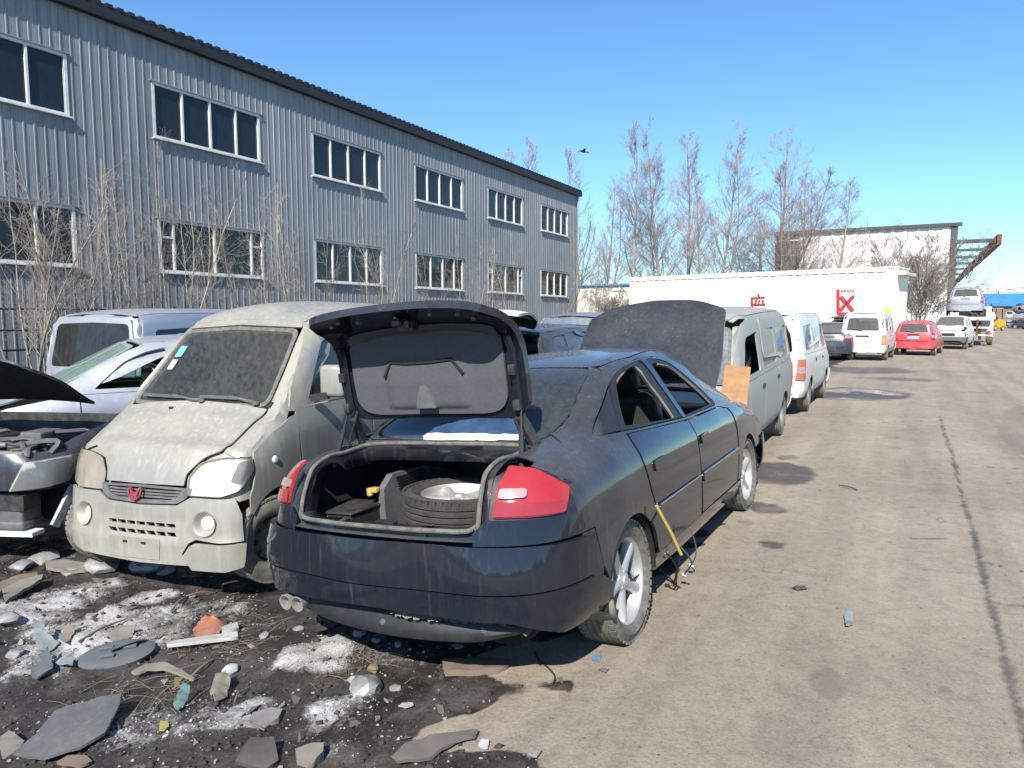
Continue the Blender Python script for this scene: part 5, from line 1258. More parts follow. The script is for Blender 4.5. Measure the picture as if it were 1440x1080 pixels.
    for s in (-1, 1):
        for (a0, a1) in (((.0, -.042), (.022, .0)), ((.006, -.020), (.030, .018)), ((.022, .0), (.036, .036)), ((.036, .036), (.054, .030)), ((.054, .030), (.046, -.010)), ((.046, -.010), (.0, -.042)), ((.0, -.015), (.014, .010))):
            em.bar(ep(cx + s * a0[0], cz + a0[1]), ep(cx + s * a1[0], cz + a1[1]), .012, .012, (1, 0, 0))
    em.build('emblem', plain('faded_red_plastic', (.26, .045, .055), .65), g)
    # lamps
    hl = [(29.6, .612, .01), (30.2, .72, .02), (36.5, .808, .05), (47, .842, .05), (58.5, .842, .015), (59.2, .765, .03), (52.5, .645, .04), (45, .608, .02)]
    for s in (-1, 1):
        pl = fillet(D(hl, s)); c = (sum(p[0] for p in pl) / len(pl), sum(p[1] for p in pl) / len(pl))
        big = [(c[0] + (p[0] - c[0]) * 1.05, c[1] + (p[1] - c[1]) * 1.06) for p in pl]
        b.panel('lamp_gap', [(c[0] + (p[0] - c[0]) * 1.025, c[1] + (p[1] - c[1]) * 1.03) for p in pl], W, MT['dark_in'], root, [pl], off=.002, th=.02, res=.04)
        b.panel('lamp_frame', D([(26, .60), (33, .86), (50, .89), (66, .88), (68, .60), (50, .57)], s), W, P, root, off=-.030, th=.006, res=.05)
        h = b.panel('headlight', pl, W, MT['lamp_glass'], root, off=.006, th=.004, res=.03)
        b.panel('lamp_housing', pl, W, MT['reflector'], h, off=-.016, th=.003, res=.03)
        wd = fillet(D([(49, .70, .01), (53, .82, .02), (57.5, .828, .01), (58, .765, .02), (53, .68, .02)], s))
        b.panel('indicator_lens', wd, W, MT['grey_plastic'], h, off=-.010, th=.003, res=.03)
    # bumper with slots, fog lamp wells and a cracked corner
    def slot(y0, y1, z0, z1, sk): 
        t = lambda y: math.atan2(y, .64)
        return [(t(y0), z0), (t(y1), z0), (t(y1 - sk), z1), (t(y0 - sk), z1)]
    slots = []
    for k in range(7):
        y = -.25 + .078 * k
        slots.append(slot(y, y + .066, .412, .433, .012)); slots.append(slot(y + .012, y + .072, .357, .382, .014))
    fogs = [[(R(38.4 * s) + .085 * math.cos(t), .445 + .068 * math.sin(t)) for t in np.linspace(0, 2 * math.pi, 18)[:-1]] for s in (-1, 1)]
    top = [(-57, .50), (-54, .60), (-45, .595), (-32, .60), (-24.5, .548), (0, .537), (24.5, .548), (32, .60), (45, .595), (50.5, .60), (52.5, .50)]
    bot_crack = [(52.5, .335), (44, .33), (34, .345), (31, .325), (27.5, .255), (28.5, .215), (30, .178), (0, .172), (-40, .19), (-52, .24), (-57, .36)]
    bprof = lambda p: .012 * float(smoothstep(.345, .325, p.z)) - .006 * float(smoothstep(.40, .44, p.z)) * float(smoothstep(.50, .47, p.z)) * float(smoothstep(.40, .34, abs(p.y)))
    b.panel('front_bumper', D(top + bot_crack), W, P, root, [*slots, *fogs], off=.012, th=.02, res=.035, jit=bprof, inmat=DK)
    b.panel('cracked_bumper_corner', D([(53, .325), (44, .32), (35, .333), (32.5, .315), (29, .25), (30, .215), (33, .160), (46, .155), (52, .18)]), W, P, root, off=.034, th=.02, res=.035, jit=bprof, inmat=DK)
    b.panel('bumper_backing', D([(-50, .25), (50, .25), (50, .52), (-50, .52)]), W, MT['dark_in'], root, off=-.05, th=.004, res=.08)
    for s in (-1, 1):
        hp, nn, _ = b.point(R(38.4 * s), .445, W)
        M = Matrix.Translation(hp) @ nn.to_track_quat('X', 'Z').to_matrix().to_4x4()
        MB().lathe([(.078, .022), (.066, .014), (.046, -.018)], 24, 'x', M).build('fog_lamp_well', P, root)
        fo = MB().lathe([(.001, -.004), (.03, -.008), (.044, -.016), (.047, -.03)], 20, 'x', M).build('fog_lamp', MT['head_lens'], root)
        hp, nn, _ = b.point(.243, .794, 'L' if s > 0 else 'R')
        MB().lathe([(.001, .014), (.018, .012), (.026, .0)], 16, 'x', Matrix.Translation(hp) @ nn.to_track_quat('X', 'Z').to_matrix().to_4x4()).build('side_marker', MT['head_lens'], root)
    pt_ = b.panel('plate_mount', D([(-22, .20), (14, .20), (15, .335), (-21, .335)]), W, P, root, off=.030, th=.012, res=.05)
    for y in (-.10, .05):
        h, nn, _ = b.point(y, .305, 'F'); MB().box(h + nn * .032, (.006, .035, .014), None, .002).build('mount_hole', MT['dark_in'], pt_)
    # wipers
    for y0, y1, z1 in ((.05, -.50, .015), (.50, .02, .02)):
        hp = b.point(y0, R(70.5), Q); a0 = hp[0] + hp[1] * .02
        wb = MB(); pts = []
        for t in np.linspace(0, 1, 7):
            h, nn, _ = b.point(y0 + (y1 - y0) * t, 1.125 + .05 * math.sin(t * 2.2), 'F'); pts.append(h + nn * .022)
        wb.tube([a0] + pts[1:4], [.014, .011, .009, .007], 6); wb.bar(pts[2], pts[6], .012, .02); wb.lathe([(.001, .012), (.022, .008), (.024, -.01)], 12, 'z', Matrix.Translation(a0))
        wb.build('wiper', MT['grey_plastic'], root)
    nz = MB(); h, nn, _ = b.point(-.18, R(66), Q); nz.box(h + nn * .012, (.02, .03, .02), None, .005); nz.build('washer_nozzle', MT['black_plastic'], root)
    # door mirror
    for s in (1,):
        m = MB(); m.box((-.27, s * .88, 1.27), (.10, .20, .23), Matrix.Rotation(0, 4, 'Z'), .035); mo = m.build('door_mirror', P, root)
        MB().bar((-.22, s * .72, 1.15), (-.25, s * .84, 1.17), .06, .05).build('mirror_arm', MT['black_plastic'], mo)
        MB().box((-.325, s * .88, 1.275), (.012, .165, .19), None, .003).build('mirror_glass', MT['chrome'], mo)
    # inside
    dsh = MB(); dsh.box((-.12, 0, 1.0), (.34, 1.22, .14), None, .05); dsh.build('dashboard', MT['grey_plastic'], root)
    st = MB(); st.lathe([(.18 + .014 * math.cos(t), .014 * math.sin(t)) for t in np.linspace(0, 2 * math.pi, 9)], 26, 'x', Matrix.Translation((-.34, .33, 1.06)) @ Matrix.Rotation(R(-38), 4, 'Y')); st.bar((-.34, .16, 1.06), (-.34, .50, 1.06), .05, .02); st.build('steering_wheel', MT['black_plastic'], root)
    for y in (-.33, .33): seat_block(root, -.85, y, .72, .46, plain('dusty_beige_fabric', (.46, .41, .31), .9))
    seat_block(root, -1.7, 0, .72, 1.15, plain('grey_fabric', (.12, .12, .12), .9))
    fl = MB(); fl.box((-1.15, 0, .52), (3.2, 1.3, .08)); fl.build('cabin_floor', MT['underbody'], root)
    ub = MB(); ub.box((-1.0, 0, .30), (2.9, .92, .14)); ub.build('underbody', MT['underbody'], root)
    fwl = MB(); fwl.box((.06, 0, .72), (.02, 1.34, .7)); fwl.build('bulkhead', MT['underbody'], root)
    wheel_arch_liner(root, *wa, .72, .42); wheel_arch_liner(root, -2.35, .275, .33, .72, .42)
    b.panel('tailgate', fillet([(-.62, .40, .05), (.62, .40, .05), (.60, 1.08), (.52, 1.74, .1), (-.52, 1.74, .1), (-.60, 1.08)]), 'B', P, root, th=.01, res=.1)
    kw = dict(r=.285, w=.165, rim=.165, style='steel', tmat=MT['rubber_dirty'], rmat=MT['steel_rim'])
    wheel(root, .275, .685, .275, steer=-16, **kw); wheel(root, .245, -.69, .275, steer=-14, **kw)
    wheel(root, -2.35, .64, .275, **kw); wheel(root, -2.35, -.64, .275, **kw)
    return root, b
beige_van, beige_base = build_van()
# ------------------------------------------------------------------ general builder for the other vehicles
HATCH_ST = [(-1.55,.27,.93,1.40,.74,.81,.75,.57,1.33),(-1.2,.24,.93,1.455,.76,.835,.775,.575,1.39),(-.6,.22,.92,1.48,.77,.84,.775,.575,1.415),(0,.22,.92,1.475,.77,.84,.775,.575,1.41),
 (.35,.22,.92,1.425,.77,.84,.775,.575,1.36),(.6,.22,.92,1.31,.77,.84,.775,.585,1.25),(.9,.22,.92,1.15,.77,.84,.77,.61,1.10),(1.15,.24,.90,1.02,.76,.835,.76,.63,.99),(1.5,.25,.84,.925,.75,.82,.74,.62,.905),(1.75,.26,.76,.84,.73,.80,.70,.58,.82)]
HATCH = dict(st=HATCH_ST, rear=[(-1.70,.95),(-1.78,.82),(-1.82,.45),(-1.825,0)], front=[(1.85,.93,.97),(1.92,.74,.92),(1.95,.4,.9),(1.955,0,.9)],
 lr=lambda z: .34 * max(0, z - .88), lf=None, arch=((-1.27,.30,.34),(1.27,.30,.34)), sill=.24, belt=((-1.72,.945),(.98,.935)),
 cuts=[-.86,.06,.93], ends=(-1.62,1.62), cab=[(1.06,.95),(.90,1.10),(.60,1.265),(.33,1.375),(0,1.435),(-.6,1.445),(-1.2,1.42),(-1.50,1.37),(-1.62,1.20),(-1.70,.95)],
 wins=[[(.80,.975,.03),(.50,1.235,.06),(.28,1.33,.08),(.10,1.365,.03),(.10,.975,.02)],[(.02,.975,.02),(.02,1.37,.03),(-.55,1.38,.06),(-.82,1.365,.05),(-.82,.975,.02)],[(-.90,.99,.03),(-.90,1.355,.05),(-1.32,1.33,.08),(-1.48,1.0,.05)]],
 roof=[(.33,-.48,.08),(.36,0),(.33,.48,.08),(0,.56),(-1.2,.56),(-1.47,.52,.08),(-1.50,0),(-1.47,-.52,.08),(-1.2,-.56),(0,-.56)],
 ws=[(-.60,1.01,.05),(0,1.0),(.60,1.01,.05),(.49,1.365,.06),(0,1.40),(-.49,1.365,.06)], hood=[(1.05,-.62,.05),(1.10,0),(1.05,.62,.05),(1.5,.66),(1.80,.58,.1),(1.90,.2,.1),(1.90,-.2,.1),(1.80,-.58,.1),(1.5,-.66)],
 gate=[(-.60,.62,.05),(.60,.62,.05),(.63,.93),(.52,1.37,.08),(0,1.41),(-.52,1.37,.08),(-.63,.93)], rw=[(-.54,.98,.05),(.54,.98,.05),(.46,1.31,.07),(0,1.34),(-.46,1.31,.07)],
 rb=(.26,.60), fb=(.24,.54), tl=[(33,.68),(50,.68),(50,.92),(36,.95)], hl=[(25,.58),(44,.58),(47,.72),(30,.74)], wr=-.8, wf=.9, grille=[(-.36,.58),(.36,.58),(.34,.70),(-.34,.70)], zf=.50, wheel=(.30,.19,.19), floor=.36)
VAN_ST = [(-1.80,.30,1.05,1.80,.70,.77,.75,.61,1.72),(-1.3,.28,1.05,1.86,.72,.79,.765,.625,1.78),(-.3,.28,1.05,1.875,.72,.79,.765,.63,1.79),(.7,.28,1.05,1.87,.72,.79,.765,.63,1.785),(1.0,.28,1.05,1.82,.72,.79,.765,.625,1.735),(1.2,.28,1.05,1.69,.72,.79,.76,.62,1.61),(1.4,.28,1.03,1.43,.72,.79,.755,.64,1.37),(1.6,.28,.98,1.12,.71,.785,.74,.65,1.09),(1.72,.29,.90,.97,.70,.775,.72,.62,.95)]
VAN = dict(st=VAN_ST, rear=[(-1.92,.96),(-1.98,.83),(-2.01,.45),(-2.015,0)], front=[(1.81,.95,.98),(1.87,.80,.96),(1.90,.45,.95),(1.905,0,.95)],
 lr=lambda z: .16 * max(0, z - .95), lf=None, arch=((-1.18,.28,.33),(1.18,.28,.33)), sill=.29, belt=((-1.93,1.07),(1.50,1.06)),
 cuts=[-.72,.28,1.16], ends=(-1.88,1.72), cab=[(1.60,1.075),(1.42,1.33),(1.20,1.58),(1.0,1.72),(.7,1.785),(-.3,1.80),(-1.3,1.785),(-1.78,1.745),(-1.88,1.40),(-1.93,1.08)],
 wins=[[(1.30,1.12,.03),(1.02,1.56,.08),(.45,1.60,.04),(.45,1.12,.03)],[(.26,1.13,.05),(.26,1.60,.05),(-.62,1.60,.05),(-.62,1.13,.05)],[(-.78,1.13,.05),(-.78,1.60,.05),(-1.66,1.57,.08),(-1.66,1.13,.05)]],
 roof=[(1.06,-.50,.08),(1.10,0),(1.06,.50,.08),(.7,.605),(-1.3,.605),(-1.78,.55,.08),(-1.80,0),(-1.78,-.55,.08),(-1.3,-.605),(.7,-.605)],
 ws=[(-.62,1.10,.05),(0,1.085),(.62,1.10,.05),(.54,1.66,.07),(0,1.70),(-.54,1.66,.07)], hood=None, nose=[(-.66,.62,.04),(.66,.62,.04),(.64,1.06,.04),(0,1.06),(-.64,1.06,.04)],
 gate=[(-.62,.50,.05),(.62,.50,.05),(.64,1.05),(.54,1.72,.09),(0,1.75),(-.54,1.72,.09),(-.64,1.05)], rw=[(-.53,1.13,.07),(.53,1.13,.07),(.47,1.60,.08),(0,1.62),(-.47,1.60,.08)],
 rb=(.27,.49), fb=(.26,.60), tl=[(39,.62),(50,.62),(50,.98),(41,.98)], hl=[(28,.66),(44,.66),(46,.80),(29,.80)], wr=-1.2, wf=1.1, grille=[(-.30,.66),(.30,.66),(.28,.76),(-.28,.76)], zf=.60, wheel=(.285,.17,.165), floor=.50)
SED = dict(st=AUDI_ST, rear=AUDI_R, front=AUDI_F, lr=audi_lean, lf=None, arch=((-1.42,.29,.345),(1.33,.29,.345)), sill=.22, belt=((-2.05,.965),(1.12,.945)),
 cuts=[-1.15,-.25,.85], ends=(-2.03,2.02), cab=[(1.16,.96),(.95,1.175),(.65,1.325),(.40,1.402),(0,1.432),(-.5,1.422),(-.9,1.368),(-1.2,1.285),(-1.45,1.182),(-1.66,1.075),(-1.74,1.03),(-1.95,.985)],
 wins=[[(.60,.985,.02),(.40,1.145,.2),(.12,1.31,.15),(-.15,1.355,.03),(-.15,.985,.02)],[(-.25,.985,.02),(-.25,1.36,.03),(-.80,1.315,.2),(-1.15,1.19,.1),(-1.42,1.03,.03)]],
 roof=[(.36,-.50,.1),(.40,0),(.36,.50,.1),(-.5,.56),(-.93,.52,.1),(-.99,0),(-.93,-.52,.1),(-.5,-.56)],
 ws=[(-.60,1.04,.05),(0,1.02),(.60,1.04,.05),(.50,1.37,.06),(0,1.40),(-.50,1.37,.06)], hood=[(1.22,-.64,.05),(1.28,0),(1.22,.64,.05),(1.6,.68),(2.05,.62,.1),(2.20,.36,.15),(2.22,0),(2.20,-.36,.15),(2.05,-.62,.1),(1.6,-.68)],
 gate=[(-.52,.72,.04),(.52,.72,.04),(.56,.95),(.54,1.0,.03),(-.54,1.0,.03),(-.56,.95)], rw=None, rwT=[(-.965,-.50,.08),(-1.0,0),(-.965,.50,.08),(-1.5,.585,.05),(-1.74,.56,.1),(-1.78,0),(-1.74,-.56,.1),(-1.5,-.585,.05)], deck=[(-1.76,-.56,.05),(-1.80,0),(-1.76,.56,.05),(-2.12,.56,.05),(-2.22,0),(-2.12,-.56,.05)],
 rb=(.28,.69), fb=(.26,.55), tl=[(33,.80),(50,.80),(51,.92),(37,.98)], hl=[(26,.57),(42,.57),(44,.71),(29,.73)], wr=-1.4, wf=1.4, grille=[(-.36,.57),(.36,.57),(.32,.71),(-.32,.71)], zf=.52, wheel=(.31,.2,.205), floor=.36)
_bases = {}
def scaled(A, sx, sy, sz):
    B = dict(A); k2 = lambda L: [(p[0] * sx, p[1] * sz) + tuple(p[2:]) for p in L]
    B['st'] = [(s[0] * sx, s[1] * sz, s[2] * sz, s[3] * sz, s[4] * sy, s[5] * sy, s[6] * sy, s[7] * sy, s[8] * sz) for s in A['st']]
    for k in ('rear', 'front'): B[k] = [(c[0] * sx,) + tuple(c[1:]) for c in A[k]]
    lr = A['lr']; B['lr'] = (lambda z: lr(z / sz) * sx) if lr else None
    B['arch'] = tuple((a[0] * sx, a[1], a[2]) for a in A['arch']); B['sill'] = A['sill'] * sz
    B['belt'] = tuple((p[0] * sx, p[1] * sz) for p in A['belt']); B['cuts'] = [c * sx for c in A['cuts']]; B['ends'] = tuple(c * sx for c in A['ends'])
    B['cab'] = k2(A['cab']); B['wins'] = [k2(w) for w in A['wins']]
    for k in ('roof', 'hood', 'rwT', 'deck'):
        if A.get(k): B[k] = [(p[0] * sx, p[1] * sy) + tuple(p[2:]) for p in A[k]]
    for k in ('ws', 'gate', 'rw', 'nose', 'grille'):
        if A.get(k): B[k] = [(p[0] * sy, p[1] * sz) + tuple(p[2:]) for p in A[k]]
    for k in ('rb', 'fb'): B[k] = tuple(z * sz for z in A[k])
    for k in ('tl', 'hl'): B[k] = [(p[0], p[1] * sz) for p in A[k]]
    B['zf'] = A['zf'] * sz; B['wr'] = A['wr'] * sx; B['wf'] = A['wf'] * sx; B['floor'] = A['floor'] * sz; B['sy'] = sy
    return B
def gcar(name, label, cat, group, mat, A, pos, heading, roll=0, pitch=0, res=.08, glassm=None, gate_open=None, hood_open=None, skip=(), plate=None, tlm=None, wheels=True, rmat=None, bump=None, wmissing=(), gmat=None, extra=None, fmat=None, front_only=False):
    root = empty(name, label=label, cat=cat, group=group)
    root.matrix_world = Matrix.Translation(pos) @ Matrix.Rotation(R(heading), 4, 'Z') @ Matrix.Rotation(R(pitch), 4, 'Y') @ Matrix.Rotation(R(roll), 4, 'X')
    b = Base(A['st'], A['rear'], A['front'], A['lr'], A['lf'], 4, A['st'] is not AUDI_ST); DK = MT['dark_in']; G = glassm or MT['glass']; bump = bump or mat; gmat = gmat or mat; fmat = fmat or mat
    sy = A.get('sy', 1.0)
    (bx0, bz0), (bx1, bz1) = A['belt']; belt = lambda x: bz0 + (bz1 - bz0) * (x - bx0) / (bx1 - bx0)
    def low(x):
        z = A['sill']
        for (cx, cz, r) in A['arch']:
            if abs(x - cx) < r: z = max(z, cz + math.sqrt(r * r - (x - cx) ** 2))
        return z
    xs = sorted([A['ends'][0]] + A['cuts'] + [A['ends'][1]]); nms = ['rear_quarter'] + ['door'] * (len(xs) - 3) + ['front_wing']
    top_z = {}
    def high(x):
        if x <= bx1: return belt(x) - .006
        st = A['st']; 
        for i in range(len(st) - 1):
            if st[i][0] <= x <= st[i + 1][0]:
                t = (x - st[i][0]) / (st[i + 1][0] - st[i][0]); return st[i][2] + (st[i + 1][2] - st[i][2]) * t + .004
        return st[-1][2]
    for i, nm in enumerate(nms):
        x0, x1 = xs[i] + .006, xs[i + 1] - .006; pts = []
        grid = np.unique(np.round(np.concatenate([np.linspace(x0, x1, 8), [c[0] + c[2] * math.cos(t) for c in A['arch'] for t in np.linspace(0.02, math.pi - .02, 15) if x0 < c[0] + c[2] * math.cos(t) < x1]]), 4))
        pl = [(x, low(x)) for x in grid] + [(x, high(x)) for x in np.linspace(x1, x0, 8)]
        if nm in skip or (front_only and nm != 'front_wing'): continue
        for sd in ('L', 'R'):
            o = b.panel(nm, pl, sd, fmat if nm == 'front_wing' else mat, root, th=.015, res=res, inmat=DK)
            if nm == 'door' and 'handles' not in skip:
                hx = x0 + .05; hz = high(hx) - .13
                b.panel('door_handle', [(hx, hz - .02), (hx + .14, hz - .02), (hx + .14, hz + .02), (hx, hz + .02)], sd, MT['black_plastic'], o, off=.012, th=.012, res=.08)
    wins = [fillet(w, 3) for w in A['wins']]
    bb = [(x, belt(x)) for x in np.linspace(A['cab'][-1][0], A['cab'][0][0], 6)]
    if not front_only: b.panel('cabin_side', A['cab'] + bb, 'R', mat, root, wins, th=.02, res=res, mirror=True, inmat=DK)
    for k, w in enumerate(wins if not front_only else []):
        for sd in ('R', 'L'):
            if (k, sd) in wmissing: continue
            b.panel('side_window', w, sd, G, root, off=-.012, th=.004, res=res * 1.3)
    if 'roof' not in skip: b.panel('roof', fillet(A['roof'], 3), 'T', mat, root, th=.015, res=res, inmat=MT['grey_plastic'])
    for sg in (-1, 1):
        pts = [p for p in A['roof'] if p[1] * sg > .3 * sy]; pts = sorted(pts)
        rail = [(p[0], p[1]) for p in pts] + [(p[0], p[1] + sg * .055) for p in pts[::-1]]
        if 'roof' not in skip: b.panel('roof_rail', rail, 'T', mat, root, off=-.012, th=.008, res=res)
    wsp = fillet(A['ws'], 3)
    if 'ws' not in skip:
        b.panel('windscreen', wsp, 'F', G, root, th=.005, res=res)
    c = (0, sum(p[1] for p in wsp) / len(wsp)); big = [(p[0] * 1.06, c[1] + (p[1] - c[1]) * 1.09) for p in wsp]
    if not front_only: b.panel('screen_frame', big, 'F', mat if 'wsframe' in skip else MT['rubber'], root, [wsp], off=-.001, th=.012, res=res)
    for sg in (-1, 1):
        zz0, zz1 = min(p[1] for p in big), max(p[1] for p in big); w0 = max(p[0] for p in big); w1 = max(p[0] for p in big if p[1] > zz1 - .08)
        if not front_only: b.panel('screen_pillar', [(sg * w0, zz0), (sg * w1, zz1 - .03), (sg * (w1 + .09 * sy), zz1 - .02), (sg * (w0 + .10 * sy), zz0)], 'F', mat, root, off=-.012, th=.012, res=res)
    def frontlamps():
        W = ('W', A['wf'])
        for s in (-1, 1):
            pl = fillet([(R(d * s), z, .01) for d, z in A['hl']], 3)
            h = b.panel('headlight', pl, W, MT['lamp_glass'], root, off=.010, th=.004, res=.05); b.panel('lamp_housing', pl, W, MT['reflector'], h, off=-.002, th=.004, res=.06)
    W = ('W', A['wf']); z0, z1 = A['fb']; zf = A['zf']
    if 'front' not in skip:
        aw = 56 if A['hood'] else 60
        if 'fbumper' not in skip: b.panel('front_bumper', [(R(d), z1) for d in range(-aw, aw + 1, 14)] + [(R(aw), z0), (R(-aw), z0)], W, bump, root, off=.02, th=.015, res=res, inmat=DK)
        if A['hood']:
            b.panel('nose_panel', [(R(d), z1 - .01) for d in range(-52, 53, 13)] + [(R(d), (max(p[1] for p in A['hl']) + .05)) for d in range(52, -53, -13)], W, fmat, root, off=-.012, th=.006, res=res)
            ho = b.panel('bonnet', fillet(A['hood'], 3), 'T', fmat, root, th=.02, res=res, inmat=MT['felt_dark'])
            if hood_open:
                hx = min(p[0] for p in A['hood']); hz = b.point(hx, 0, 'T')[0].z
                ho.matrix_local = Matrix.Translation((hx, 0, hz)) @ Matrix.Rotation(R(-hood_open), 4, 'Y') @ Matrix.Translation((-hx, 0, -hz))
        else:
            b.panel('nose_panel', fillet(A['nose'], 3), 'F', mat, root, off=0, th=.01, res=res)
            for sg in (-1, 1): b.panel('nose_corner', [(R(sg * 44), A['nose'][0][1]), (R(sg * 66), A['nose'][0][1]), (R(sg * 72), A['nose'][2][1]), (R(sg * 40), A['nose'][2][1])], W, mat, root, off=-.012, th=.008, res=res)
        g = b.panel('grille', A['grille'], 'F', MT['black_plastic'], root, off=.006, th=.012, res=.08)
        frontlamps()
        for s in (-1, 1):
            pass
    # rear
    W = ('W', A['wr']); z0, z1 = A['rb']
    if 'rear' not in skip:
        b.panel('rear_bumper', [(math.pi + R(d), z1) for d in range(-56, 57, 14)] + [(math.pi + R(56), z0), (math.pi - R(56), z0)], W, bump, root, off=.025, th=.02, res=res, inmat=DK)
        gp = fillet(A['gate'], 3); rwp = fillet(A['rw'], 3) if A['rw'] else None
        gate = b.panel('boot_lid' if A.get('rwT') else 'tailgate', gp, 'B', gmat, root, [rwp] if rwp else (), off=.004, th=.03, res=res, inmat=MT['black_plastic'])
        if rwp:
            rwm = b.panel('rear_window', rwp, 'B', G, gate, off=.0, th=.005, res=res)
            wp = MB(); p0 = b.point(.0, min(p[1] for p in rwp) - .02, 'B'); p1 = b.point(.32 * sy, min(p[1] for p in rwp) + .05, 'B')
            if 'wiper' not in skip: wp.tube([p0[0] + p0[1] * .02, p1[0] + p1[1] * .025], .009, 5); wp.build('wiper', MT['black_plastic'], gate)
        else:
            b.panel('rear_window', fillet(A['rwT'], 3), 'T', G, root, th=.005, res=res); b.panel('boot_deck', fillet(A['deck'], 3), 'T', mat, root, off=.002, th=.01, res=res)
        gz = sum(p[1] for p in A['gate'][:3]) / 3
        hz_ = A['gate'][0][1] + (A['rw'][0][1] - A['gate'][0][1]) * .62 if A['rw'] else .86
        if 'grip' not in skip: b.panel('tailgate_grip', fillet([(-.24, hz_, .02), (.24, hz_, .02), (.22, hz_ + .06, .02), (-.22, hz_ + .06, .02)], 3), 'B', MT['black_plastic'], gate, off=.012, th=.01, res=.08)
        if plate: b.panel('number_plate', [(-.22, hz_ - .15), (.22, hz_ - .15), (.22, hz_ - .02), (-.22, hz_ - .02)], 'B', plate, gate, off=.012, th=.006, res=.1)
        if gate_open:
            zt = max(p[1] for p in A['gate']); hp = b.point(0, zt, 'B')[0]
            gate.matrix_local = Matrix.Translation((hp.x, 0, zt)) @ Matrix.Rotation(R(gate_open), 4, 'Y') @ Matrix.Translation((-hp.x, 0, -zt))
        for s in (-1, 1):
            lo, hi = A['tl'][0][1], A['tl'][-1][1]; d0, d1 = A['tl'][0][0], A['tl'][1][0]
            fr = [(d0 - 3, z1 - .02), (d1 + 8, z1 - .02), (d1 + 8, belt(bx0) + .02), (d0 - 1, belt(bx0) + .02)]
            b.panel('rear_corner', [(math.pi + s * R(d), z) for d, z in fr], W, mat, root, off=-.012, th=.008, res=res)
            t = b.panel('tail_light', fillet([(math.pi + s * R(d), z, .01) for d, z in A['tl']], 3), W, tlm or MT['red_lens'], root, off=.014, th=.02, res=.05)
            zm = lo + (hi - lo) * .45
            b.panel('reversing_lens', [(math.pi + s * R(d), z) for d, z in ((d0 + 1.5, zm - .04 * (hi - lo) / .3), (d1 - 1.5, zm - .04 * (hi - lo) / .3), (d1 - 1.5, zm + .06), (d0 + 1.5, zm + .06))], W, MT['clear_lens'], t, off=.017, th=.003, res=.06)
            if A['rw']:
                zb_ = belt(bx0); gtop = [p for p in A['gate'] if p[1] > zb_ + .1]; yw = max(p[0] for p in gtop); yb = max(p[0] for p in A['gate'])
                b.panel('rear_pillar', [(s * (yb + .004), zb_), (s * (yw + .004), gtop[0][1] + .01), (s * (yw + .15 * sy), gtop[0][1] + .03), (s * (yb + .13 * sy), zb_)], 'B', mat, root, off=-.012, th=.01, res=res)
        if A['rw']:
            zt = max(p[1] for p in A['gate']); b.panel('roof_edge', [(-.56 * sy, zt - .05), (0, zt - .005), (.56 * sy, zt - .05), (.50 * sy, zt + .06), (0, zt + .10), (-.50 * sy, zt + .06)], 'B', mat, root, off=-.012, th=.01, res=res)
    # floor, arches, seats, wheels
    ub = MB(); x0, x1 = A['ends']
    if front_only: x0 = A['cuts'][-1] - .25; MB().box((x0 + .12, 0, A['floor'] + .28), (.05, 1.35 * sy, .62)).build('bulkhead', MT['dark_metal'], root)
    ub.box(((x0 + x1) / 2, 0, A['floor'] - .06), (x1 - x0 - .1, 1.30 * sy, .12)); front_only or ub.box(((x0 + x1) / 2, 0, A['sill'] + .06), (abs(A['arch'][1][0] - A['arch'][0][0]) - .75, 1.45 * sy, .12)); ub.build('underbody', MT['underbody'], root)
    for a in A['arch'][1 if front_only else 0:]: wheel_arch_liner(root, *a, A['st'][3][5] - .03, .45 * sy)
    zs = A['floor'] + .22
    if 'seats' not in skip:
        fx = A['cuts'][-1] - .80
        for y in (-.36 * sy, .36 * sy): seat_block(root, fx, y, zs, .46)
        seat_block(root, fx - .85, 0, zs, 1.2 * sy)
        MB().box((A['cuts'][-1] - .02, 0, belt(0) - .10), (.4, 1.36 * sy, .16), None, .05).build('dashboard', MT['black_plastic'], root)
    r, w, rim = A['wheel']
    if wheels:
        for k, a in enumerate(A['arch'][1 if front_only else 0:]):
            for s in (-1, 1): wheel(root, a[0], s * (A['st'][3][5] - .115), r - .008, r, w, rim, 'steel' if rmat else 'five', rmat=rmat, tmat=MT['rubber_dirty'] if rmat else None)
    return root, b
# ------------------------------------------------------------------ the other vehicles
MT['white_paint'] = paint('dusty_white_paint', (.62, .61, .575), .0, .35, .4, .40, (.45, .42, .35), .25, .2, .05, 0, .25)
MT['silver'] = paint('dusty_silver_paint', (.42, .44, .48), .6, .35, .5, .22, (.42, .40, .36), .15, .15)
MT['grey_van'] = paint('faded_grey_green_paint', (.30, .315, .29), .2, .5, .1, .5, (.36, .335, .28), .35, .2, .25, .75, .3)
MT['red_paint'] = paint('faded_red_paint', (.52, .045, .055), .1, .35, .5, .25, (.5, .30, .27), .15, .15)
MT['dark_blue'] = paint('dark_blue_black_paint', (.012, .016, .032), .2, .25, .9, .20, (.2, .185, .16), .12, .25)
MT['blue_grey'] = paint('blue_grey_paint', (.16, .19, .235), .5, .35, .5, .3, (.36, .35, .33), .15, .2)
MT['black_van'] = paint('black_paint', (.012, .012, .014), .1, .3, .7, .2, (.2, .19, .17), .15, .2)
plate_b = plain('pale_blue_plate', (.22, .40, .55), .5)
def base_pos(P, heading, lx, ly):            # vehicle origin so that local (lx, ly) stands at P
    c, s = math.cos(R(heading)), math.sin(R(heading)); return Vector((P.x - lx * c + ly * s, P.y - lx * s - ly * c, 0))
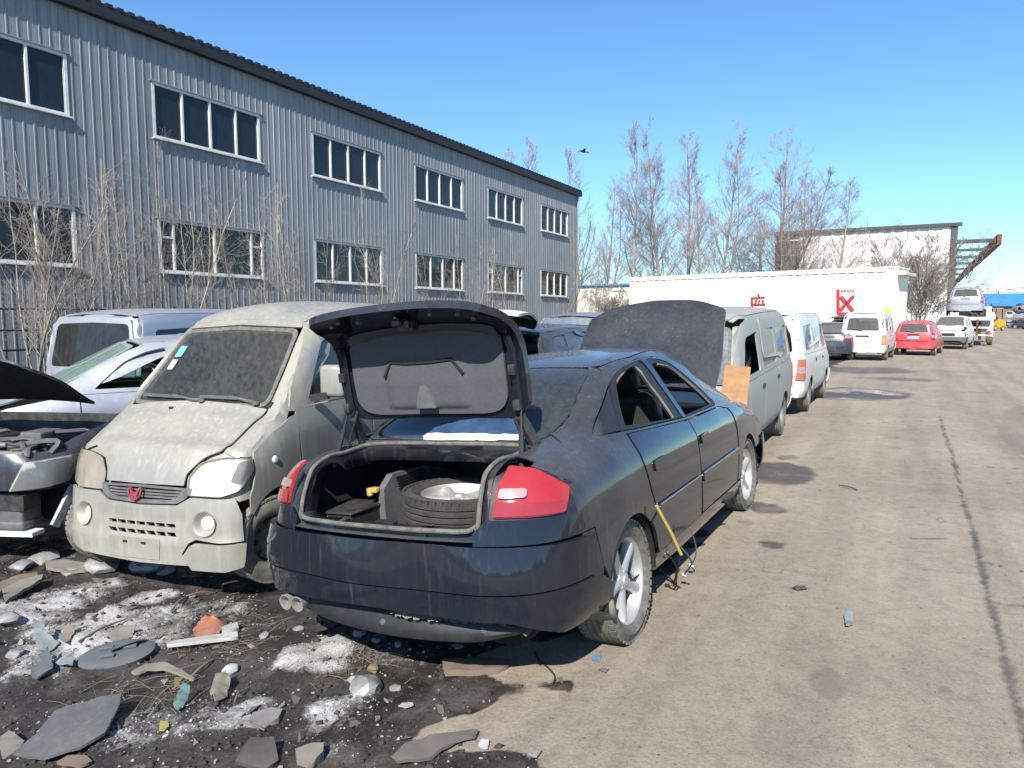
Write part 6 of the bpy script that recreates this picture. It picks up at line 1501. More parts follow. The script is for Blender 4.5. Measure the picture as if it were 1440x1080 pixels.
# grey-green van ahead of the saloon, facing the camera
A = scaled(VAN, 1.0, 1.0, .955)
p = base_pos(at(1100, 609), 240.3, -1.18, .76); p.z = -.055
gv, gvb = gcar('grey_van', 'faded grey-green van with rust and a raised tailgate, nose to nose with the black saloon', 'van', None, MT['grey_van'], A, p, 240.3, 0, 2.4, .06, glassm=glass('filmed_over_glass', (.6, .68, .68), .8, .85, (.30, .34, .34)), gate_open=52, rmat=MT['steel_rim'], wmissing=((0, 'L'),), skip=('wiper',), gmat=MT['black_van'])
hd = MB(); 
bd = mk('cardboard_sheet', [(0, 0, 0), (.27, 0, 0), (.29, .02, .44), (.03, .02, .45), (.14, .015, .22)], [(0, 1, 4), (1, 2, 4), (2, 3, 4), (3, 0, 4)], plain('brown_cardboard', (.40, .22, .105), .9, 0, .3, 9), None, smooth=False)
md = bd.modifiers.new('t', 'SOLIDIFY'); md.thickness = .012
q = atd(1012, 573, 7.35); bd.location = q; bd.rotation_euler = (R(-6), R(3), R(-8)); tag(bd, 'orange-brown cardboard sheet standing against the front of the grey van', 'cardboard')
# white van behind it, seen from the rear
p = base_pos(at(1137, 576), 60.3, -1.18, -.76)
wv, wvb = gcar('white_van', 'white van seen from behind, just past the grey-green van', 'van', None, MT['white_paint'], scaled(VAN, 1.0, 1.0, .94), p, 60.3, 0, 0, .07, rmat=MT['steel_rim'], tlm=lens('faded_red_lens', (.42, .10, .09)), glassm=glass('dusty_van_glass', (.6, .68, .70), .8, .55, (.32, .34, .34)))
# row across the yard
def rear_at(px, py, L, az):                  # origin of a car whose tail end centre stands at a pixel of the ground
    r_ = at(px, py); d = Vector((math.sin(R(az)), math.cos(R(az)), 0)); return r_ + d * L
gcar('white_minivan', 'white minivan seen from behind, parked left of the red hatchback', 'van', 'cars parked across the yard', MT['white_paint'], scaled(VAN, 1.0, 1.05, 1.0), rear_at(1211, 507, 2.0, 33), 57, res=.09, rmat=MT['steel_rim'], tlm=MT['amber_lens'], plate=None)
gcar('red_hatchback', 'red hatchback with a pale blue plate, between white minivan and white off-roader', 'car', 'cars parked across the yard', MT['red_paint'], scaled(HATCH, 1.0, 1.0, 1.02), rear_at(1283, 500, 1.8, 36), 54, res=.09, plate=plate_b)
gcar('white_offroader', 'white off-road car facing the camera, right of the red hatchback', 'car', 'cars parked across the yard', MT['white_paint'], scaled(HATCH, 1.1, 1.05, 1.18), rear_at(1330, 491, 2.1, 38), 232, res=.10, bump=MT['grey_plastic'], rmat=MT['steel_rim'])
gcar('dark_saloon', 'dark saloon seen from behind, squeezed left of the white minivan', 'car', 'cars parked across the yard', MT['dark_blue'], scaled(SED, .95, .98, 1.0), rear_at(1163, 507, 2.3, 27), 63, res=.10)
gcar('black_hatchback', 'black hatchback with its tailgate up, behind the dark saloon', 'car', 'cars parked across the yard', MT['black_van'], scaled(HATCH, 1.05, 1.05, 1.08), rear_at(1186, 492, 2.0, 28), 62, res=.11, gate_open=75)
# recovery truck with a silver off-roader on its bed
tp = at(1364, 486); tz = R(57)
tr = empty('flatbed_truck', tp, (0, 0, tz), 'white flatbed truck carrying the silver off-roader, seen from behind', 'truck')
wm = plain('chipped_cream_steel', (.58, .55, .47), .6, .1, .3, 3)
bed = MB(); bed.box((3.2, 0, 1.60), (6.6, 2.3, .14)); bed.build('flat_bed', wm, tr, smooth=False)
for s in (-1, 1):
    MB().bar((0, s * 1.12, 1.74), (6.4, s * 1.12, 1.74), .08, .16).build('side_rail', wm, tr, smooth=False)
    MB().bar((-.05, s * 1.0, .55), (-.05, s * 1.0, 1.95), .16, .14, (1, 0, 0)).build('rear_post', wm, tr, smooth=False)
    MB().bar((.0, s * .45, .75), (7.5, s * .45, .95), .14, .9).build('chassis_rail', MT['dark_metal'], tr, smooth=False)
    MB().box((-.09, s * .85, .72), (.06, .30, .14), None, .01).build('tail_light', MT['red_lens'], tr)
    for x in (1.4, 7.2): wheel(tr, x, s * .95, .42, .43, .26, .24, 'steel', tmat=MT['rubber'], rmat=MT['steel_rim'])
for z in (.62, 1.05, 1.52): MB().bar((-.06, -1.0, z), (-.06, 1.0, z), .10, .10).build('rear_crossbar', wm, tr, smooth=False)
for k in (-.3, .35): MB().bar((-.12, k, .62), (-.12, k, 1.52), .10, .08, (1, 0, 0)).build('ramp_leg', MT['rust'], tr, smooth=False)
cb = MB(); cb.prism([(6.7, .7), (8.6, .7), (8.7, 1.5), (8.3, 2.3), (6.7, 2.35)], -1.05, 1.05); cb.build('cab', MT['white_paint'], tr, smooth=False)
MB().box((6.68, 0, 1.95), (.02, 1.5, .5)).build('cab_window', MT['glass_dark'], tr, smooth=False)
d = Vector((math.cos(tz), math.sin(tz), 0)); sp_ = tp + d * 2.6 + Vector((0, 0, 1.675)) + Vector((-math.sin(tz), math.cos(tz), 0)) * .35
gcar('silver_offroader', 'silver off-road car riding on the bed of the flatbed truck', 'car', None, MT['silver'], scaled(HATCH, 1.15, 1.14, 1.20), sp_ - d * .3, 57, res=.11)
# forklift
fp = at(1396, 465); fk = empty('forklift', fp, (0, 0, R(205)), 'yellow forklift in the distance in front of the blue-roofed shed', 'forklift')
yl = plain('forklift_yellow', (.66, .32, .02), .5, 0, .2, 4)
MB().prism([(-1.3, .45), (-1.35, 1.2), (-.9, 1.45), (-.1, 1.25), (.9, 1.0), (1.0, .4)], -.75, .75).build('chassis', yl, fk, smooth=False)
for x, y in ((-.8, -.6), (-.8, .6), (.7, -.6), (.7, .6)): MB().bar((x, y, 1.1), (x * .8 - .05, y, 2.75), .08, .08, (0, 1, 0)).build('cab_post', MT['black_plastic'], fk, smooth=False)
MB().box((-.05, 0, 2.8), (1.4, 1.4, .10)).build('overhead_guard', yl, fk, smooth=False)
for s in (-1, 1):
    MB().bar((1.25, s * .38, .15), (1.25, s * .38, 3.4), .12, .16, (1, 0, 0)).build('mast_rail', MT['black_plastic'], fk, smooth=False)
    MB().bar((1.35, s * .3, .25), (2.6, s * .3, .22), .14, .05).build('fork', MT['dark_metal'], fk, smooth=False)
    wheel(fk, .75, s * .68, .38, .38, .26, .2, 'steel', rmat=yl); wheel(fk, -.85, s * .65, .32, .32, .22, .18, 'steel', rmat=yl)
MB().box((1.36, 0, 1.0), (.08, 1.1, .5)).build('carriage', MT['dark_metal'], fk, smooth=False); MB().box((-.3, 0, 1.5), (.45, .5, .6), None, .08).build('seat', MT['seat'], fk)
# heap of wrecks at the right edge
wr = [(1422, 461, 0, 'SED', 'black_van', 110, 'black wreck on the ground, left end of the far heap'), (1432, 462, 0, 'HATCH', 'silver', 100, 'pale wreck on the ground, second in the far heap'), (1446, 463, 0, 'SED', 'dark_blue', 105, 'dark blue wreck on the ground, third in the far heap'), (1462, 464, 0, 'HATCH', 'white_paint', 95, 'white wreck on the ground, right end of the far heap'), (1428, 461, 1.36, 'HATCH', 'white_paint', 20, 'white wreck on the second level, left end of the far heap'), (1442, 462, 1.30, 'SED', 'silver', 30, 'silver wreck on the second level, middle of the far heap'), (1458, 463, 1.36, 'HATCH', 'black_van', 15, 'black wreck on the second level, right end of the far heap'), (1432, 461, 2.6, 'SED', 'blue_grey', 60, 'blue-grey wreck on the topmost level, left of the far heap'), (1448, 462, 2.6, 'HATCH', 'silver', 110, 'silver wreck on the topmost level, right of the far heap')]
for k, (px, py, z, a, mt, hd_, lab) in enumerate(wr):
    AA = scaled({'SED': SED, 'HATCH': HATCH}[a], .95, 1.0, .92); q = at(px, py); q.z = z
    gcar('wrecked_car', lab, 'car', 'heap of wrecks', MT[mt], AA, q, hd_, (-1) ** k * 2, 0, .16, glassm=MT['glass_dark'], hood_open=40 if k in (1, 4, 5) else None, wheels=k < 4)
# left side: dark car with open bonnet, broken silver car, silver people carrier
gz_ = -.19
p = Vector((-3.93, 6.98, gz_))
dkc, dkb = gcar('cut_car', 'black front half of a car, bonnet up and bumper gone, at the left edge', 'car', None, MT['dark_blue'], scaled(dict(HATCH, hl=[(29, .53), (47, .56), (53, .735), (34, .72)]), 1.0, 1.04, 1.06), p, -97, 0, 0, .05, hood_open=45, skip=('fbumper', 'ws', 'roof', 'rear', 'seats'), rmat=MT['steel_rim'], front_only=True)
p = Vector((-4.20, 8.55, gz_)); brk, bkb = gcar('broken_silver_car', 'silver car with smashed green-tinted windows, between beige van and people carrier', 'car', None, MT['silver'], scaled(HATCH, 1.05, 1.05, 1.08), p, -142, 0, 0, .06, glassm=glass('cracked_green_glass', (.62, .80, .72), .85, .30, (.45, .55, .50)), wmissing=((0, 'L'), (1, 'L')), skip=('wsframe',))
PCV = dict(VAN); PCV['rw'] = [(-.575, 1.08, .07), (.575, 1.08, .07), (.515, 1.65, .08), (0, 1.67), (-.515, 1.65, .08)]
p = Vector((-5.25, 12.0, gz_)); gcar('silver_people_carrier', 'tall silver people carrier with a wide dark rear window, behind the broken silver car', 'van', None, MT['silver'], scaled(PCV, 1.15, 1.17, 1.04), p, 75, 0, 0, .07, glassm=MT['glass_dark'], skip=('grip',))
gcar('black_estate', 'black car with its white tailgate raised, seen over the boot lid of the black saloon', 'car', None, MT['black_van'], scaled(HATCH, 1.1, 1.05, 1.13), Vector((.55, 11.3, -.15)), 66, 0, 0, .07, gate_open=82, gmat=MT['white_paint'])
gcar('blue_grey_van', 'blue-grey van whose roof shows left of the raised bonnet', 'van', None, MT['blue_grey'], scaled(VAN, 1.0, 1.05, .95), Vector((2.0, 15.2, -.05)), 62, 0, 0, .08, rmat=MT['steel_rim'])
# ------------------------------------------------------------------ snow, soil clods, litter and small things
snw = saloon_base.panel('snow_patch', fillet([(-1.80, .14, .04), (-1.66, .12, .04), (-1.60, -.05, .05), (-1.585, -.25, .05), (-1.61, -.44, .04), (-1.77, -.47, .04), (-1.80, -.2, .05)]), 'T', MT['snow'], None, off=.018, th=.02, res=.025, jit=lambda p: .018 * (fbm(np.array(p.x), np.array(p.y), 14, 3, 4) - .5))
snw.matrix_world = saloon.matrix_world.copy(); tag(snw, 'patch of white snow left on the rear window of the black saloon', 'snow', None, 'stuff')
r3 = random.Random(23)
def gzf(x, y): return float(gz(np.array(x), np.array(y)))
def top_z(x, y):                             # actual height of the ground sheet
    j = min(max(np.searchsorted(gx, x) - 1, 0), len(gx) - 2); i = min(max(np.searchsorted(gy, y) - 1, 0), len(gy) - 2)
    tx = (x - gx[j]) / (gx[j + 1] - gx[j]); ty = (y - gy[i]) / (gy[i + 1] - gy[i])
    return float((GZ[i, j] * (1 - tx) + GZ[i, j + 1] * tx) * (1 - ty) + (GZ[i + 1, j] * (1 - tx) + GZ[i + 1, j + 1] * tx) * ty)
def gp(px, py):
    p = gat(px, py)
    for _ in range(3): p = at(px, py, top_z(p.x, p.y))
    return p
def scrap(name, pts, mat, label, cat, th=.012, lift=.012, tilt=(0, 0), crump=.0, group=None, sub=.05, smooth=True):
    W_ = [gp(*q) for q in pts]; c = sum(W_, Vector()) / len(W_)
    pl = [((q - c).x, (q - c).y) for q in W_]
    vv, ff = tri_poly(pl, (), sub)
    rr = random.Random(len(label)); nz = [(rr.uniform(-1, 1) * crump) for _ in vv]
    v = [(q[0], q[1], nz[i] + crump * .8 * math.sin(q[0] * 31 + q[1] * 17 + len(label))) for i, q in enumerate(vv)]
    o = mk(name, v, ff, mat, None, smooth=smooth, ang=70)
    sharpen(o)
    if o.data.polygons and o.data.polygons[0].normal.z < 0: o.data.flip_normals()
    md = o.modifiers.new('t', 'SOLIDIFY'); md.thickness = th; md.offset = 1
    zmax = max(top_z(q.x, q.y) for q in W_ + [c]); o.location = (c.x, c.y, (zmax + c.z) / 2 + lift); o.rotation_euler = (R(tilt[0]), R(tilt[1]), 0)
    return tag(o, label, cat, group)
def lump(name, px, py, w, h, mat, label, cat, flat=.6, rough=.28, seed=1, group=None, sub=2, stretch=1.0, rz=0):
    p = gp(px, py); s = p.y / FPX; rad = w * s / 2
    bm = bmesh.new(); bmesh.ops.create_icosphere(bm, subdivisions=sub, radius=1); rr = random.Random(seed * 13 + 5)
    dirs = [Vector((rr.gauss(0, 1), rr.gauss(0, 1), rr.gauss(0, 1))).normalized() for _ in range(7)]; cut = [rr.uniform(.55, .95) for _ in dirs]
    for v in bm.verts:
        d = v.co.normalized(); r_ = 1.0
        for q, c in zip(dirs, cut):
            k = d.dot(q)
            if k > .05: r_ = min(r_, c / k)
        v.co = d * (r_ * (1 + rr.uniform(-rough, rough) * .25))
        v.co.x *= rad * stretch; v.co.y *= rad; v.co.z *= rad * flat
    v = [tuple(q.co) for q in bm.verts]; f = [[q.index for q in t.verts] for t in bm.faces]; bm.free()
    o = mk(name, v, f, mat, None, smooth=True, ang=28); o.location = p + Vector((0, 0, rad * flat * .45)); o.rotation_euler = (0, 0, rz)
    return tag(o, label, cat, group)
C_ = lambda nm, c, r=.6, v=.25: paint(nm, tuple(x * .85 for x in c), 0, r, 0, .75, (.12, .105, .088), .0, .22, v, 0, 0, 0)
gpl, bgp, lbl, tel = paint('scuffed_grey_panel', (.13, .135, .15), .3, .3, .3, .7, (.16, .145, .125), .3, .15, .3), C_('slate_blue_plastic', (.085, .125, .165), .5), C_('pale_blue_plastic', (.34, .43, .46), .5), C_('teal_plastic', (.13, .30, .30), .5)
org, wht, bge, yel = C_('orange_red_wrapper', (.60, .17, .07), .45, .5), C_('white_trim', (.66, .65, .62), .5), C_('dirty_beige', (.33, .30, .24), .8), C_('bright_yellow', (.56, .54, .07), .5)
ston, ice, ylst, brn = C_('grey_stone', (.30, .29, .28), .9), plain('grimy_ice', (.27, .262, .256), .45, 0, .55, 7, .5), C_('ochre_stone', (.30, .23, .10), .9), C_('weathered_board', (.27, .185, .125), .9, .45)
dkp, ash, foam = C_('dark_rubber_sheet', (.045, .042, .04), .7), C_('ashy_crust', (.17, .15, .13), .95, .4), C_('white_foam', (.78, .78, .77), .7)
scrap('car_panel', [(18, 1074), (62, 1079), (112, 1063), (148, 1042), (168, 1014), (172, 1003), (142, 1003), (120, 1007), (96, 1008), (78, 1018), (52, 1046)], gpl, 'large curved grey panel lying flat at the bottom left corner', 'panel', .012, .03, (3, -3), .004)
hub = empty('round_cover', gp(164, 928) + Vector((0, 0, .035)), (R(6), R(-4), R(10)), 'slate-blue oval plastic cover lying in the dirt near the left', 'cover')
MB().lathe([(.001, .012), (.11, .014), (.15, .012), (.172, .0), (.165, -.02)], 28, 'z', Matrix.Diagonal((1.1, .78, 1, 1))).build('dish', bgp, hub)
for k, a in enumerate((20, 140, 250)): MB().box((.07 * math.cos(R(a)), .05 * math.sin(R(a)), .022), (.07, .025, .016), None, .004).build('raised_rib', bgp, hub)
MB().add([(-.05, .04, .016), (.14, .09, .02), (.12, .02, .05), (-.02, -.02, .03)], [(0, 1, 2, 3)]).build('torn_flap', bgp, hub)
scrap('plastic_wrapper', [(271, 893), (285, 881), (300, 880), (316, 886), (310, 896), (295, 904), (276, 902)], org, 'crumpled orange-red wrapper beside the white strips', 'wrapper', .004, .03, (8, 5), .012, sub=.025)
scrap('plastic_strip', [(234, 917), (236, 921), (335, 901), (334, 896)], wht, 'long white plastic strip lying below the orange wrapper', 'strip', .02, .015)
scrap('plastic_strip', [(310, 892), (313, 896), (336, 890), (334, 885)], wht, 'short white plastic strip right of the orange wrapper', 'strip', .02, .015)
scrap('plastic_shard', [(48, 899), (60, 897), (68, 905), (84, 908), (78, 915), (66, 918), (52, 920)], lbl, 'pale blue broken plastic tray near the left edge', 'plastic', .006, .04, (10, 8), .008, sub=.03)
scrap('paper_scrap', [(84, 908), (92, 896), (106, 891), (104, 899), (92, 908)], bge, 'torn beige paper beside the pale blue tray', 'paper', .003, .03, (10, 0), .01, sub=.03)
scrap('plastic_shard', [(44, 952), (58, 940), (66, 932), (74, 934), (74, 950), (64, 956), (52, 964), (46, 962)], bgp, 'slate-blue broken plastic piece at the left, below the pale blue tray', 'plastic', .01, .03, (8, 10), .01, sub=.03)
scrap('plastic_shard', [(79, 938), (92, 932), (105, 936), (102, 944), (82, 946)], lbl, 'small turquoise plastic piece right of the slate-blue piece', 'plastic', .006, .025, (5, -8), .006, sub=.03)
scrap('plastic_shard', [(246, 1003), (244, 998), (258, 984), (268, 984), (262, 992), (254, 1002)], tel, 'bent teal plastic strip in the dirty snow', 'plastic', .005, .03, (10, 5), .01, sub=.02)
scrap('plastic_scrap', [(224, 1030), (226, 1022), (236, 1019), (238, 1026), (230, 1032)], yel, 'tiny bright yellow scrap near the grey panel', 'scrap', .005, .012, (5, 5), .004, sub=.02)
scrap('curved_trim', [(185, 957), (205, 946), (232, 943), (256, 950), (275, 961), (270, 962), (250, 955), (230, 949), (208, 952), (190, 960)], bge, 'thin curved beige trim strip in the middle of the litter', 'trim', .012, .02, (0, 0), .002)
scrap('wooden_board', [(622, 942), (640, 937), (668, 936), (712, 933), (715, 940), (700, 948), (660, 951), (626, 955)], brn, 'split brown board on the edge of the wet mud', 'board', .03, .0, (0, 0), .004, sub=.06)
scrap('dry_crust', [(552, 1074), (575, 1052), (606, 1046), (640, 1040), (672, 1033), (668, 1044), (640, 1052), (622, 1062), (590, 1078), (560, 1082)], ash, 'flaky grey-brown crust of sheet at the bottom edge', 'sheet', .015, .012, (2, -2), .008, sub=.05)
scrap('rubber_sheet', [(331, 1083), (352, 1058), (386, 1054), (392, 1075), (372, 1088)], dkp, 'dark rubber sheet at the bottom edge, left of the pale blocks', 'sheet', .015, .02, (5, 4), .006, sub=.06)
scrap('foam_block', [(416, 1070), (438, 1058), (456, 1059), (455, 1070), (438, 1080), (418, 1079)], bge, 'pale broken block at the bottom edge', 'block', .04, .0, (4, 4), .004, sub=.05)
scrap('tile_fragment', [(346, 1024), (356, 1010), (382, 1003), (398, 1005), (392, 1018), (372, 1024)], ston, 'flat grey stone slab below the litter', 'stone', .025, .0, (3, 3), .004, sub=.05)
scrap('net_piece', [(296, 984), (304, 968), (318, 961), (325, 970), (318, 986), (304, 991)], bge, 'tangled greyish scrap below the white foam lump', 'scrap', .004, .03, (8, 6), .014, sub=.02)
scrap('white_scrap', [(560, 998), (566, 992), (580, 992), (582, 997), (570, 1001)], wht, 'white scrap with a dark print on the wet mud', 'scrap', .004, .01, (2, 2), .003, sub=.02)
scrap('white_scrap', [(672, 1054), (678, 1045), (688, 1047), (686, 1056)], foam, 'white crumpled scrap right of the grey-brown crust', 'scrap', .006, .012, (4, 4), .006, sub=.02)
scrap('paper_scrap', [(152, 899), (170, 893), (192, 891), (186, 899), (170, 906), (156, 906)], bge, 'flat beige paper scrap above the slate-blue cover', 'paper', .004, .02, (3, 3), .006, sub=.03)
scrap('wooden_board', [(-4, 828), (18, 820), (52, 812), (54, 818), (20, 832), (-4, 842)], brn, 'dark weathered board at the left edge under the black car', 'board', .03, .01, (0, 4), .003)
scrap('pale_slat', [(4, 842), (30, 830), (62, 822), (60, 829), (34, 840), (8, 850)], bge, 'pale slat below the board at the left edge', 'board', .02, .02, (0, -3), .003)
scrap('pale_slat', [(64, 800), (98, 797), (128, 798), (124, 806), (90, 810), (66, 808)], bge, 'pale slat in the snow under the black car', 'board', .02, .02, (0, 3), .003)
scrap('blue_scrap', [(1187, 868), (1190, 864), (1200, 866), (1199, 881), (1189, 884)], lbl, 'light blue scrap alone on the dusty roadway', 'scrap', .004, .01, (2, 3), .006, sub=.02)
scrap('blue_scrap', [(832, 930), (836, 922), (846, 924), (842, 934)], C_('mid_blue', (.12, .32, .55), .5), 'blue scrap on the roadway behind the rear wheel of the black saloon', 'scrap', .004, .008, (2, 3), .005, sub=.02)
scrap('orange_scrap', [(842, 944), (848, 941), (856, 943), (852, 948)], brn, 'tiny rusty scrap below the blue one', 'scrap', .003, .006, (0, 0), .002, sub=.02)
scrap('black_scrap', [(1114, 829), (1120, 826), (1132, 826), (1134, 830), (1122, 832)], dkp, 'small black scrap in the middle of the roadway', 'scrap', .006, .006, (0, 0), .003, sub=.02)
scrap('sheet_scrap', [(-3, 1052), (14, 1042), (34, 1046), (26, 1060), (4, 1068)], bge, 'broken pale sheet left of the large grey panel', 'sheet', .01, .01, (4, 4), .005, sub=.04)
scrap('sheet_scrap', [(80, 1083), (96, 1072), (122, 1068), (130, 1076), (112, 1086)], brn, 'brown wooden flake under the large grey panel', 'board', .012, .01, (4, 4), .003, sub=.04)
lump('foam_lump', 322, 945, 28, 18, foam, 'round white foam lump in the middle of the litter', 'foam', .62, .2, 3)
lump('rock', 517, 972, 58, 40, ice, 'big grey ice-crusted rock near the wet edge', 'rock', .55, .4, 4)
lump('rock', 498, 958, 20, 16, ice, 'small grey rock touching the left side of the big rock', 'rock', .8, .4, 14)
lump('ochre_stone', 526, 943, 23, 18, ylst, 'ochre stone just behind the big rock', 'stone', .55, .4, 5)
lump('rock', 12, 874, 34, 26, ice, 'grey rock at the left edge of the litter', 'rock', .6, .35, 6)
ic = [(140, 800, 44, 'large ice chunk left of centre under the beige van bumper'), (206, 802, 50, 'ice chunk under the middle of the beige van bumper'), (235, 806, 26, 'small ice chunk right of centre under the beige van bumper'), (100, 806, 24, 'small ice chunk before the left wheel of the beige van'), (505, 893, 22, 'ice piece in front of the exhaust pipes'), (528, 902, 16, 'small ice piece right of the bright snow heap'), (560, 908, 18, 'ice piece under the hanging bumper strip'), (420, 885, 16, 'ice piece at the left of the bright snow heap'), (128, 868, 18, 'ice crumb in the large snow patch'), (22, 922, 26, 'pale lump at the left edge beside the blue tray'), (372, 895, 16, 'grey ice piece right of the white strips'), (556, 970, 18, 'thin pale flake right of the big rock'), (300, 882, 22, 'translucent lump behind the orange wrapper'), (60, 790, 40, 'ice chunk under the nose of the black car'), (30, 800, 34, 'ice chunk at the left edge under the black car')]
for k, (px, py, w, lab) in enumerate(ic): lump('ice_chunk', px, py, w, w, ice, lab, 'ice', .55, .4, 30 + k, 'ice chunks', 2, r3.uniform(.9, 1.3), r3.uniform(0, 3))
def stick(px0, py0, px1, py1, r, mat, lab, nm='stick', bend=.02):
    a, b = gp(px0, py0), gp(px1, py1); m = (a + b) / 2 + Vector((r3.uniform(-bend, bend), r3.uniform(-bend, bend), .01)); up = Vector((0, 0, r + .004))
    tag(MB().tube([a + up, a.lerp(m, .5) + up * 1.5, m + up * 1.6, m.lerp(b, .5) + up * 1.5, b + up], [r, r, r * .9, r * .8, r * .6], 6).build(nm, mat, None), lab, 'stick')
stick(110, 905, 180, 872, .006, brn, 'thin stick lying across the dirt above the slate-blue cover'); stick(240, 862, 262, 842, .007, ston, 'short grey stick below the beige van'); stick(262, 840, 300, 835, .005, brn, 'thin brown stick below the beige van bumper')
stick(268, 955, 300, 930, .006, bge, 'pale stick left of the white foam lump'); stick(330, 990, 350, 970, .005, brn, 'thin twig right of the tangled scrap'); stick(1000, 700, 1000 + 12, 705, .004, dkp, 'tiny black twig by the front wheel')
stick(1205, 690, 1180, 684, .006, dkp, 'thin dark twig alone on the roadway ahead'); stick(350, 1018, 372, 1030, .006, brn, 'short brown twig below the grey slab')
w_ = [gp(*q) + Vector((0, 0, .006)) for q in ((752, 918), (758, 930), (770, 940), (780, 952), (778, 962), (768, 966))]
tag(MB().tube([Vector(q) for q in crom([tuple(q) for q in w_], 5)], .004, 6).build('wire', MT['black_plastic'], None), 'thin curled wire on the roadway behind the black saloon', 'wire')
# strap and wiring hanging from the saloon's sill
def hang(pts, r, mat, nm, lab, cat, conn=None):
    P_ = []
    for (px, py, dep) in pts: P_.append(atd(px, py, dep))
    Q_ = [Vector(q) for q in crom([tuple(q) for q in P_], 6)]
    for q in Q_: q.z = max(q.z, .008)
    o = tag(MB().tube(Q_, r, 6).build(nm, mat, None), lab, cat)
    if conn: MB().box(Q_[-1], (.03, .022, .02), None, .004).build('connector', conn, o)
hang([(923, 711, 3.66), (932, 728, 3.68), (944, 750, 3.71), (954, 772, 3.74), (958, 780, 3.75)], .009, C_('yellow_strap', (.62, .50, .06), .6), 'yellow_strap', 'yellow strap hanging from the rear door of the black saloon', 'strap')
hang([(957, 778, 3.76), (953, 800, 3.85), (951, 815, 3.95), (950, 826, 4.05), (938, 834, 4.14)], .005, MT['black_plastic'], 'wire', 'dark wire trailing from the yellow strap to the ground', 'wire', MT['black_plastic'])
hang([(956, 768, 3.78), (968, 782, 3.85), (972, 794, 3.95), (962, 808, 4.1)], .005, MT['grey_plastic'], 'wire', 'short looped grey wire right of the yellow strap', 'wire', MT['white'])
hang([(970, 742, 4.1), (978, 765, 4.15), (978, 782, 4.2), (972, 795, 4.3)], .004, MT['grey_plastic'], 'wire', 'thin grey wire hanging furthest forward under the sill', 'wire', MT['white'])
hang([(936, 776, 3.8), (950, 795, 3.9), (950, 810, 4.0), (946, 826, 4.2)], .004, MT['black_plastic'], 'wire', 'thin black wire hanging just ahead of the rear wheel', 'wire')
hang([(922, 796, 4.35), (945, 815, 4.2), (967, 833, 4.15)], .006, brn, 'rod', 'thin brown rod lying beside the rear wheel', 'rod')
hang([(1000, 700, 5.0), (1008, 705, 5.0), (1016, 702, 5.1), (1022, 708, 5.2)], .012, MT['black_plastic'], 'cable_bundle', 'black cable bundle hanging behind the front wheel of the black saloon', 'cable', MT['black_plastic'])
# soil clods, grit and straw nobody could count
def scatter_lumps(name, n, sampler, mat, label, cat, rmin, rmax, seed, flat=.6):
    rg = np.random.default_rng(seed); V = []; F = []; base = 0
    octa = np.array([(1, 0, 0), (-1, 0, 0), (0, 1, 0), (0, -1, 0), (0, 0, 1), (0, 0, -1)], float); of = np.array([(0, 2, 4), (2, 1, 4), (1, 3, 4), (3, 0, 4), (2, 0, 5), (1, 2, 5), (3, 1, 5), (0, 3, 5)])
    k = 0
    while k < n:
        x, y = sampler(rg)
        if x is None: continue
        r = rmin + (rmax - rmin) * rg.random() ** 4
        v = octa * r * rg.uniform(.6, 1.3, (6, 3)); v[:, 2] *= flat; a = rg.uniform(0, 6.28); c, s = math.cos(a), math.sin(a)
        v = np.stack([v[:, 0] * c - v[:, 1] * s + x, v[:, 0] * s + v[:, 1] * c + y, v[:, 2] + top_z(x, y) + r * flat * .35], -1); V.append(v); F.append(of + base); base += 6; k += 1
    me = np_mesh(name, np.concatenate(V), np.concatenate(F), mat); o = link(bpy.data.objects.new(name, me)); return tag(o, label, cat, None, 'stuff')
def val(arr, x, y):
    j = min(max(np.searchsorted(gx, x) - 1, 0), len(gx) - 2); i = min(max(np.searchsorted(gy, y) - 1, 0), len(gy) - 2); return arr[i, j]
def in_mud(rg):
    y = 1.9 + 5 * rg.random() ** 1.5; x = rg.uniform(-.80, .12) * y
    return (x, y) if val(MUD, x, y) > .6 else (None, None)
def in_snow(rg):
    y = 1.9 + 4.5 * rg.random() ** 1.2; x = rg.uniform(-.80, .0) * y
    return (x, y) if val(SNOW, x, y) > rg.uniform(.25, .9) else (None, None)
def on_road(rg):
    y = 2.0 + 11 * rg.random() ** 2; x = rg.uniform(-.05, .80) * y
    return (x, y) if val(MUD, x, y) < .2 else (None, None)
scatter_lumps('soil_clods', 5200, in_mud, plain('dark_soil', (.052, .044, .038), .95, 0, .6, 4), 'dark soil crumbs strewn over the muddy ground', 'soil', .003, .022, 1)
scatter_lumps('pale_grit', 3400, in_mud, plain('pale_grit', (.30, .28, .25), .9, 0, .6, 3), 'pale grit strewn over the muddy ground', 'grit', .0015, .011, 2)
scatter_lumps('ice_crumbs', 2300, in_snow, plain('grey_ice_crumbs', (.34, .33, .32), .7, 0, .7, 3), 'grey ice crumbs over the old snow', 'ice', .002, .011, 3)
scatter_lumps('road_grit', 1300, on_road, plain('road_grit', (.17, .155, .135), .95, 0, .6, 3), 'small stones and grit on the dusty roadway', 'grit', .002, .010, 4)
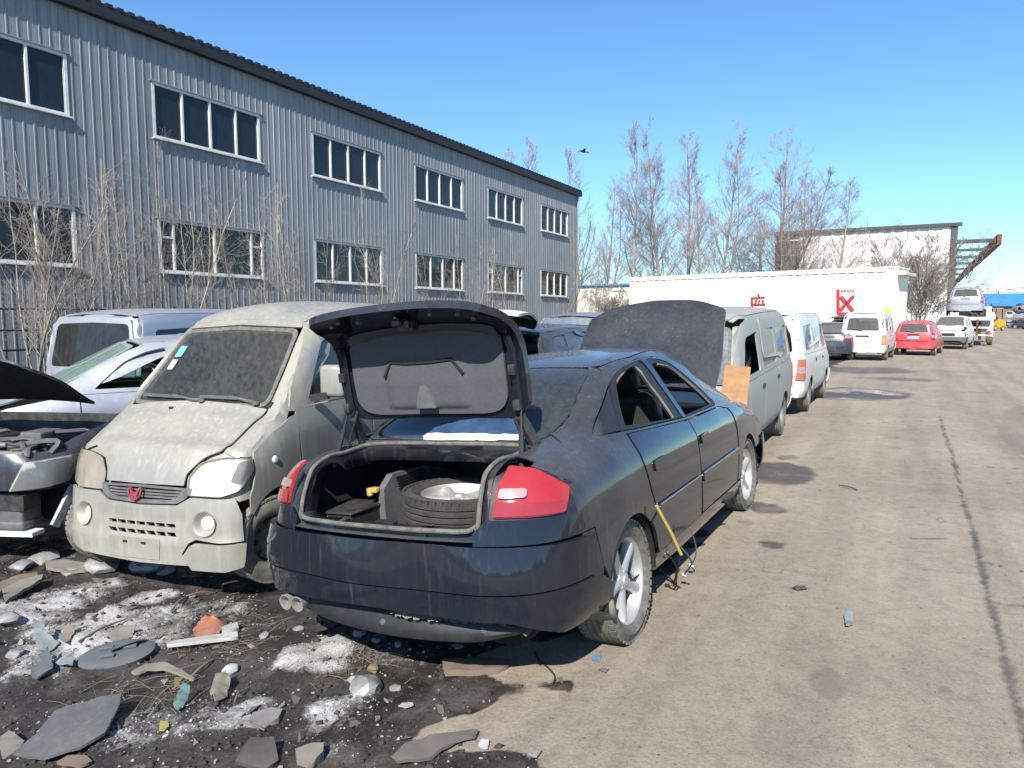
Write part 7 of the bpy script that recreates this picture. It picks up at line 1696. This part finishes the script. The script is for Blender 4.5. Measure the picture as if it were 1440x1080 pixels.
def scatter_shards(name, n, mat, label, cat, smin, smax, seed, sampler):
    rg = np.random.default_rng(seed); V = []; F = []; base = 0; k = 0
    while k < n:
        x, y = sampler(rg)
        if x is None: continue
        m = 5; a = np.sort(rg.uniform(0, 6.28, m)); r = (smin + (smax - smin) * rg.random() ** 3) * rg.uniform(.5, 1.2, m); el_ = rg.uniform(.3, 1.0); ro = rg.uniform(0, 6.28)
        px_, py_ = r * np.cos(a), r * np.sin(a) * el_; X_ = px_ * math.cos(ro) - py_ * math.sin(ro); Y_ = px_ * math.sin(ro) + py_ * math.cos(ro); tl_ = rg.normal(0, .18, 2); Z_ = X_ * tl_[0] + Y_ * tl_[1]
        z0 = top_z(x, y) - Z_.min() * .7 + .003; th_ = rg.uniform(.002, .007)
        V.append(np.concatenate([np.stack([X_ + x, Y_ + y, Z_ + z0 + th_], -1), np.stack([X_ + x, Y_ + y, Z_ + z0], -1)]))
        f = [[base, base + i, base + i + 1] for i in range(1, m - 1)]
        for i in range(m): j = (i + 1) % m; f += [[base + i, base + m + i, base + m + j], [base + i, base + m + j, base + j]]
        F.append(np.array(f)); base += 2 * m; k += 1
    o = link(bpy.data.objects.new(name, np_mesh(name, np.concatenate(V), np.concatenate(F), mat))); o.data.polygons.foreach_set('use_smooth', np.zeros(len(o.data.polygons), bool)); return tag(o, label, cat, None, 'stuff')
scatter_shards('pale_fragments', 170, C_('pale_fragment', (.46, .44, .40), .7, .5), 'small pale plastic and paper fragments over the mud', 'litter', .008, .045, 5, in_mud)
scatter_shards('grey_fragments', 230, C_('grey_fragment', (.15, .145, .14), .7, .6), 'small grey fragments of trim over the mud', 'litter', .01, .06, 6, in_mud)
scatter_shards('brown_fragments', 160, C_('brown_fragment', (.19, .13, .085), .9, .5), 'small brown wood and bark fragments over the mud', 'litter', .01, .055, 7, in_mud)
rg = np.random.default_rng(9); L = []
for k in range(300):
    c = [(300, 900), (345, 905), (230, 885), (170, 985), (330, 880), (500, 935), (250, 965)][k % 7]; px, py = c[0] + rg.normal(0, 34), c[1] + rg.normal(0, 14)
    if py < 800: continue
    p = gp(px, py); a = rg.uniform(0, 6.28); l_ = rg.uniform(.04, .16); q = np.array(p); d = np.array([math.cos(a), math.sin(a), rg.uniform(-.05, .35)])
    L.append((np.array([q + [0, 0, .006], q + d * l_ * .5 + [0, 0, .012], q + d * l_ + [0, 0, .003]]), np.array([.0014, .0012, .0008])))
V, F = fast_tubes(L, 3); o = link(bpy.data.objects.new('dry_straw', np_mesh('dry_straw', V, F, plain('dry_straw', (.25, .20, .12), .9)))); tag(o, 'dry straw and grass scattered through the litter', 'straw', None, 'stuff')
# engine clutter and stripped front of the black car at the left edge
gm, dm = MT['grey_plastic'], MT['dark_metal']
MB().box((1.45, .0, .60), (.6, 1.15, .3), None, .04).build('engine', dm, dkc); MB().box((1.40, .40, .83), (.24, .18, .18), None, .015).build('battery', gm, dkc); MB().box((1.42, -.05, .82), (.42, .36, .12), None, .03).build('engine_cover', MT['black_plastic'], dkc)
pm = plain('dusty_engine_parts', (.27, .245, .20), .85, .1, .5, 10)
for k in range(30):
    rr = random.Random(k); y0 = rr.uniform(-.6, .6); x0 = rr.uniform(1.2, 1.75); pts = [(x0 + rr.uniform(-.25, .25), y0 + rr.uniform(-.3, .3), .80 + rr.uniform(-.03, .10)) for _ in range(4)]
    MB().tube([Vector(q) for q in crom(pts, 4)], rr.uniform(.008, .022), 6).build('hose', pm if k % 2 else gm, dkc)
MB().bar((1.82, -.60, .80), (1.82, .62, .80), .07, .05).build('radiator_bar', pm, dkc)
MB().bar((1.86, -.66, .47), (1.86, .66, .47), .10, .11).build('bumper_beam', dm, dkc, smooth=False)
for y, z, s_ in ((.52, .40, (.20, .22, .22)), (.30, .38, (.18, .20, .20)), (.0, .36, (.16, .34, .18)), (.44, .30, (.22, .40, .07))): MB().box((1.80, y, z), s_, None, .025).build('bracket', gm, dkc)
MB().bar((1.92, -.75, .245), (1.86, .72, .245), .12, .03).build('undertray', MT['white'], dkc, smooth=False)
MB().bar((1.80, .80, .28), (1.62, .83, .54), .03, .06).build('wing_stay', wht, dkc, smooth=False)
